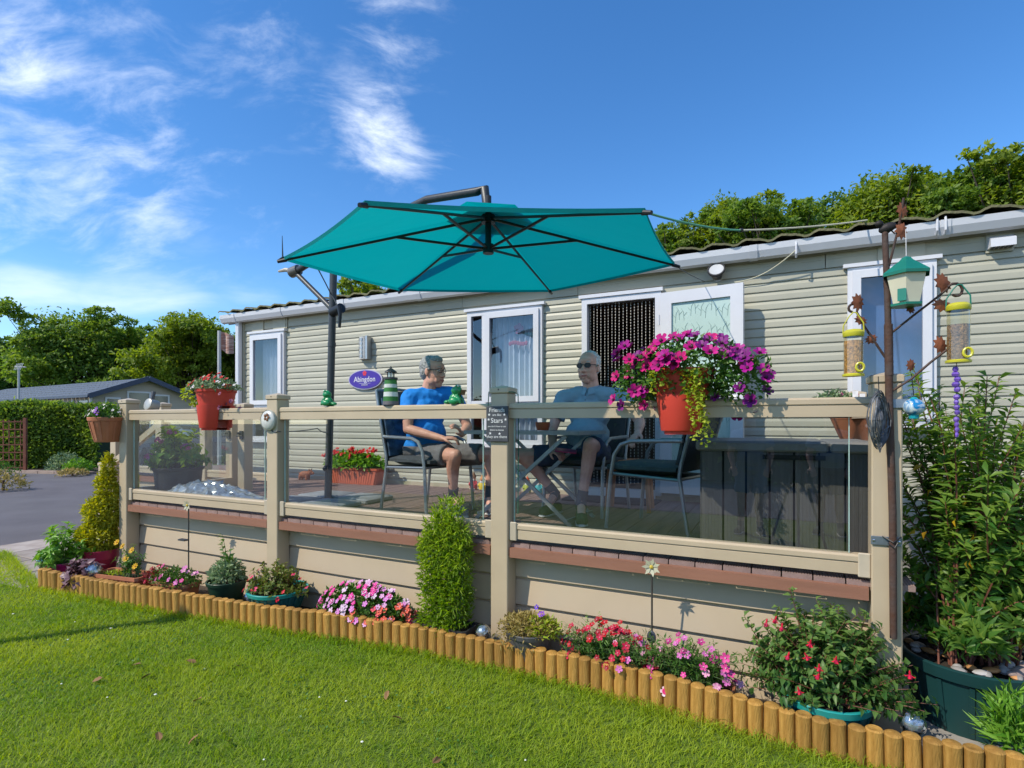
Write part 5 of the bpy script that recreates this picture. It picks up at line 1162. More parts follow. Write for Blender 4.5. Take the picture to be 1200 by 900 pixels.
b.build('stems', stemg, t)
t = pp('straw coloured heather in a grey half round pot against the skirting', -1.90, -.12); pot_round(t, .155, .10, .235, greypl)
mound(t, (0, -.01, .22), (.20, .14, .11), 1100, .03, .010, LF['heath'], lo=.4); mound(t, (.10, -.02, .22), (.12, .1, .10), 220, .045, .012, LF['lime'], lo=.5); mound(t, (-.04, -.13, .20), (.14, .04, .08), 160, .03, .009, LF['heath'], half=False, up=-.5)
for (x, z) in ((.06, .385), (.085, .345), (.10, .35)): put_flower(random.choice(VI), t, (x, -.03, z), (-.2, -.8, .4), .85)
for (lab, x, y, L_, fl_, nf, lm, extra) in (('red dianthus with fern tips in a trough behind the logs', -1.38, -.145, .50, DIR, 64, LF['mid'], True), ('pink dianthus in a trough to the right of the red dianthus', -.92, -.155, .46, DIP, 34, LF['mid'], False)):
    t = pp(lab, x, y, rz=R(-2)); trough(t, L_, .13, .13, terra)
    shrub(t, [((random.uniform(-L_ * .42, L_ * .42), random.uniform(-.04, .04), .13), (random.uniform(-L_ * .5, L_ * .5), random.uniform(-.06, .04), .22), (random.uniform(-L_ * .6, L_ * .6), random.uniform(-.12, .08), random.uniform(.18, .35))) for k in range(150)], 16, .042, .0085, lm, stemg, start=.05, droop=.2, sr=.002)
    scatter(t, fl_, (0, -.03, .14), (L_ * .58, .13, .24), nf, s=(.85, 1.3), lo=.75)
    if extra:
        scatter(t, DIP, (.12, -.03, .15), (.16, .12, .17), 8)
        for (x0, x1, h) in ((-.10, -.13, .40), (-.02, -.05, .42)):
            n = 26; u = np.linspace(.25, 1, n); P = np.stack([x0 + (x1 - x0) * u, 0 * u - .02, .13 + (h - .13) * u], 1); Dd = np.stack([np.where(np.arange(n) % 2, 1, -1) * 1.0, 0 * u, .5 + 0 * u], 1); foliage('fern', P, Dd, .05 * (1.15 - u), .008, LF['bright'], t, droop=.1)
    else:
        put_flower(flower_mesh('flower', 5, .024, .08, bud('picotee', (.72, .50, .56)), bud('picotee_eye', (.60, .015, .14)), cr=.55, wide=1.05), t, (-.10, -.15, .10), (-.1, -1, .25), 1.1); put_flower(DIP[0], t, (.20, -.12, .33), (-.1, -1, .3), 1.4); put_flower(DIP[0], t, (.20, -.10, .27), (-.2, -1, .3), 1.3)
t = pp('large green fuchsia bush with red buds in a teal bowl', -.27, -.13, rz=R(0)); pot_round(t, .205, .155, .19, tealpot, tealrim, rim=.035, ribs=16)
st = dome_stems(210, .12, (0, -.01, .17), (.40, .22, .46), .15, zmin=.0) + [((.1, -.05, .16), (.26, -.10, .26), (.36 + .03 * k, -.14 - .02 * k, .20 + .05 * k)) for k in range(3)] + [((-.05, 0, .2), (-.1, -.02, .5), (-.16, -.05, .70)), ((.12, 0, .2), (.14, -.02, .5), (.17, -.05, .62)), ((-.15, -.05, .2), (-.3, -.06, .4), (-.37, -.08, .54))]
shrub(t, st, 24, .046, .025, LF['bush'] if False else leafmat('leaf_fuchsia_big', (.05, .14, .03), (.18, .29, .07), .4), stemr, start=.25, droop=.3, spread=.8, sr=.0035)
fb_ = MB(); fb_.tube([(0, 0, 0), (0, 0, -.012), (0, 0, -.024)], [.003, .0055, .004], 6)
for k in range(4): a = k * 1.571; fb_.add([(0, 0, -.022), (.018 * math.cos(a - .3), .018 * math.sin(a - .3), -.034), (.026 * math.cos(a), .026 * math.sin(a), -.030), (.018 * math.cos(a + .3), .018 * math.sin(a + .3), -.034)], [(0, 1, 2, 3)])
fb_.cur = 1; fb_.tube([(0, 0, -.024), (0, 0, -.036), (0, 0, -.044)], [.007, .011, .010], 7); fbm = fb_.mesh('flower', [bud('fuchsia_sepal', (.58, .008, .035)), bud('fuchsia_skirt', (.45, .01, .07))], True)
for (px, py) in ((917, 730), (943, 765), (925, 764), (960, 778), (961, 788), (935, 805), (899, 725), (980, 769), (1066, 786), (950, 750), (910, 722)):
    p = ony(px, py, -.43 + random.uniform(-.02, .03)) - Vector((-.27, -.13, .014)); o = obj('flower', fbm, t, p); o.scale = (.85,) * 3; o.rotation_euler = (random.uniform(-.4, .4), random.uniform(-.4, .4), random.uniform(0, 6))
# --- big tub and bush at the right
t = pp('big lance leaved bush in a dark green half barrel tub with pebbles', .41, .28); pot_round(t, .295, .235, .35, tubm, rim=.06, ribs=14)
rs = random.Random(3); stems = []
for k in range(120):
    a = rs.uniform(0, 6.283); q = math.sqrt(rs.random()); hx = .50 * q * math.cos(a) + .08; hy = .42 * q * math.sin(a) + .05; top = (2.03 - .75 * max(0, hx - .05) - .35 * q * q) * rs.uniform(.42, 1.0)
    b0 = Vector((rs.uniform(-.16, .16), rs.uniform(-.14, .14), .31)); tpt = Vector((hx, hy, top)); stems.append((b0, b0.lerp(tpt, .55) + Vector((-hx * .25, -hy * .25, .10)), tpt))
for k in range(30):
    a = rs.uniform(0, 6.283); b0 = Vector((rs.uniform(-.1, .1), rs.uniform(-.1, .1), .33)); tpt = Vector((.42 * math.cos(a) * rs.uniform(.6, 1), .36 * math.sin(a) * rs.uniform(.6, 1), rs.uniform(.42, .75))); stems.append((b0, b0.lerp(tpt, .5) + Vector((0, 0, .18)), tpt))
shrub(t, stems, 80, .078, .024, LF['bush'], stemr, start=.22, sr=.006, droop=.35, spread=.72)
ly = RNG.integers(0, 1, 1); n = 40; P, d = mound_pts(n, (.05, .0, .9), (.42, .35, .55), .6, half=False); foliage('yellow_leaves', P, d * .5 + np.array([0, 0, -.6]), .055, .024, leafmat('leaf_yellowed', (.45, .22, .01), (.55, .36, .02)), t, five=True)
peb = mat('pebble', (.34, .31, .29), .6, var=.35, vs=9, c2=(.46, .44, .43))
for k in range(46):
    a = rs.uniform(0, 6.283); q = .265 * math.sqrt(rs.uniform(.25, 1)); b = MB(); b.ell((0, 0, 0), (rs.uniform(.022, .045), rs.uniform(.016, .028), rs.uniform(.010, .018)), 9, 6); o = b.build('pebble', peb if k % 5 else mat('orange_pebble', (.42, .20, .07), .6, var=.3), t, True, loc=(q * math.cos(a), q * math.sin(a), .34 + rs.uniform(0, .012)), rz=rs.uniform(0, 3))
t = pp('fresh green lance leaved seedling clump at the right edge below the tub', ony(1190, 830, -.13).x, -.13); mound(t, (0, 0, .10), (.10, .09, .26), 420, .10, .015, LF['bright'], lo=.1, droop=.2, up=.6, five=True); b = MB(); b.tube([(0, 0, -.02), (0, 0, .2)], .008, 5); b.build('stem', stemg, t)
b = MB()
slab2 = mat('grey_slab', (.30, .275, .25), .9, var=.2, vs=5, bump=.4, bs=70); pv = thing('path', 'x', 'x'); del pv['label'], pv['category']; struct(pv)
for (x0, x1, y0, y1) in ((.12, .56, -.30, .20), (.575, 1.10, -.30, .20), (1.12, 1.7, -.30, .20), (.12, .56, .215, .75), (.575, 1.1, .215, .75), (1.12, 1.7, .215, .75), (.12, .56, .765, 1.3), (.575, 1.1, .765, 1.3), (1.12, 1.7, .765, 1.3)):
    b = MB(); b.box((x0, y0, -.03), (x1, y1, .022 + random.random() * .006), bev=.008); b.build('paving_slab', slab2, pv)
# --- on the deck and the handrail
DG = 'potted plants on the deck and handrail'
hp = ony(208, 560, .36); t = pp('pink hydrangea in a wide black pot on the deck corner', hp.x, .37, DZ + .001, group=DG); pot_round(t, .235, .20, .33, blackpl, rim=.03)
shrub(t, dome_stems(46, .12, (0, 0, .32), (.34, .27, .46), .28, zmin=.1), 16, .085, .052, leafmat('leaf_hydrangea', (.10, .24, .02), (.36, .44, .04), .45), stemb, start=.35, droop=.3)
for (x, y, z) in ((.02, -.22, .62), (.20, -.20, .70), (-.08, -.26, .45), (.30, -.12, .55)):
    for k in range(9): d = Vector((random.gauss(0, 1), random.gauss(-.5, 1), random.gauss(.3, 1))).normalized(); put_flower(random.choice(HYD), t, Vector((x, y, z)) + Vector((d.x * .05, d.y * .03, d.z * .03)), d + Vector((0, -.4, .3)), 1.1)
def saddle(t, m, s=1.0):
    b = MB(); b.lathe([(.150 * s, .015), (.175 * s, .135), (.185 * s, .14), (.187 * s, .165), (.172 * s, .166), (.165 * s, .13)], 32, sx=1, sy=1.12); b.lathe([(0, .012), (.150 * s, .012)], 32, sx=1, sy=1.12); p = b.build('pot', m, t, True)
    for (a0, sg) in ((math.pi, -1), (0, 1)):
        q = MB(); M = Matrix.Translation((0, sg * .052, 0)); q.lathe([(0, -.185), (.105 * s, -.185), (.108 * s, -.18), (.135 * s, .02)], 18, M, a0=a0, a1=a0 + math.pi, sy=1.0); q.add([M @ Vector((-.135 * s, 0, .02)), M @ Vector((.135 * s, 0, .02)), M @ Vector((.105 * s, 0, -.185)), M @ Vector((-.105 * s, 0, -.185))], [(0, 1, 2, 3)]); q.build('lobe', m, p, True)
        q = MB(); q.lathe([(0, -.205), (.088 * s, -.205), (.09 * s, -.184)], 14, M, a0=a0, a1=a0 + math.pi); q.build('foot', m, p)
    s_ = MB(); s_.lathe([(0, .135), (.168 * s, .13)], 24, sy=1.12); s_.build('soil', compost, t)
x = -.985; t = pp('magenta petunias and lime creeper in a red saddle planter on the handrail', x, 0, 1.692, group=DG); saddle(t, redpl)
P0 = (.04, -.03, .16); mound(t, P0, (.35, .24, .18), 1700, .038, .022, LF['mid'], lo=.45, half=False)
for s_ in (-1, 1): mound(t, (.05 + s_ * .27, -.03, .11), (.16, .18, .15), 420, .036, .02, LF['mid'], half=False)
scatter(t, PET, P0, (.34, .25, .20), 56, half=False, zr=(-.1, 1), s=(.9, 1.15), lo=.85); scatter(t, PET, (-.26, -.03, .13), (.16, .2, .2), 14, half=False, s=(.85, 1.1)); scatter(t, PET[1:3], (.31, -.03, .10), (.15, .2, .19), 19, half=False, s=(.8, 1.1))
Pj, Dj = [], []
for k in range(13):
    x0 = random.uniform(.02, .14); L_ = random.uniform(.2, .44); y0 = -.215 + random.uniform(-.02, .02)
    for u in np.linspace(0, 1, int(L_ / .012)): Pj.append((x0 + .05 * u + random.uniform(-.012, .012), y0 - .0 + .03 * u * (L_ > .3) + random.uniform(-.012, .012), .15 - L_ * u)); Dj.append((random.uniform(-1, 1), -.6 + random.uniform(-.5, .4), random.uniform(-.7, .3)))
for k in range(5):
    x0 = random.uniform(-.14, -.05); L_ = random.uniform(.05, .13)
    for u in np.linspace(0, 1, int(L_ / .008)): Pj.append((x0 + random.uniform(-.012, .012), -.21, .15 - L_ * u)); Dj.append((random.uniform(-1, 1), -.6, random.uniform(-.7, .3)))
foliage('creeper', np.array(Pj), np.array(Dj), .024, .021, LF['lime'], t, fold=.12, droop=.1); 
q = MB()
for k in range(5): q.add([(-.02 + .02 * math.cos(k), -.191, -.02 - .012 * k), (-.005 + .02 * math.cos(k), -.192, -.028 - .012 * k), (-.012 + .02 * math.cos(k), -.191, -.045 - .012 * k)], [(0, 1, 2)])
x = -5.10; t = pp('red geraniums in a red saddle planter on the left handrail', x, 0, 1.692, group=DG); saddle(t, redpl, .86)
mound(t, (0, -.02, .15), (.26, .2, .12), 700, .035, .022, LF['pale'], lo=.4); mound(t, (-.2, -.06, .12), (.13, .1, .10), 200, .04, .02, LF['lime'], half=False); scatter(t, GER, (0, -.03, .18), (.2, .18, .14), 26, s=(1, 1.5)); scatter(t, WH, (.05, -.03, .16), (.24, .2, .13), 14); scatter(t, cols('dustypurple', [(.16, .03, .08), (.22, .06, .12)], 5, .02, .1, drk), (.24, -.03, .08), (.1, .14, .12), 9, half=False)
t = pp('white and violet flowers in a ribbed terracotta pot hung on the corner post', -6.60, -.13, 1.36, group=DG); pot_round(t, .155, .105, .25, terra, rim=.035, ribs=14)
mound(t, (0, 0, .25), (.19, .16, .12), 650, .036, .018, LF['mid'], lo=.4); scatter(t, WH, (0, 0, .26), (.19, .16, .12), 26); 
for (x, z) in ((.07, .31), (.11, .29), (.09, .33)): put_flower(random.choice(VI), t, (x, -.14, z), (0, -1, .3), 1.2)
t = pp('trough of red geraniums standing against the caravan wall', -5.52, 2.28, DZ + .001, group=DG); trough(t, .92, .20, .215, mat('terracotta_red', (.45, .10, .045), .6, var=.1, vs=6))
mound(t, (0, -.01, .21), (.50, .15, .20), 1100, .06, .05, LF['bright'], lo=.5, droop=.15)
for (u, z) in [(random.uniform(-.46, .46), random.uniform(.34, .47)) for k in range(14)]:
    for k in range(5): put_flower(random.choice(GER), t, (u + random.gauss(0, .02), -.11 + random.gauss(0, .02), z + random.gauss(0, .015)), (random.uniform(-.5, .5), -.9, .5), 1.3)
t = pp('pale green succulents in a terracotta half pot on the far right rail', .0, 1.60, 1.42, group=DG); pot_round(t, .135, .06, .21, terra, rim=.03)
mound(t, (-.08, -.02, .28), (.15, .1, .10), 260, .04, .022, LF['pale'], lo=.3); scatter(t, DIP, (-.03, -.02, .28), (.12, .1, .09), 4)
for (x, z) in ((.03, .36), (.075, .34)): b = MB(); b.box((x - .018, -.10, z - .05), (x + .018, -.097, z + .01)); b.build('plant_label', wht, t)
# ---------------------------------------------------------------- feeder pole and hanging things
rust = mat('rusty_steel', (.13, .055, .03), .8, .1, var=.4, vs=14, bump=.4, bs=60, c2=(.075, .055, .05)); rustleaf = mat('rust_leaf', (.20, .065, .03), .85, var=.35, vs=18, bump=.3, bs=60)
FY = -.085
def F(px, py, y=FY): return ony(px, py, y)
base = F(1046, 745); fp = thing('feeder_pole', 'rusty steel tree shaped bird feeder pole strapped to the right front post', 'feeder pole', base)
def Lc(px, py, y=FY): return F(px, py, y) - base
b = MB(); b.tube([Lc(1047, 748), Lc(1046, 600), Lc(1042, 470), Lc(1041, 385)], [.0155, .0165, .0165, .0165], 10); b.tube([Lc(1041, 392), Lc(1040, 350), Lc(1037, 272)], [.0145, .014, .0135], 10); b.tube([Lc(1042, 440), Lc(1041, 380)], .0185, 10); b.build('pole', rust, fp, True)
def branch(pts, r=.006, curl=None):
    b = MB(); P = [Lc(*p) for p in pts]
    if curl:
        c, rad, a0, a1 = curl; C0 = Lc(*c)
        for k in range(9): a = a0 + (a1 - a0) * k / 8; q = rad * (1 - .45 * k / 8); P.append(C0 + Vector((q * math.cos(a) * .9, q * math.cos(a) * .4, q * math.sin(a))))
    b.tube(P, r, 6); return b.build('branch', rust, fp, True)
branch([(1043, 427), (1030, 408), (1014, 384), (1004, 366)], curl=((999, 362), .027, .3, 4.6))
branch([(1045, 390), (1070, 370), (1100, 347), (1112, 337)], curl=((1120, 341), .040, 2.6, -2.2))
branch([(1046, 458), (1068, 444), (1090, 425), (1112, 408)])
branch([(1040, 318), (1046, 295), (1054, 262), (1059, 232)])
branch([(1036, 277), (1044, 270), (1049, 274)], .004)
def oak(px, py, s, ang, y=FY):
    b = MB(); n = 18; rim = []
    for k in range(n):
        a = 2 * math.pi * k / n; r = (1.0 if k % 2 else .68) * (.85 + .25 * abs(math.sin(a / 2))); rim.append((r * math.cos(a) * .72, r * math.sin(a)))
    M = Matrix.Translation(Lc(px, py, y)) @ Matrix.Rotation(CAM_YAW, 4, 'Z') @ Matrix.Rotation(R(90), 4, 'X') @ Matrix.Rotation(ang, 4, 'Z') @ Matrix.Scale(s, 4)
    vs = [(0, 0, .12)] + [(x, y_, -.05 * (i % 2)) for i, (x, y_) in enumerate(rim)]; vs2 = [(x, y_, z - .06) for x, y_, z in vs]
    b.add(vs, [(0, 1 + k, 1 + (k + 1) % n) for k in range(n)], M); b.add(vs2, [(0, 1 + (k + 1) % n, 1 + k) for k in range(n)], M); b.build('rust_leaf', rustleaf, fp)
for (px, py, s, a) in ((1106, 331, .052, .5), (1104, 357, .046, 1.4), (1006, 354, .046, 0.1), (1009, 375, .034, 1.2), (1021, 397, .034, 2.), (1103, 404, .046, .3), (1068, 428, .032, 0), (1067, 361, .03, .7), (1057, 270, .045, .1), (1058, 246, .04, .2)): oak(px, py, s, a)
# straps round the post
for (px, py) in ((1038, 634), (1048, 473)):
    p = Lc(px, py, -.068); b = MB(); b.box((p.x - .062, p.y - .006, p.z - .022), (p.x + .066, p.y - .001, p.z + .022), bev=.002); o = b.build('strap', mat('galvanised', (.25, .29, .33), .4, .7, var=.15, vs=20), fp)
    for k in (-.05, .055): c = MB(); c.ell((p.x + k, p.y - .007, p.z), (.007, .003, .007), 8, 5); c.build('screw', mat('chrome', (.6, .6, .62), .25, 1.), o)
b = MB(); p = Lc(1046, 634); b.tube([p + Vector((-.04, .005, .02)), p + Vector((0, -.022, -.004)), p + Vector((.035, .005, .022))], .004, 5); b.tube([p + Vector((-.02, -.015, -.01)), p + Vector((.004, -.024, -.03)), p + Vector((.02, -.012, -.005))], .0035, 5); b.build('cable_tie', blk, fp)
# bird on the tip of the pole
bd = thing('bird_ornament', 'dark metal bird perched on top of the feeder pole', 'bird ornament', F(1040, 267)); b = MB()
b.ell((0, 0, 0), (.040, .022, .024), 12, 8, Matrix.Rotation(R(-18), 4, 'Y')); b.ell((-.036, -.012, .022), (.018, .015, .016), 10, 7); b.tube([(-.05, -.014, .022), (-.068, -.02, .018)], [.006, .001], 6); b.tube([(.03, .01, -.002), (.07, .03, .008), (.095, .042, .016)], [.012, .010, .006], 6, flat=.4); b.tube([(0, 0, -.02), (0, 0, -.05)], .003, 5)
ob = b.build('body', mat('dark_iron_bird', (.03, .025, .025), .6, .4), bd); remesh(ob, .004, 2)
# lantern feeder with green roof
ln = thing('lantern_feeder', 'hexagonal clear seed feeder with a green roof hanging by the pole top', 'bird feeder', F(1062, 359, -.13)); gr = mat('feeder_green', (.008, .17, .12), .4, spec=.5); clear = glassmat('feeder_clear', (.86, .82, .70), .8, base=.05)
HX = lambda r, z: [(r * math.cos(k * math.pi / 3 + .35), r * math.sin(k * math.pi / 3 + .35), z) for k in range(6)]
def hexa(name, rings, m, par, caps=False):
    b = MB(); vs = [p for r, z in rings for p in HX(r, z)]; fs = [(i * 6 + k, i * 6 + (k + 1) % 6, (i + 1) * 6 + (k + 1) % 6, (i + 1) * 6 + k) for i in range(len(rings) - 1) for k in range(6)]
    if caps: fs += [tuple(range(5, -1, -1)), tuple((len(rings) - 1) * 6 + k for k in range(6))]
    b.add(vs, fs); return b.build(name, m, par)
hexa('tray', [(.078, 0), (.080, .012), (.07, .012)], gr, ln, True); hexa('hopper', [(.066, .012), (.098, .165)], mat('hopper_plastic', (.62, .58, .44), .25, var=.08, spec=.6), ln); hexa('roof', [(.116, .162), (.118, .178), (.085, .205), (.035, .245), (.022, .262), (.0, .272)], gr, ln)
hexa('seed', [(.062, .014), (.068, .045)], mat('seed_mix', (.30, .19, .10), .9, var=.5, vs=60, bump=.8, bs=140), ln, True)
b = MB(); a = 4.3; M = Matrix.Rotation(a + math.pi / 2, 4, 'Z') @ Matrix.Translation((0, -.072, .05)); b.box((-.02, -.006, -.03), (.02, .004, .035), M); b.build('port', gr, ln); b = MB(); b.tube([(0, 0, .27), (0, .01, .42)], .0018, 4); b.build('hanger', wht, ln); ln.scale = (.88,) * 3
# tube feeders
yelp = mat('yellow_plastic', (.52, .48, .03), .35, spec=.5); seedm = mat('seed_brown', (.50, .27, .10), .85, var=.55, vs=70, bump=.9, bs=150); seedg = mat('seed_grey', (.36, .22, .13), .85, var=.6, vs=80, bump=.9, bs=150)
def tube_feeder(label, px, pyb, h, r, sm, fill, y=-.10, hk=None):
    t = thing('tube_feeder', label, 'bird feeder', F(px, pyb, y), 0, 'yellow tube feeders on the pole')
    b = MB(); b.lathe([(0, 0), (r * 1.12, 0), (r * 1.14, .01), (r, .014)], 18); b.build('base', yelp, t, True)
    b = MB(); b.lathe([(r, .012), (r, h)], 18); b.build('tube', glassmat('feeder_tube', (.90, .87, .72), 1.0, base=.05), t, True)
    b = MB(); b.lathe([(0, .014), (r * .94, .014), (r * .94, fill), (0, fill + .006)], 18); b.build('seed', sm, t)
    b = MB(); b.lathe([(r * 1.02, h - .014), (r * 1.08, h - .010), (r * 1.08, h + .010), (r * .8, h + .024), (0, h + .030)], 18); b.build('lid', yelp, t, True)
    b = MB(); n = 12; M = Matrix.Translation((r * .55, -r * .95, .045)); ring = [M @ Vector((.018 * math.cos(a), -.004, .022 * math.sin(a))) for a in [2 * math.pi * k / n for k in range(n + 1)]]; b.tube(ring, .0065, 6); b.build('port', yelp, t, True)
    b = MB(); b.tube([(r * 1.05, 0, h), (r * 1.0, 0, h + .06), (r * .3, 0, h + .115), (0, 0, h + .12), (-r * .4, 0, h + .10), (-r * 1.0, 0, h + .05), (-r * 1.05, 0, h)], .0035, 5); b.build('handle', yelp if hk else gr, t, True); t.scale = (.92,) * 3; return t
tube_feeder('yellow lidded tube feeder with tan seed, left of the pole', 1000, 441, .225, .046, seedm, .19, -.12, True)
tube_feeder('yellow lidded tube feeder with dark seed hanging from the right hook', 1123, 425, .275, .048, seedg, .19, -.10)
# wind spinner, glass ball, purple crystals
sp = thing('wind_spinner', 'grey filigree metal wind spinner hanging against the right post', 'wind spinner', F(1030, 492, -.15)); stl_ = mat('spinner_steel', (.10, .105, .115), .6, .25, var=.5, vs=60)
for k in range(14):
    u = 1 - k / 14; rx, rz = .068 * u + .004, .135 * u + .006; b = MB(); n = 22; M = Matrix.Rotation(CAM_YAW + .25 + .12 * k, 4, 'Z'); pts = [M @ Vector((rx * math.cos(a) * (1 - .25 * abs(math.sin(a))), .004 * math.sin(3 * a + k), rz * math.sin(a))) for a in [2 * math.pi * i / n for i in range(n + 1)]]
    b.tube(pts, (.0034 + .002 * (k % 2)), 4, cap=False, flat=.8); b.build('ring', stl_, sp)
for (zz, a) in [(-.05 - .016 * k, k * 1.1) for k in range(6)]:
    b = MB(); M = Matrix.Rotation(CAM_YAW + .2, 4, 'Z'); w = .055 - .008 * (a / 1.1); b.tube([M @ Vector((-w, -.004, zz + .02)), M @ Vector((0, -.006, zz - .025)), M @ Vector((w, -.004, zz + .02))], .004, 4); b.build('drop', stl_, sp)
b = MB(); b.tube([(0, 0, .135), (0, .02, .21)], .002, 4); b.build('hanger', blk, sp)
gb = thing('glass_ball', 'blue and white swirled glass ball hanging by the bush', 'glass ball', F(1071, 477, -.08)); M_ = bpy.data.materials.new('swirl_glass'); M_.use_nodes = True; nt = M_.node_tree; N = nt.nodes; bsd = N['Principled BSDF']; bsd.inputs['Roughness'].default_value = .08; bsd.inputs['Specular IOR Level'].default_value = .8
nz = N.new('ShaderNodeTexNoise'); nz.inputs['Scale'].default_value = 14; nz.inputs['Distortion'].default_value = 2.5; tc = N.new('ShaderNodeTexCoord'); nt.links.new(tc.outputs['Object'], nz.inputs['Vector']); cr = N.new('ShaderNodeValToRGB'); cr.color_ramp.elements[0].position = .42; cr.color_ramp.elements[0].color = (.005, .19, .45, 1); cr.color_ramp.elements[1].position = .60; cr.color_ramp.elements[1].color = (.60, .68, .70, 1); nt.links.new(nz.outputs['Fac'], cr.inputs[0]); nt.links.new(cr.outputs[0], bsd.inputs['Base Color'])
b = MB(); b.ell((0, 0, 0), (.045, .045, .042), 18, 12); b.build('ball', M_, gb, True); tq = mat('turquoise', (.01, .30, .36), .3)
b = MB(); b.lathe([(0, .05), (.012, .046), (.02, .036)], 8); b.lathe([(.022, -.034), (.02, -.055), (0, -.058)], 8); b.build('fitting', tq, gb); b = MB(); b.tube([(0, 0, .05), (-.01, 0, .16)], .002, 4); b.build('hanger', blk, gb)
cy = thing('crystal_string', 'string of purple crystals hanging below the right tube feeder', 'crystal string', F(1121, 425, -.10)); pur = mat('purple_crystal', (.17, .08, .42), .2, var=.3, vs=20, spec=.7); b = MB(); b.tube([(0, 0, 0), (0, 0, -.32)], .0015, 4); b.build('string', blk, cy)
for k in range(13): b = MB(); s_ = .0165 - .0006 * k; b.ell((0, 0, 0), (s_ * (.8 + .3 * (k % 2)), s_, .014), 6, 4); b.build('crystal', pur, cy, loc=(random.uniform(-.004, .004), 0, -.03 - k * .0235 - .012 * (k > 4) - .01 * (k > 8)), rz=k)
# pebble tub bird figure
bf = thing('pigeon_figure', 'stone coloured bird figure lying on the pebbles of the tub', 'figurine', (.58, .08, .37)); b = MB(); b.ell((0, 0, .02), (.07, .035, .032), 14, 9, Matrix.Rotation(R(-20), 4, 'Y')); b.ell((.062, .0, .05), (.024, .021, .022), 10, 8); b.ell((-.06, -.02, .0), (.035, .02, .016), 10, 7); ob = b.build('body', mat('stone_pinkish', (.27, .20, .18), .7, var=.3, vs=20), bf); remesh(ob, .005, 2)
# ---------------------------------------------------------------- rail ornaments and plaques
lh = thing('lighthouse_ornament', 'small green and white striped lighthouse standing on the handrail', 'ornament', ony(458, 474.5, -.01)); 
H_ = .20; r0, r1 = .060, .043
bands = [('base', .0, .028, (.12, .11, .12)), ('green_band', .028, .062, (.03, .16, .03)), ('white_band', .062, .096, (.60, .62, .60)), ('green_band', .096, .128, (.03, .16, .03)), ('white_band', .128, .155, (.60, .62, .60)), ('green_band', .155, .188, (.03, .16, .03)), ('gallery', .188, .205, (.05, .05, .055))]
for (nm, a, c, col) in bands:
    ra, rc = r0 + (r1 - r0) * a / H_, r0 + (r1 - r0) * c / H_; b = MB(); b.lathe([(ra, a), (rc, c), (0, c)], 18) if nm != 'gallery' else b.lathe([(rc, a), (rc * 1.2, a + .004), (rc * 1.2, c), (0, c)], 18); b.build(nm, mat('lh_' + nm, col, .6, var=.2, vs=15), lh, True)
b = MB(); b.lathe([(.026, .205), (.026, .245)], 12); b.build('lamp_room', glassmat('lh_glass', (.7, .75, .75), 1.2, base=.08), lh)
for k in range(6): b = MB(); a = k * math.pi / 3; b.tube([(.027 * math.cos(a), .027 * math.sin(a), .205), (.027 * math.cos(a), .027 * math.sin(a), .245)], .003, 4); b.build('mullion', blk, lh)
b = MB(); b.lathe([(.048, .243), (.044, .25), (.02, .268), (.008, .275), (.004, .29), (0, .29)], 14); b.build('roof', blk, lh)
gfr = mat('frog_green', (.012, .22, .07), .3, var=.25, vs=30, spec=.6); br = mat('frog_brown', (.16, .09, .04), .5)
def frog(label, px, py, s, face):
    t = thing('frog_ornament', label, 'ornament', ony(px, py, -.01), face, 'green frog ornaments on the handrail'); b = MB()
    b.ell((0, 0, .035 * s), (.038 * s, .030 * s, .036 * s), 12, 8); b.ell((-.012 * s, 0, .088 * s), (.036 * s, .032 * s, .028 * s), 12, 8)
    for k in (-1, 1): b.ell((-.020 * s, .018 * s * k, .112 * s), .012 * s, 8, 6); b.ell((-.004 * s, .034 * s * k, .022 * s), (.034 * s, .016 * s, .022 * s), 10, 7); b.tube([(-.02 * s, .024 * s * k, .06 * s), (-.04 * s, .026 * s * k, .035 * s), (-.045 * s, .024 * s * k, .006 * s)], .009 * s, 7)
    b.ell((.048 * s, 0, .018 * s), (.026 * s, .02 * s, .014 * s), 8, 6); ob = b.build('body', gfr, t); remesh(ob, .0045 * s, 2)
    for k in (-1, 1): q = MB(); q.ell((-.027 * s, .020 * s * k, .115 * s), .0075 * s, 8, 6); q.build('eye', mat('eye_white', (.7, .68, .65), .3), t, True)
    return t
frog('green glazed frog sitting on the handrail in front of the umbrella pole', 385, 476, 1.05, R(10))
f = frog('green glazed frog holding a brown pot, on the handrail before the blue shirt', 533, 474.5, 1.15, R(190)); b = MB(); b.lathe([(0, .07), (.018, .07), (.027, .105), (.022, .105), (0, .085)], 10, Matrix.Translation((-.052, -.012, .0))); b.build('brown_pot', br, f, True)
# round plaque on the second post
rp = thing('round_plaque', 'round white ceramic plaque with brown flower on the second post', 'plaque', (-4.325, -.075, 1.575)); b = MB(); b.ell((0, 0, 0), (.085, .035, .085), 22, 12); b.build('plaque', mat('ceramic_white', (.60, .60, .56), .25, var=.12, vs=12, spec=.6), rp, True); brw = mat('brown_glaze', (.20, .09, .04), .4)
for k in range(5): b = MB(); a = k * 1.2566; b.ell((.015 + .021 * math.cos(a), -.034, .025 + .021 * math.sin(a)), (.014, .006, .014), 8, 5); b.build('petal', brw, rp)
b = MB(); b.lathe([(.086, -.012), (.088, 0), (.086, .012)], 22, Matrix.Rotation(R(90), 4, 'X')); b.build('rim', mat('plaque_rim', (.42, .44, .40), .4), rp)
cord('post_cord', 'thin dark cord tied from the second post to the umbrella pole', [(-4.30, -.068, 1.49), (-4.23, -.066, 1.48), ony(372, 502, .5), UB + Vector((.02, -.04, .70))], .005, greyc, .01)
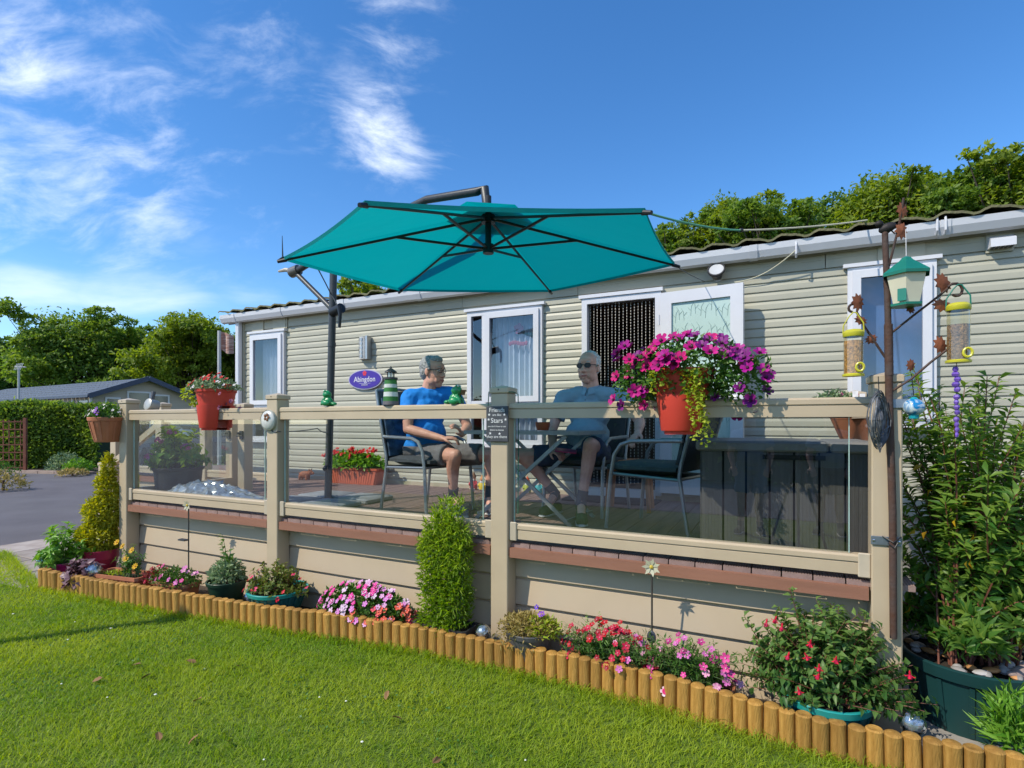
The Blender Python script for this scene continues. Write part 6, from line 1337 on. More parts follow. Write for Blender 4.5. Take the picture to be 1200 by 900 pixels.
# friends plaque on the centre post
fs_ = thing('slate_plaque', 'small slate plaque with white lettering about friends on the centre post', 'plaque', (-2.155, -.072, 1.545)); sl_ = mat('slate', (.052, .056, .066), .7, var=.2, vs=20, bump=.2, bs=90)
b = MB(); b.box((-.082, -.012, -.118), (.082, .0, .118), bev=.003); b.build('board', sl_, fs_); wl = mat('plaque_letter', (.66, .66, .66), .6, var=.02)
for (tx, sz, z, dx) in (('Friends', .040, .092, 0), ('are like', .022, .060, 0), ('Stars', .046, .022, .0), ("you don't have to see", .0155, -.016, 0), ('them to know', .018, -.040, 0), ('they are there', .026, -.085, 0)): text_obj('lettering', tx, sz, wl, (dx, -.0135, z), (R(90), 0, 0), fs_, extrude=.001)
for (x, z) in ((-.058, .062), (.056, .062), (-.062, .03), (.064, .03), (-.05, -.062), (.02, -.064)):
    b = MB(); pts = []
    for k in range(10): a = math.pi * k / 5 + math.pi / 2; r = .011 if k % 2 == 0 else .0045; pts.append((x + r * math.cos(a), -.0135, z + r * math.sin(a)))
    b.add(pts, [tuple(range(10))]); b.build('star', wl, fs_)
gt = mat('cord_darkgreen', (.02, .12, .08), .8); b = MB(); b.tube([(-.075, .0, .10), (-.07, .004, .215), (.0, .004, .213), (.07, .004, .212), (.10, .03, .212), (.12, .06, .20), (.12, .07, -.02), (.115, .07, -.60)], .0035, 5); tag(b.build('green_wire', gt, loc=(-2.155, -.072, 1.545)), 'thin dark green wire looped round the centre post above the plaque', 'wire')
for zz in (-.02, -.33, -.43, -.52):
    pass
# round solar lamp between the corner post caps
sl2 = thing('solar_lamp', 'grey drum shaped solar lamp on the rail beside the corner post', 'lamp', ony(178, 475, .05)); b = MB(); b.lathe([(0, -.05), (.058, -.05), (.06, -.045), (.06, .045), (.05, .05), (0, .05)], 18, Matrix.Rotation(R(75), 4, 'X')); b.build('drum', mat('lamp_grey', (.42, .41, .37), .4, .3, var=.15, vs=10), sl2, True); b = MB(); b.tube([(0, 0, -.05), (.03, .0, -.13)], .012, 6); b.build('bracket', blk, sl2); b = MB(); b.tube([(.0, .0, .055), (.0, .02, .14)], .02, 8); b.build('sensor', mat('steel_dark', (.08, .08, .09), .4), sl2)
# ---------------------------------------------------------------- small figures on the deck by the wall
def gnome(label, px, py, hat, coat, s):
    p = onz(px, py, DZ + .001); p.y = min(p.y, 2.36); p = Vector((ony(px, py, 2.36).x, 2.36, DZ + .001)); t = thing('gnome', label, 'garden gnome', p, 0, 'garden gnomes by the caravan wall'); c = mat('gnome_' + coat[0], coat[1], .5, var=.15); h = mat('gnome_' + hat[0], hat[1], .5, var=.15); sk = mat('gnome_face', (.55, .27, .17), .5)
    b = MB(); b.lathe([(0, .01), (.055 * s, .01), (.06 * s, .05 * s), (.05 * s, .11 * s), (.03 * s, .15 * s), (0, .155 * s)], 12); b.build('coat', c, t, True); b = MB(); b.ell((0, 0, .175 * s), (.038 * s, .038 * s, .036 * s), 12, 8); b.ell((0, -.036 * s, .172 * s), .011 * s, 6, 5); b.build('head', sk, t, True)
    b = MB(); b.lathe([(.044 * s, .188 * s), (.036 * s, .21 * s), (.016 * s, .25 * s), (0, .275 * s)], 12); b.build('hat', h, t, True); b = MB(); b.ell((0, -.026 * s, .148 * s), (.028 * s, .016 * s, .028 * s), 10, 7); b.build('beard', wht, t, True)
    for k in (-1, 1): b = MB(); b.ell((.026 * s * k, -.02 * s, .012), (.024 * s, .035 * s, .014), 8, 6); b.build('boot', mat('gnome_boot', (.35, .33, .30), .5), t, True); b = MB(); b.tube([(.045 * s * k, 0, .13 * s), (.062 * s * k, -.02 * s, .09 * s), (.04 * s * k, -.05 * s, .075 * s)], .014 * s, 7); b.build('arm', c, t, True)
gnome('garden gnome in red coat by the wall, leftmost of the four', 555, 572, ('brown', (.20, .10, .05)), ('red', (.45, .03, .04)), .80)
gnome('garden gnome in yellow coat standing next to the red coated gnome', 565, 574, ('orange', (.50, .20, .04)), ('yellow', (.62, .45, .02)), .68)
gnome('garden gnome with orange hat and green coat right of the centre post', 618, 575, ('redorange', (.55, .09, .02)), ('lime', (.35, .40, .04)), .72)
gnome('garden gnome in turquoise, rightmost of the four by the wall', 631, 577, ('teal', (.02, .30, .32)), ('turquoise', (.03, .30, .34)), .76)
pg = thing('piglet_ornament', 'small rust coloured pig ornament on the deck by the wall', 'ornament', (ony(357, 559, 2.30).x, 2.30, DZ + .001), R(10)); b = MB(); b.ell((0, 0, .075), (.09, .048, .052), 14, 9); b.ell((.09, 0, .105), (.042, .036, .04), 12, 8); b.tube([(.12, 0, .10), (.15, 0, .095)], [.02, .018], 8)
for x in (-.06, .05):
    for y in (-.028, .028): b.tube([(x, y, .06), (x, y, .0)], [.02, .016], 7)
for k in (-1, 1): b.tube([(.085, .02 * k, .13), (.10, .032 * k, .165)], [.014, .004], 6)
b.tube([(-.085, 0, .09), (-.11, 0, .115), (-.10, .01, .13)], [.006, .005, .003], 5); ob = b.build('body', mat('rusty_clay', (.32, .10, .04), .7, var=.3, vs=20), pg); remesh(ob, .006, 2)
# ---------------------------------------------------------------- solar stakes and globes in the border
crk = glassmat('crackle_globe', (.82, .86, .90), 1.6, .12, base=.16)
def globe(label, x, y, z, r, m=None):
    t = thing('solar_globe', label, 'solar light', (x, y, 0), 0, 'solar globe lights along the edging'); b = MB(); b.ell((0, 0, z), r, 18, 12); rr = random.Random(int(px_seed(x))); b.v = [tuple(Vector(v) + Vector((rr.gauss(0, .012 * r * 2), rr.gauss(0, .012 * r * 2), rr.gauss(0, .012 * r * 2)))) for v in b.v]; b.build('globe', m or crk, t)
    b = MB(); b.ell((0, 0, z), r * .8, 10, 8); b.build('core', mat('globe_core', (.40, .46, .52), .2, .5, var=.4, vs=40, spec=.8), t)
    b = MB(); b.lathe([(.012, z - r - .04), (r * .55, z - r * .92), (r * .62, z - r * .78)], 14); b.tube([(0, 0, -.03), (0, 0, z - r - .02)], .007, 6); b.build('stake', mat('galvanised', (.25, .29, .33), .4, .7), t, True)
def px_seed(x): return abs(x) * 1000
globe('clear crackle solar globe beside the black trough at the centre post', -2.22, -.16, .185, .052); globe('clear crackle solar globe between the right post and the big tub', .07, -.26, .19, .052)
globe('white solar globe at the far left end of the log edging', -6.93, -.52, .20, .06); globe('pale solar globe in front of the purple heuchera', -6.10, -.50, .20, .07); globe('small solar globe tucked left of the teal fuchsia pot', -4.38, -.20, .12, .055)
def stake(label, px, pyt, pyb, y, panel_px=None, flower=True):
    t_ = ony(px, pyt, y); b_ = ony(px, pyb, y); t = thing('solar_stake', label, 'solar stake', (t_.x, y, 0)); z1 = t_.z; b = MB(); b.tube([(0, 0, .0), (0, 0, z1)], .0055, 6); b.build('stem', mat('stake_dark', (.05, .045, .04), .5), t)
    for k in range(14):
        a = 2 * math.pi * k / 14; ly = MB(); L_ = .055 if k % 2 else .04; d = Vector((math.cos(a), -.25, math.sin(a))); s_ = Vector((-math.sin(a), 0, math.cos(a))) * .010; o = Vector((0, -.006 - .004 * (k % 2), z1)); ly.add([o, o + d * L_ * .6 + s_, o + d * L_, o + d * L_ * .6 - s_], [(0, 1, 2), (0, 2, 3)]); ly.build('petal', mat('stake_petal', (.48, .46, .33), .4, var=.15), t)
    b = MB(); b.ell((0, -.012, z1), .012, 8, 6); b.build('centre', yel, t); return t, z1
t, z1 = stake('pale metal flower solar stake with leaf shaped panel in front of the skirting', 764, 664, 800, -.12); b = MB(); b.ell((0, -.012, z1 - .40), (.026, .008, .038), 12, 8); b.build('panel', mat('panel_dark', (.05, .055, .07), .3, spec=.6), t, True)
t, z1 = stake('pale dragonfly solar stake with small dark panel in front of the left bay', 221, 592, 660, -.20); b = MB(); b.box((-.09, -.04, z1 - .315), (.0, .0, z1 - .302), Matrix.Rotation(R(0), 4, 'Y')); b.build('panel', mat('panel_dark', (.05, .055, .07), .3, spec=.6), t)
# ---------------------------------------------------------------- beyond: neighbour's home, hedge, trees, car
def crown_tree(label, base, trunk_h, crowns, n, L, m, name='tree', group='trees round the caravan park', trunk_r=.25, seed=0, loose=1.0, cat='tree', skyhole=0.):
    rng = np.random.default_rng(seed + 100); rs = random.Random(seed); t = thing(name, label, cat, base, 0, group)
    b = MB(); b.tube([(0, 0, -.1), (.05, 0, trunk_h * .5), (0, .05, trunk_h)], [trunk_r, trunk_r * .8, trunk_r * .6], 8); b.build('trunk', mat('bark', (.075, .06, .045), .9, var=.3, vs=4, bump=.8, bs=25), t, True)
    lb = MB(); Ps, Ds, Ts, Ns = [], [], [], []; tot = sum(c[1][0] * c[1][1] * c[1][2] for c in crowns)
    for (c, r) in crowns:
        k = int(n * (r[0] * r[1] * r[2]) / tot); nc = max(8, int(k / 42)); C = np.array(c)
        d = nrm(rng.normal(size=(nc, 3))); d[:, 2] = np.where(d[:, 2] < -.35, -d[:, 2], d[:, 2]); rad = rng.uniform(.42, 1.16, nc) ** .75
        cc = C + d * rad[:, None] * np.array(r)
        for q in cc[: max(3, nc // 7)]: lb.tube([(0, 0, trunk_h * .9), tuple(np.array([0, 0, trunk_h]) * .5 + q * .5 + np.array([0, 0, .3])), tuple(q)], [trunk_r * .35, trunk_r * .18, trunk_r * .05], 5, cap=False)
        idx = rng.integers(0, nc, k); sz = rng.uniform(.6, 1.3, nc)[idx]; off = rng.normal(size=(k, 3)); off = off / np.maximum(1, np.linalg.norm(off, axis=1, keepdims=True) / 1.7) * np.array([.85, .85, .45]) * (sz * .135 * min(r) * loose)[:, None] * 1.35
        P = cc[idx] + off; Ps.append(P); Dd = d[idx] * .5 + rng.normal(0, .7, (k, 3)) + np.array([0, 0, .05]); Ds.append(Dd); Ns.append(d[idx] * .75 + np.array([0, 0, .45])); Ts.append(np.clip(.38 + rng.normal(0, .16, nc)[idx] + rng.normal(0, .15, k) + .08 * off[:, 2] / (.16 * min(r)), 0, 1))
    lb.build('limbs', MATS['bark'], t, True)
    P = np.concatenate(Ps); D = np.concatenate(Ds); k = len(P)
    foliage('crown', P, D, L * rng.uniform(.6, 1.3, k), L * .62 * rng.uniform(.7, 1.2, k), m, t, np.concatenate(Ts), fold=.15, droop=.2, rng=rng, nvec=np.concatenate(Ns)); return t
TG = leafmat('tree_leaf', (.09, .18, .028), (.26, .36, .05), .48, .5); TD = leafmat('tree_leaf_dark', (.06, .14, .03), (.18, .28, .05), .45, .5); TY = leafmat('tree_leaf_yellow', (.11, .19, .022), (.31, .38, .045), .5, .5)
def T(px, Z): v = atZ(px, 496, Z); return (v.x, v.y, 0)
def blobs(seed, w, z0, z1, n, d=None):
    n = int(n * 1.5)
    rs = random.Random(seed); out = [((0, 0, (z0 + z1) / 2 - .2), (w * .66, w * .62, (z1 - z0) * .42))]
    for k in range(n): a = rs.uniform(0, 6.28); q = rs.uniform(.35, .9) * w; zz = rs.uniform(z0 + (z1 - z0) * .2, z1 - (z1 - z0) * .12); r = rs.uniform(.2, .44) * w; out.append(((q * math.cos(a), q * math.sin(a), zz), (r, r, min(r * .8, (z1 - zz) * 1.0))))
    return out
lt = [(-60, 47, 5.2, 9.5, 'dark green tree at the far left edge behind the bungalow', TD, 5), (12, 52, 3.6, 9.0, 'dark tree crown peeping in at the left edge of the view', TD, 6), (85, 43, 5.4, 10.6, 'big rounded green tree behind the grey roofed bungalow', TG, 1), (150, 47, 4.2, 10.0, 'green tree between the two biggest trees behind the bungalow', TD, 3), (228, 42, 4.6, 10.2, 'big yellow green tree behind the flagpole at the caravan corner', TY, 2), (300, 45, 4.2, 8.8, 'green tree half hidden by the caravan left corner', TG, 4)]
for (px, Z, w, h, lab, m, sd) in lt: crown_tree(lab, T(px, Z), 2.5, blobs(sd, w, 1.2, h, 9), 30000, .29, m, seed=sd, loose=1.1)
rt_ = [(425, 27, 1.7, 8.9, 'small treetop showing above the gutter behind the umbrella pole', TY, 21, 5000), (790, 24, 2.2, 10.6, 'treetop just right of the umbrella above the roof', TG, 22, 9000), (850, 23, 2.2, 11.3, 'tall loose treetop above the open door', TY, 23, 9000), (915, 20, 2.0, 10.0, 'low treetop between the taller trees above the roof', TG, 24, 8000), (975, 21, 2.1, 10.7, 'airy treetop left of the feeder pole', TD, 28, 8000), (1035, 19, 2.2, 10.6, 'tall spreading treetop behind the feeder pole', TY, 25, 13000), (1115, 18, 1.9, 10.1, 'rounded treetop above the wall vent', TG, 26, 9000), (1195, 17, 2.4, 10.4, 'highest treetop at the right edge above the roof', TY, 27, 14000), (1290, 17, 2.6, 10.6, 'big tree just beyond the right edge behind the caravan', TG, 29, 9000)]
for (px, Z, w, h, lab, m, sd, n) in rt_: crown_tree(lab, T(px, Z), 4.5, blobs(sd, w, h - w * 2.6, h, 11), int(n * 1.9), .17, m, seed=sd, trunk_r=.22, loose=1.25)
# hedge along the road and behind
def hedge(label, a, b_, w, h, n, m, seed, L=.10):
    rng = np.random.default_rng(seed); a = Vector(a); b_ = Vector(b_); d = (b_ - a); Ln = d.length; ang = math.atan2(d.y, d.x); t = thing('hedge', label, 'hedge', a, ang, 'hedges')
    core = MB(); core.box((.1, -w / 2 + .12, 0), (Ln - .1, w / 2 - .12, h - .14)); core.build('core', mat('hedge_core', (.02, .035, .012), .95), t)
    face = rng.choice(3, n, p=[.55, .15, .3]); u = rng.uniform(0, Ln, n); v = rng.uniform(-w / 2, w / 2, n); z = rng.uniform(0.05, h, n); bul = .07 * np.sin(u * 2.1 + seed) + .05 * np.sin(u * 5.3 + z * 3) + rng.normal(0, .05, n)
    P = np.stack([u, np.where(face == 0, -w / 2 - bul, np.where(face == 1, w / 2 + bul, v)), np.where(face == 2, h + bul * .9, z)], 1); D = np.where((face == 0)[:, None], [[0, -1, .2]], np.where((face == 1)[:, None], [[0, 1, .2]], [[0, 0, 1]])) + rng.normal(0, .6, (n, 3))
    foliage('leaves', P, D, L * rng.uniform(.6, 1.3, n), L * .6 * rng.uniform(.7, 1.2, n), m, t, np.clip(.4 + .25 * np.sin(u * 3 + z * 4) + rng.normal(0, .2, n), 0, 1), rng=rng, nvec=np.where((face == 0)[:, None], [[0, -1, .5]], np.where((face == 1)[:, None], [[0, 1, .5]], [[0, -.2, 1]])))
    return t
hd0 = atZ(-90, 496, 18.5); hd1 = atZ(128, 496, 19.5)
hedge('tall clipped dark hedge across the road in front of the bungalow', (hd0.x, hd0.y, 0), (hd1.x, hd1.y, 0), 1.3, 2.12, 22000, TG, 7, .13)
hd0 = atZ(150, 496, 27); hd1 = atZ(330, 496, 33); hedge('far low hedge seen through the left glass panel', (hd0.x, hd0.y, 0), (hd1.x, hd1.y, 0), 1.2, 1.3, 5000, TG, 8, .16)
hedge('unseen dark hedge added behind the lawn to cut sky reflections in the glass', (-16, -12.8, 0), (16, -12.8, 0), 1.4, 2.3, 7000, TD, 9, .2).rotation_euler = (0, 0, 0)  # added out of view so the glass mirrors dark leaves instead of sky
# bungalow
def quad_obj(name, pts, m, par, th=.0):
    b = MB(); b.add(pts, [tuple(range(len(pts)))]); return b.build(name, m, par)
A = atZ(109, 496, 22.5); ax = Vector((-.46, .89, 0)); 
rtv = Vector((_ca, _sa, 0)); fwv = Vector((-_sa, _ca, 0)); ex = (rtv * .50 + fwv * .866).normalized(); ey = (rtv * -.866 + fwv * .50).normalized()
bg_ = thing('bungalow', 'cream park bungalow with a blue grey tiled roof beyond the hedge', 'bungalow', (A.x, A.y, 0), math.atan2(ex.y, ex.x)); Wg, Ln, ze, zr = 4.0, 15.0, 2.78, 3.55
wallm = mat('bungalow_wall', (.44, .38, .31), .7, var=.06, vs=2, stretch=(.3, .3, 12)); roofm = mat('bungalow_roof', (.115, .135, .165), .6, var=.15, vs=6); navy = mat('navy_trim', (.05, .065, .11), .45); gw = glassmat('bungalow_glass', (.35, .40, .45), 2.0, base=.10)
b = MB(); b.add([(0, 0, 0), (Wg, 0, 0), (Wg, 0, ze), (Wg / 2, 0, zr - .06), (0, 0, ze), (0, Ln, 0), (Wg, Ln, 0), (Wg, Ln, ze), (Wg / 2, Ln, zr - .06), (0, Ln, ze)], [(0, 1, 2, 3, 4), (9, 8, 7, 6, 5), (0, 4, 9, 5), (1, 6, 7, 2)]); b.build('wall', wallm, bg_)
for s_ in (0, 1):
    nc = 40
    b = MB(); ov = .25; x0, x1 = (-ov, Wg / 2) if s_ == 0 else (Wg + ov, Wg / 2); zb = ze - .09
    for k in range(nc):
        y0, y1 = -.3 + k * (Ln + .5) / nc, -.3 + (k + 1) * (Ln + .5) / nc - .03
        for j in range(6):
            u0, u1 = j / 6, (j + 1) / 6; f_ = lambda u, l: (x0 + (x1 - x0) * u, zb + (zr - zb) * u + l)
            (xa, za), (xb, zb_) = f_(u0, .03), f_(u1, 0); b.add([(xa, y0, za), (xa, y1, za), (xb, y1, zb_), (xb, y0, zb_), (xa, y0, za - .035), (xa, y1, za - .035)], [(0, 1, 2, 3) if s_ else (3, 2, 1, 0), (0, 4, 5, 1)])
    stuff(b.build('roof', roofm, bg_))
for (x0, x1) in ((-.28, Wg / 2), (Wg + .28, Wg / 2)): b = MB(); b.bar((x0, -.32, ze - .12), (x1, -.32, zr - .02), .05, .20); b.build('bargeboard', navy, bg_)
b = MB(); b.bar((-.27, -.3, ze - .12), (-.27, Ln, ze - .12), .10, .10); b.build('gutter', navy, bg_)
wm = white
def bwin(p0, p1, z0, z1, side):
    f = MB(); t = .07
    def bx(a, c, d, e, o0, o1): f.box((a, -o1, d), (c, -o0, e)) if side == 'g' else f.box((-o1, a, d), (-o0, c, e))
    bx(p0, p0 + t, z0, z1, -.02, .05); bx(p1 - t, p1, z0, z1, -.02, .05); bx(p0 + t, p1 - t, z1 - t, z1, -.02, .05); bx(p0 + t, p1 - t, z0, z0 + t, -.02, .05); w_ = f.build('window', wm, bg_)
    p = MB(); p.box((p0 + t, -.03, z0 + t), (p1 - t, -.02, z1 - t)) if side == 'g' else p.box((-.03, p0 + t, z0 + t), (-.02, p1 - t, z1 - t)); p.build('pane', mat('dark_window', (.035, .05, .07), .08, spec=.9), w_)
bwin(.42, 1.0, .9, 2.65, 'g'); bwin(1.25, 2.2, .9, 2.95, 'g'); bwin(2.25, 3.0, .9, 2.85, 'g'); bwin(.35, 1.1, 1.2, 2.5, 's'); bwin(4.0, 6.2, 1.4, 2.45, 's'); bwin(8, 9, 1.4, 2.4, 's')
for y in (.02, 1.6): b = MB(); b.box((-.09, y, 0), (-.005, y + .09, ze - .1)); b.build('downpipe', white, bg_)
B2 = atZ(215, 496, 34); b2 = thing('bungalow', 'low pale home with a brown grey roof glimpsed behind the red planter', 'bungalow', (B2.x, B2.y, 0), CAM_YAW); b = MB(); b.box((-1.6, 0, 0), (6, 4, 2.45)); b.build('wall', mat('far_home_wall', (.40, .37, .32), .7), b2); b = MB(); b.add([(-1.8, -.3, 2.4), (6.2, -.3, 2.4), (6.2, 2, 3.05), (-1.8, 2, 3.05), (6.2, 4.3, 2.4), (-1.8, 4.3, 2.4)], [(0, 1, 2, 3), (3, 2, 4, 5)]); b.build('roof', mat('far_roof', (.17, .15, .14), .7, var=.2, vs=6), b2)
for x in (-.9, 1.4, 3.6): b = MB(); b.box((x, -.03, 1.1), (x + 1.0, .0, 2.1)); w_ = b.build('window', white, b2); b = MB(); b.box((x + .07, -.04, 1.17), (x + .93, -.031, 2.03)); b.build('pane', MATS['dark_window'], b2 and w_)
# aerial, flagpole
an = atZ(22, 496, 21); t = thing('aerial_mast', 'thin grey mast with a small aerial in front of the bungalow roof', 'mast', (an.x, an.y, 0)); stl2 = mat('mast_grey', (.45, .46, .46), .5); b = MB(); b.tube([(0, 0, 0), (0, 0, 3.7)], .035, 6); b.build('pole', stl2, t); b = MB(); b.tube([(-.3, 0, 3.75), (.3, .1, 3.7)], .02, 5); b.build('boom', stl2, t)
for k in range(5): b = MB(); b.tube([(-.25 + k * .12, -.05, 3.6), (-.25 + k * .12, .05, 3.86)], .012, 4); b.build('element', stl2, t)
fl_ = atZ(257, 496, 13); t = thing('flagpole', 'white pole with a faded red flag left of the caravan corner', 'flagpole', (fl_.x, fl_.y, 0)); b = MB(); b.tube([(0, 0, 0), (0, 0, 3.75)], [.045, .04], 8); b.build('pole', stl2, t, True); b = MB(); nx = 8; vs = []
for i in range(nx + 1):
    u = i / nx; p = (rtv * (.03 + .30 * u)) + fwv * (.05 * math.sin(u * 7)); vs += [(p.x, p.y, 3.74 - .10 * u), (p.x, p.y, 3.32 - .10 * u - .06 * math.sin(u * 3))]
b.add(vs, [(2 * i, 2 * i + 1, 2 * i + 3, 2 * i + 2) for i in range(nx)]); b.build('flag', mat('flag_red', (.35, .10, .06), .8, var=.5, vs=6, stretch=(1, 1, 6), c2=(.45, .33, .28)), t)
# trellis, shrubs by the hedge
tp = atZ(-14, 496, 17); t = thing('trellis', 'brown diamond lattice trellis panel at the left edge before the hedge', 'trellis', (tp.x, tp.y, 0), CAM_YAW + .15); tw = mat('trellis_wood', (.17, .055, .03), .7, var=.2)
for x in (-.1, 1.03): b = MB(); b.box((x - .04, -.04, 0), (x + .04, .04, 1.72)); b.build('post', tw, t)
for k in range(7): b = MB(); b.box((-.06, -.012, .14 + k * .24), (.99, .0, .175 + k * .24)); b.build('slat', tw, t)
for k in range(6): b = MB(); b.box((.08 + k * .16, .002, .1), (.11 + k * .16, .014, 1.66)); b.build('slat', tw, t)
SG = 'small shrubs along the foot of the hedge'
def small(label, px, py, Z, r, n, m, L=.09, name='shrub', hs=1.0):
    v = onz(px, py, 0); t = thing(name, label, 'shrub', (v.x, v.y, 0), 0, SG); mound(t, (0, 0, 0.05), (r, r, r * hs), n, L, L * .45, m, lo=.5); b = MB(); b.tube([(0, 0, -.05), (0, 0, r * hs * .6)], .03, 5); b.build('stem', stemb, t)
v = onz(48, 549, 0); t = thing('conifer', 'small yellow green cone shaped conifer by the hedge', 'conifer', (v.x, v.y, 0)); n = 1500; hz = RNG.random(n) ** 1.2; an_ = RNG.uniform(0, 6.283, n); rr = .30 * (1 - hz) ** .7 * RNG.uniform(.7, 1.05, n) * np.clip(hz * 6 + .6, 0, 1); P = np.stack([rr * np.cos(an_), rr * np.sin(an_), .05 + 1.12 * hz], 1); foliage('foliage', P, np.stack([np.cos(an_), np.sin(an_), 1.2 + 0 * an_], 1), .10, .04, leafmat('leaf_conifer', (.12, .20, .015), (.26, .32, .03)), t); b = MB(); b.tube([(0, 0, -.05), (0, 0, .9)], .03, 5); b.build('trunk', stemb, t)
small('grey green rounded shrub right of the small conifer', 76, 552, 0, .5, 700, LF['pale'], hs=1.1); small('bright green low shrub at the foot of the hedge beside the steps post', 93, 553, 0, .42, 600, LF['bright'], hs=.8); small('yellowish low heather cushion on the kerb near the steps post', 85, 558, 0, .38, 400, LF['heath'], hs=.4); small('orange flowered clump at the left edge of the road', 4, 575, 0, .45, 400, LF['heath'], hs=.9); small('dark clump below the trellis at the left edge', -10, 560, 0, .6, 400, LF['mid'], hs=.8)
# kerb of the far bed
kb = mat('kerb_stone', (.36, .27, .22), .85, var=.15); b = MB(); p0, p1 = onz(-60, 552, 0), onz(108, 556, 0); nk = 9
k_ = thing('kerb', 'x', 'x'); del k_['label'], k_['category']; struct(k_)
for i in range(nk): b = MB(); b.bar(p0.lerp(p1, i / nk) + Vector((0, 0, .02)), p0.lerp(p1, (i + .96) / nk) + Vector((0, 0, .02)), .25, .12); b.build('kerb_stone', kb, k_)
bedp = [p0 + Vector((0, .1, .014)), p1 + Vector((0, .1, .014)), p1 + fwv * 4 + Vector((0, 0, .014)), p0 + fwv * 4 + Vector((0, 0, .014))]; b = MB(); b.add(bedp, [(0, 1, 2, 3)]); struct(b.build('flower_bed', soil))
# dark car seen through the left glass panel
cv = atZ(238, 496, 17.5); car = thing('parked_car', 'dark grey hatchback parked beyond the deck, seen through the left glass', 'car', (cv.x, cv.y, 0.0), CAM_YAW + .9)
cp_ = mat('car_paint', (.022, .026, .035), .22, .3, var=.05, spec=.7); cg = mat('car_glass', (.015, .02, .025), .05, spec=.9); rb_ = mat('tyre_rubber', (.015, .015, .016), .8)
def section(prof, y0, y1, tuck): return prof
b = MB(); low = [(-2.0, .28), (-2.05, .55), (-1.95, .86), (-1.1, .95), (1.55, .98), (1.98, .88), (2.05, .5), (2.0, .28)]; ys = [(-.78, .94), (-.86, 1.0), (.86, 1.0), (.78, .94)]; vs = [(x * s_, y, z) for y, s_ in ys for x, z in low]; n = len(low); fs = [(i * n + k, (i + 1) * n + k, (i + 1) * n + (k + 1) % n, i * n + (k + 1) % n) for i in range(3) for k in range(n)] + [tuple(range(n)), tuple(range(4 * n - 1, 3 * n - 1, -1))]; b.add(vs, fs); b.build('body', cp_, car)
b = MB(); ca_ = [(-1.0, .94), (-.35, 1.42), (.95, 1.47), (1.75, .97)]; ys = [(-.80, 1, 0), (-.62, .97, 1), (.62, .97, 1), (.80, 1, 0)]; 
vs = []
for y, zz in ((-.80, 0), (.80, 0)): vs += [(ca_[0][0], y, ca_[0][1]), (ca_[1][0], y * .80, ca_[1][1]), (ca_[2][0], y * .80, ca_[2][1]), (ca_[3][0], y, ca_[3][1])]
b.add(vs, [(0, 1, 2, 3), (7, 6, 5, 4), (0, 4, 5, 1), (2, 6, 7, 3)]); b.build('windows', cg, car); b = MB(); b.box((-.42, -.655, 1.41), (1.0, .655, 1.49), bev=.02); b.build('roof', cp_, car)
for sx in (-1.3, 1.28):
    for sy in (-.8, .8): b = MB(); b.lathe([(0, -.1), (.29, -.1), (.31, -.06), (.31, .06), (.29, .1), (0, .1)], 18, Matrix.Translation((sx, sy, .31)) @ Matrix.Rotation(R(90), 4, 'X')); w_ = b.build('wheel', rb_, car, True); b = MB(); b.lathe([(0, -.112), (.18, -.112), (.19, -.10)], 12, Matrix.Translation((sx, sy, .31)) @ Matrix.Rotation(R(90 if sy < 0 else 90), 4, 'X')); b.lathe([(0, .112), (.18, .112), (.19, .10)], 12, Matrix.Translation((sx, sy, .31)) @ Matrix.Rotation(R(90), 4, 'X')); b.build('rim', mat('alloy', (.4, .4, .42), .3, .8), w_)
for sy in (-.6, .6): b = MB(); b.box((1.96, sy - .18, .72), (2.06, sy + .18, .84), bev=.02); b.build('tail_light', mat('tail_red', (.35, .01, .01), .2), car); b = MB(); b.box((-2.06, sy - .18, .66), (-1.94, sy + .18, .78), bev=.02); b.build('headlight', mat('lamp_clear', (.5, .5, .52), .1), car)

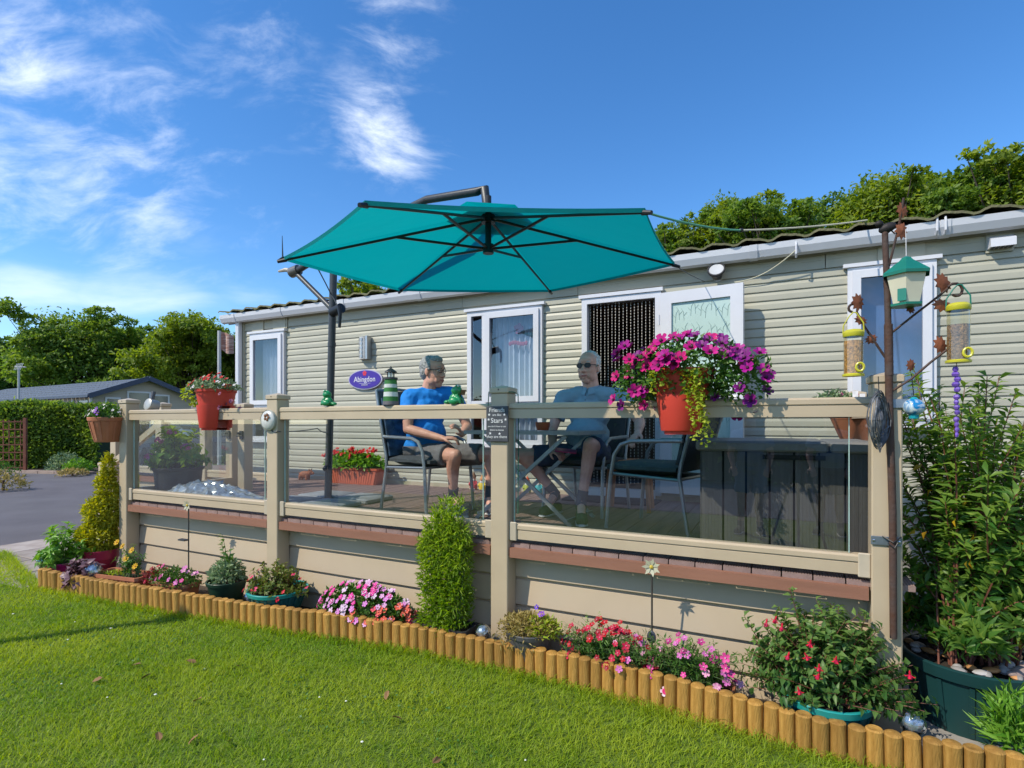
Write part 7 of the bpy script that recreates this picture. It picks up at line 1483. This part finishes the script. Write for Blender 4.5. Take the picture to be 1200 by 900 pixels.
# the photographer's party behind the camera, seen only as reflections in the glass
def standing(label, x, y, yaw, h, shirt, bottom, long_):
    k = h / 1.75; B = Vector((x, y, 0)); f = Vector((math.cos(yaw), math.sin(yaw), 0)); s = Vector((-math.sin(yaw), math.cos(yaw), 0)); P = lambda a, b_, z: B + f * a + s * b_ + Vector((0, 0, z * k))
    J = dict(pelvis=P(0, 0, .95), chest=P(0, 0, 1.25), neck=P(0, 0, 1.47), head=P(.02, 0, 1.64), shR=P(0, -.19, 1.40), shL=P(0, .19, 1.40), elR=P(.02, -.26, 1.13), elL=P(.02, .26, 1.13), wrR=P(.16, -.22, .95), wrL=P(.16, .22, .95), haR=P(.23, -.2, .90), haL=P(.23, .2, .90), hiR=P(0, -.10, .90), hiL=P(0, .10, .90), knR=P(.02, -.11, .50), knL=P(.03, .12, .50), anR=P(-.02, -.12, .09), anL=P(-.01, .13, .09), toR=P(.14, -.15, .03), toL=P(.15, .17, .03))
    global DZ; keep = DZ; DZ = 0.0
    person(label, J, yaw, yaw, 1.0, skinm, shirt, bottom, MATS['hair_grey'], MATS['shoe_olive'], bottom if long_ else MATS['sock_grey'], hair_crop, lambda T, r, hh: None)
    DZ = keep
standing('person in blue top and blue shorts behind the camera, mirrored in glass', -.85, -5.1, R(88), 1.74, mat('top_denim', (.06, .12, .22), .85), mat('shorts_denim', (.05, .13, .25), .85), False)
standing('person in pale blue shirt and dark trousers behind the camera, mirrored in glass', .15, -5.5, R(95), 1.72, mat('shirt_pale_blue', (.16, .24, .32), .85), mat('trousers_dark', (.03, .03, .036), .85), True)
tp_ = thing('camera_tripod', 'black tripod on the lawn mirrored in the right hand glass panel', 'tripod', (-.30, -3.45, 0))
for k in range(3): a = math.pi / 2 + k * 2.094; b = MB(); b.tube([(.42 * math.cos(a) * .9, .42 * math.sin(a) * .9, 0), (.03 * math.cos(a), .03 * math.sin(a), 1.08)], [.012, .017], 7); b.build('leg', bk, tp_, True)
b = MB(); b.tube([(0, 0, .75), (0, 0, 1.34)], .016, 8); b.build('column', bk, tp_, True); b = MB(); b.tube([(0, 0, 1.04), (0, 0, 1.12)], .04, 10); b.build('collar', bk, tp_, True)
# slim lamp post just out of view on the left; its shadow falls across the lawn
lp = thing('lamp_post', 'slim grey lamp post on the lawn whose shadow crosses the grass at the left', 'lamp post', (-6.62, -3.05, 0)); b = MB(); b.tube([(0, 0, -.05), (0, 0, 3.05)], [.055, .045], 10); b.build('pole', mat('lamp_post_grey', (.30, .31, .31), .5, .5), lp, True); b = MB(); b.lathe([(.05, 3.03), (.10, 3.10), (.10, 3.2), (.03, 3.24), (0, 3.25)], 12); b.build('lantern', white, lp, True)
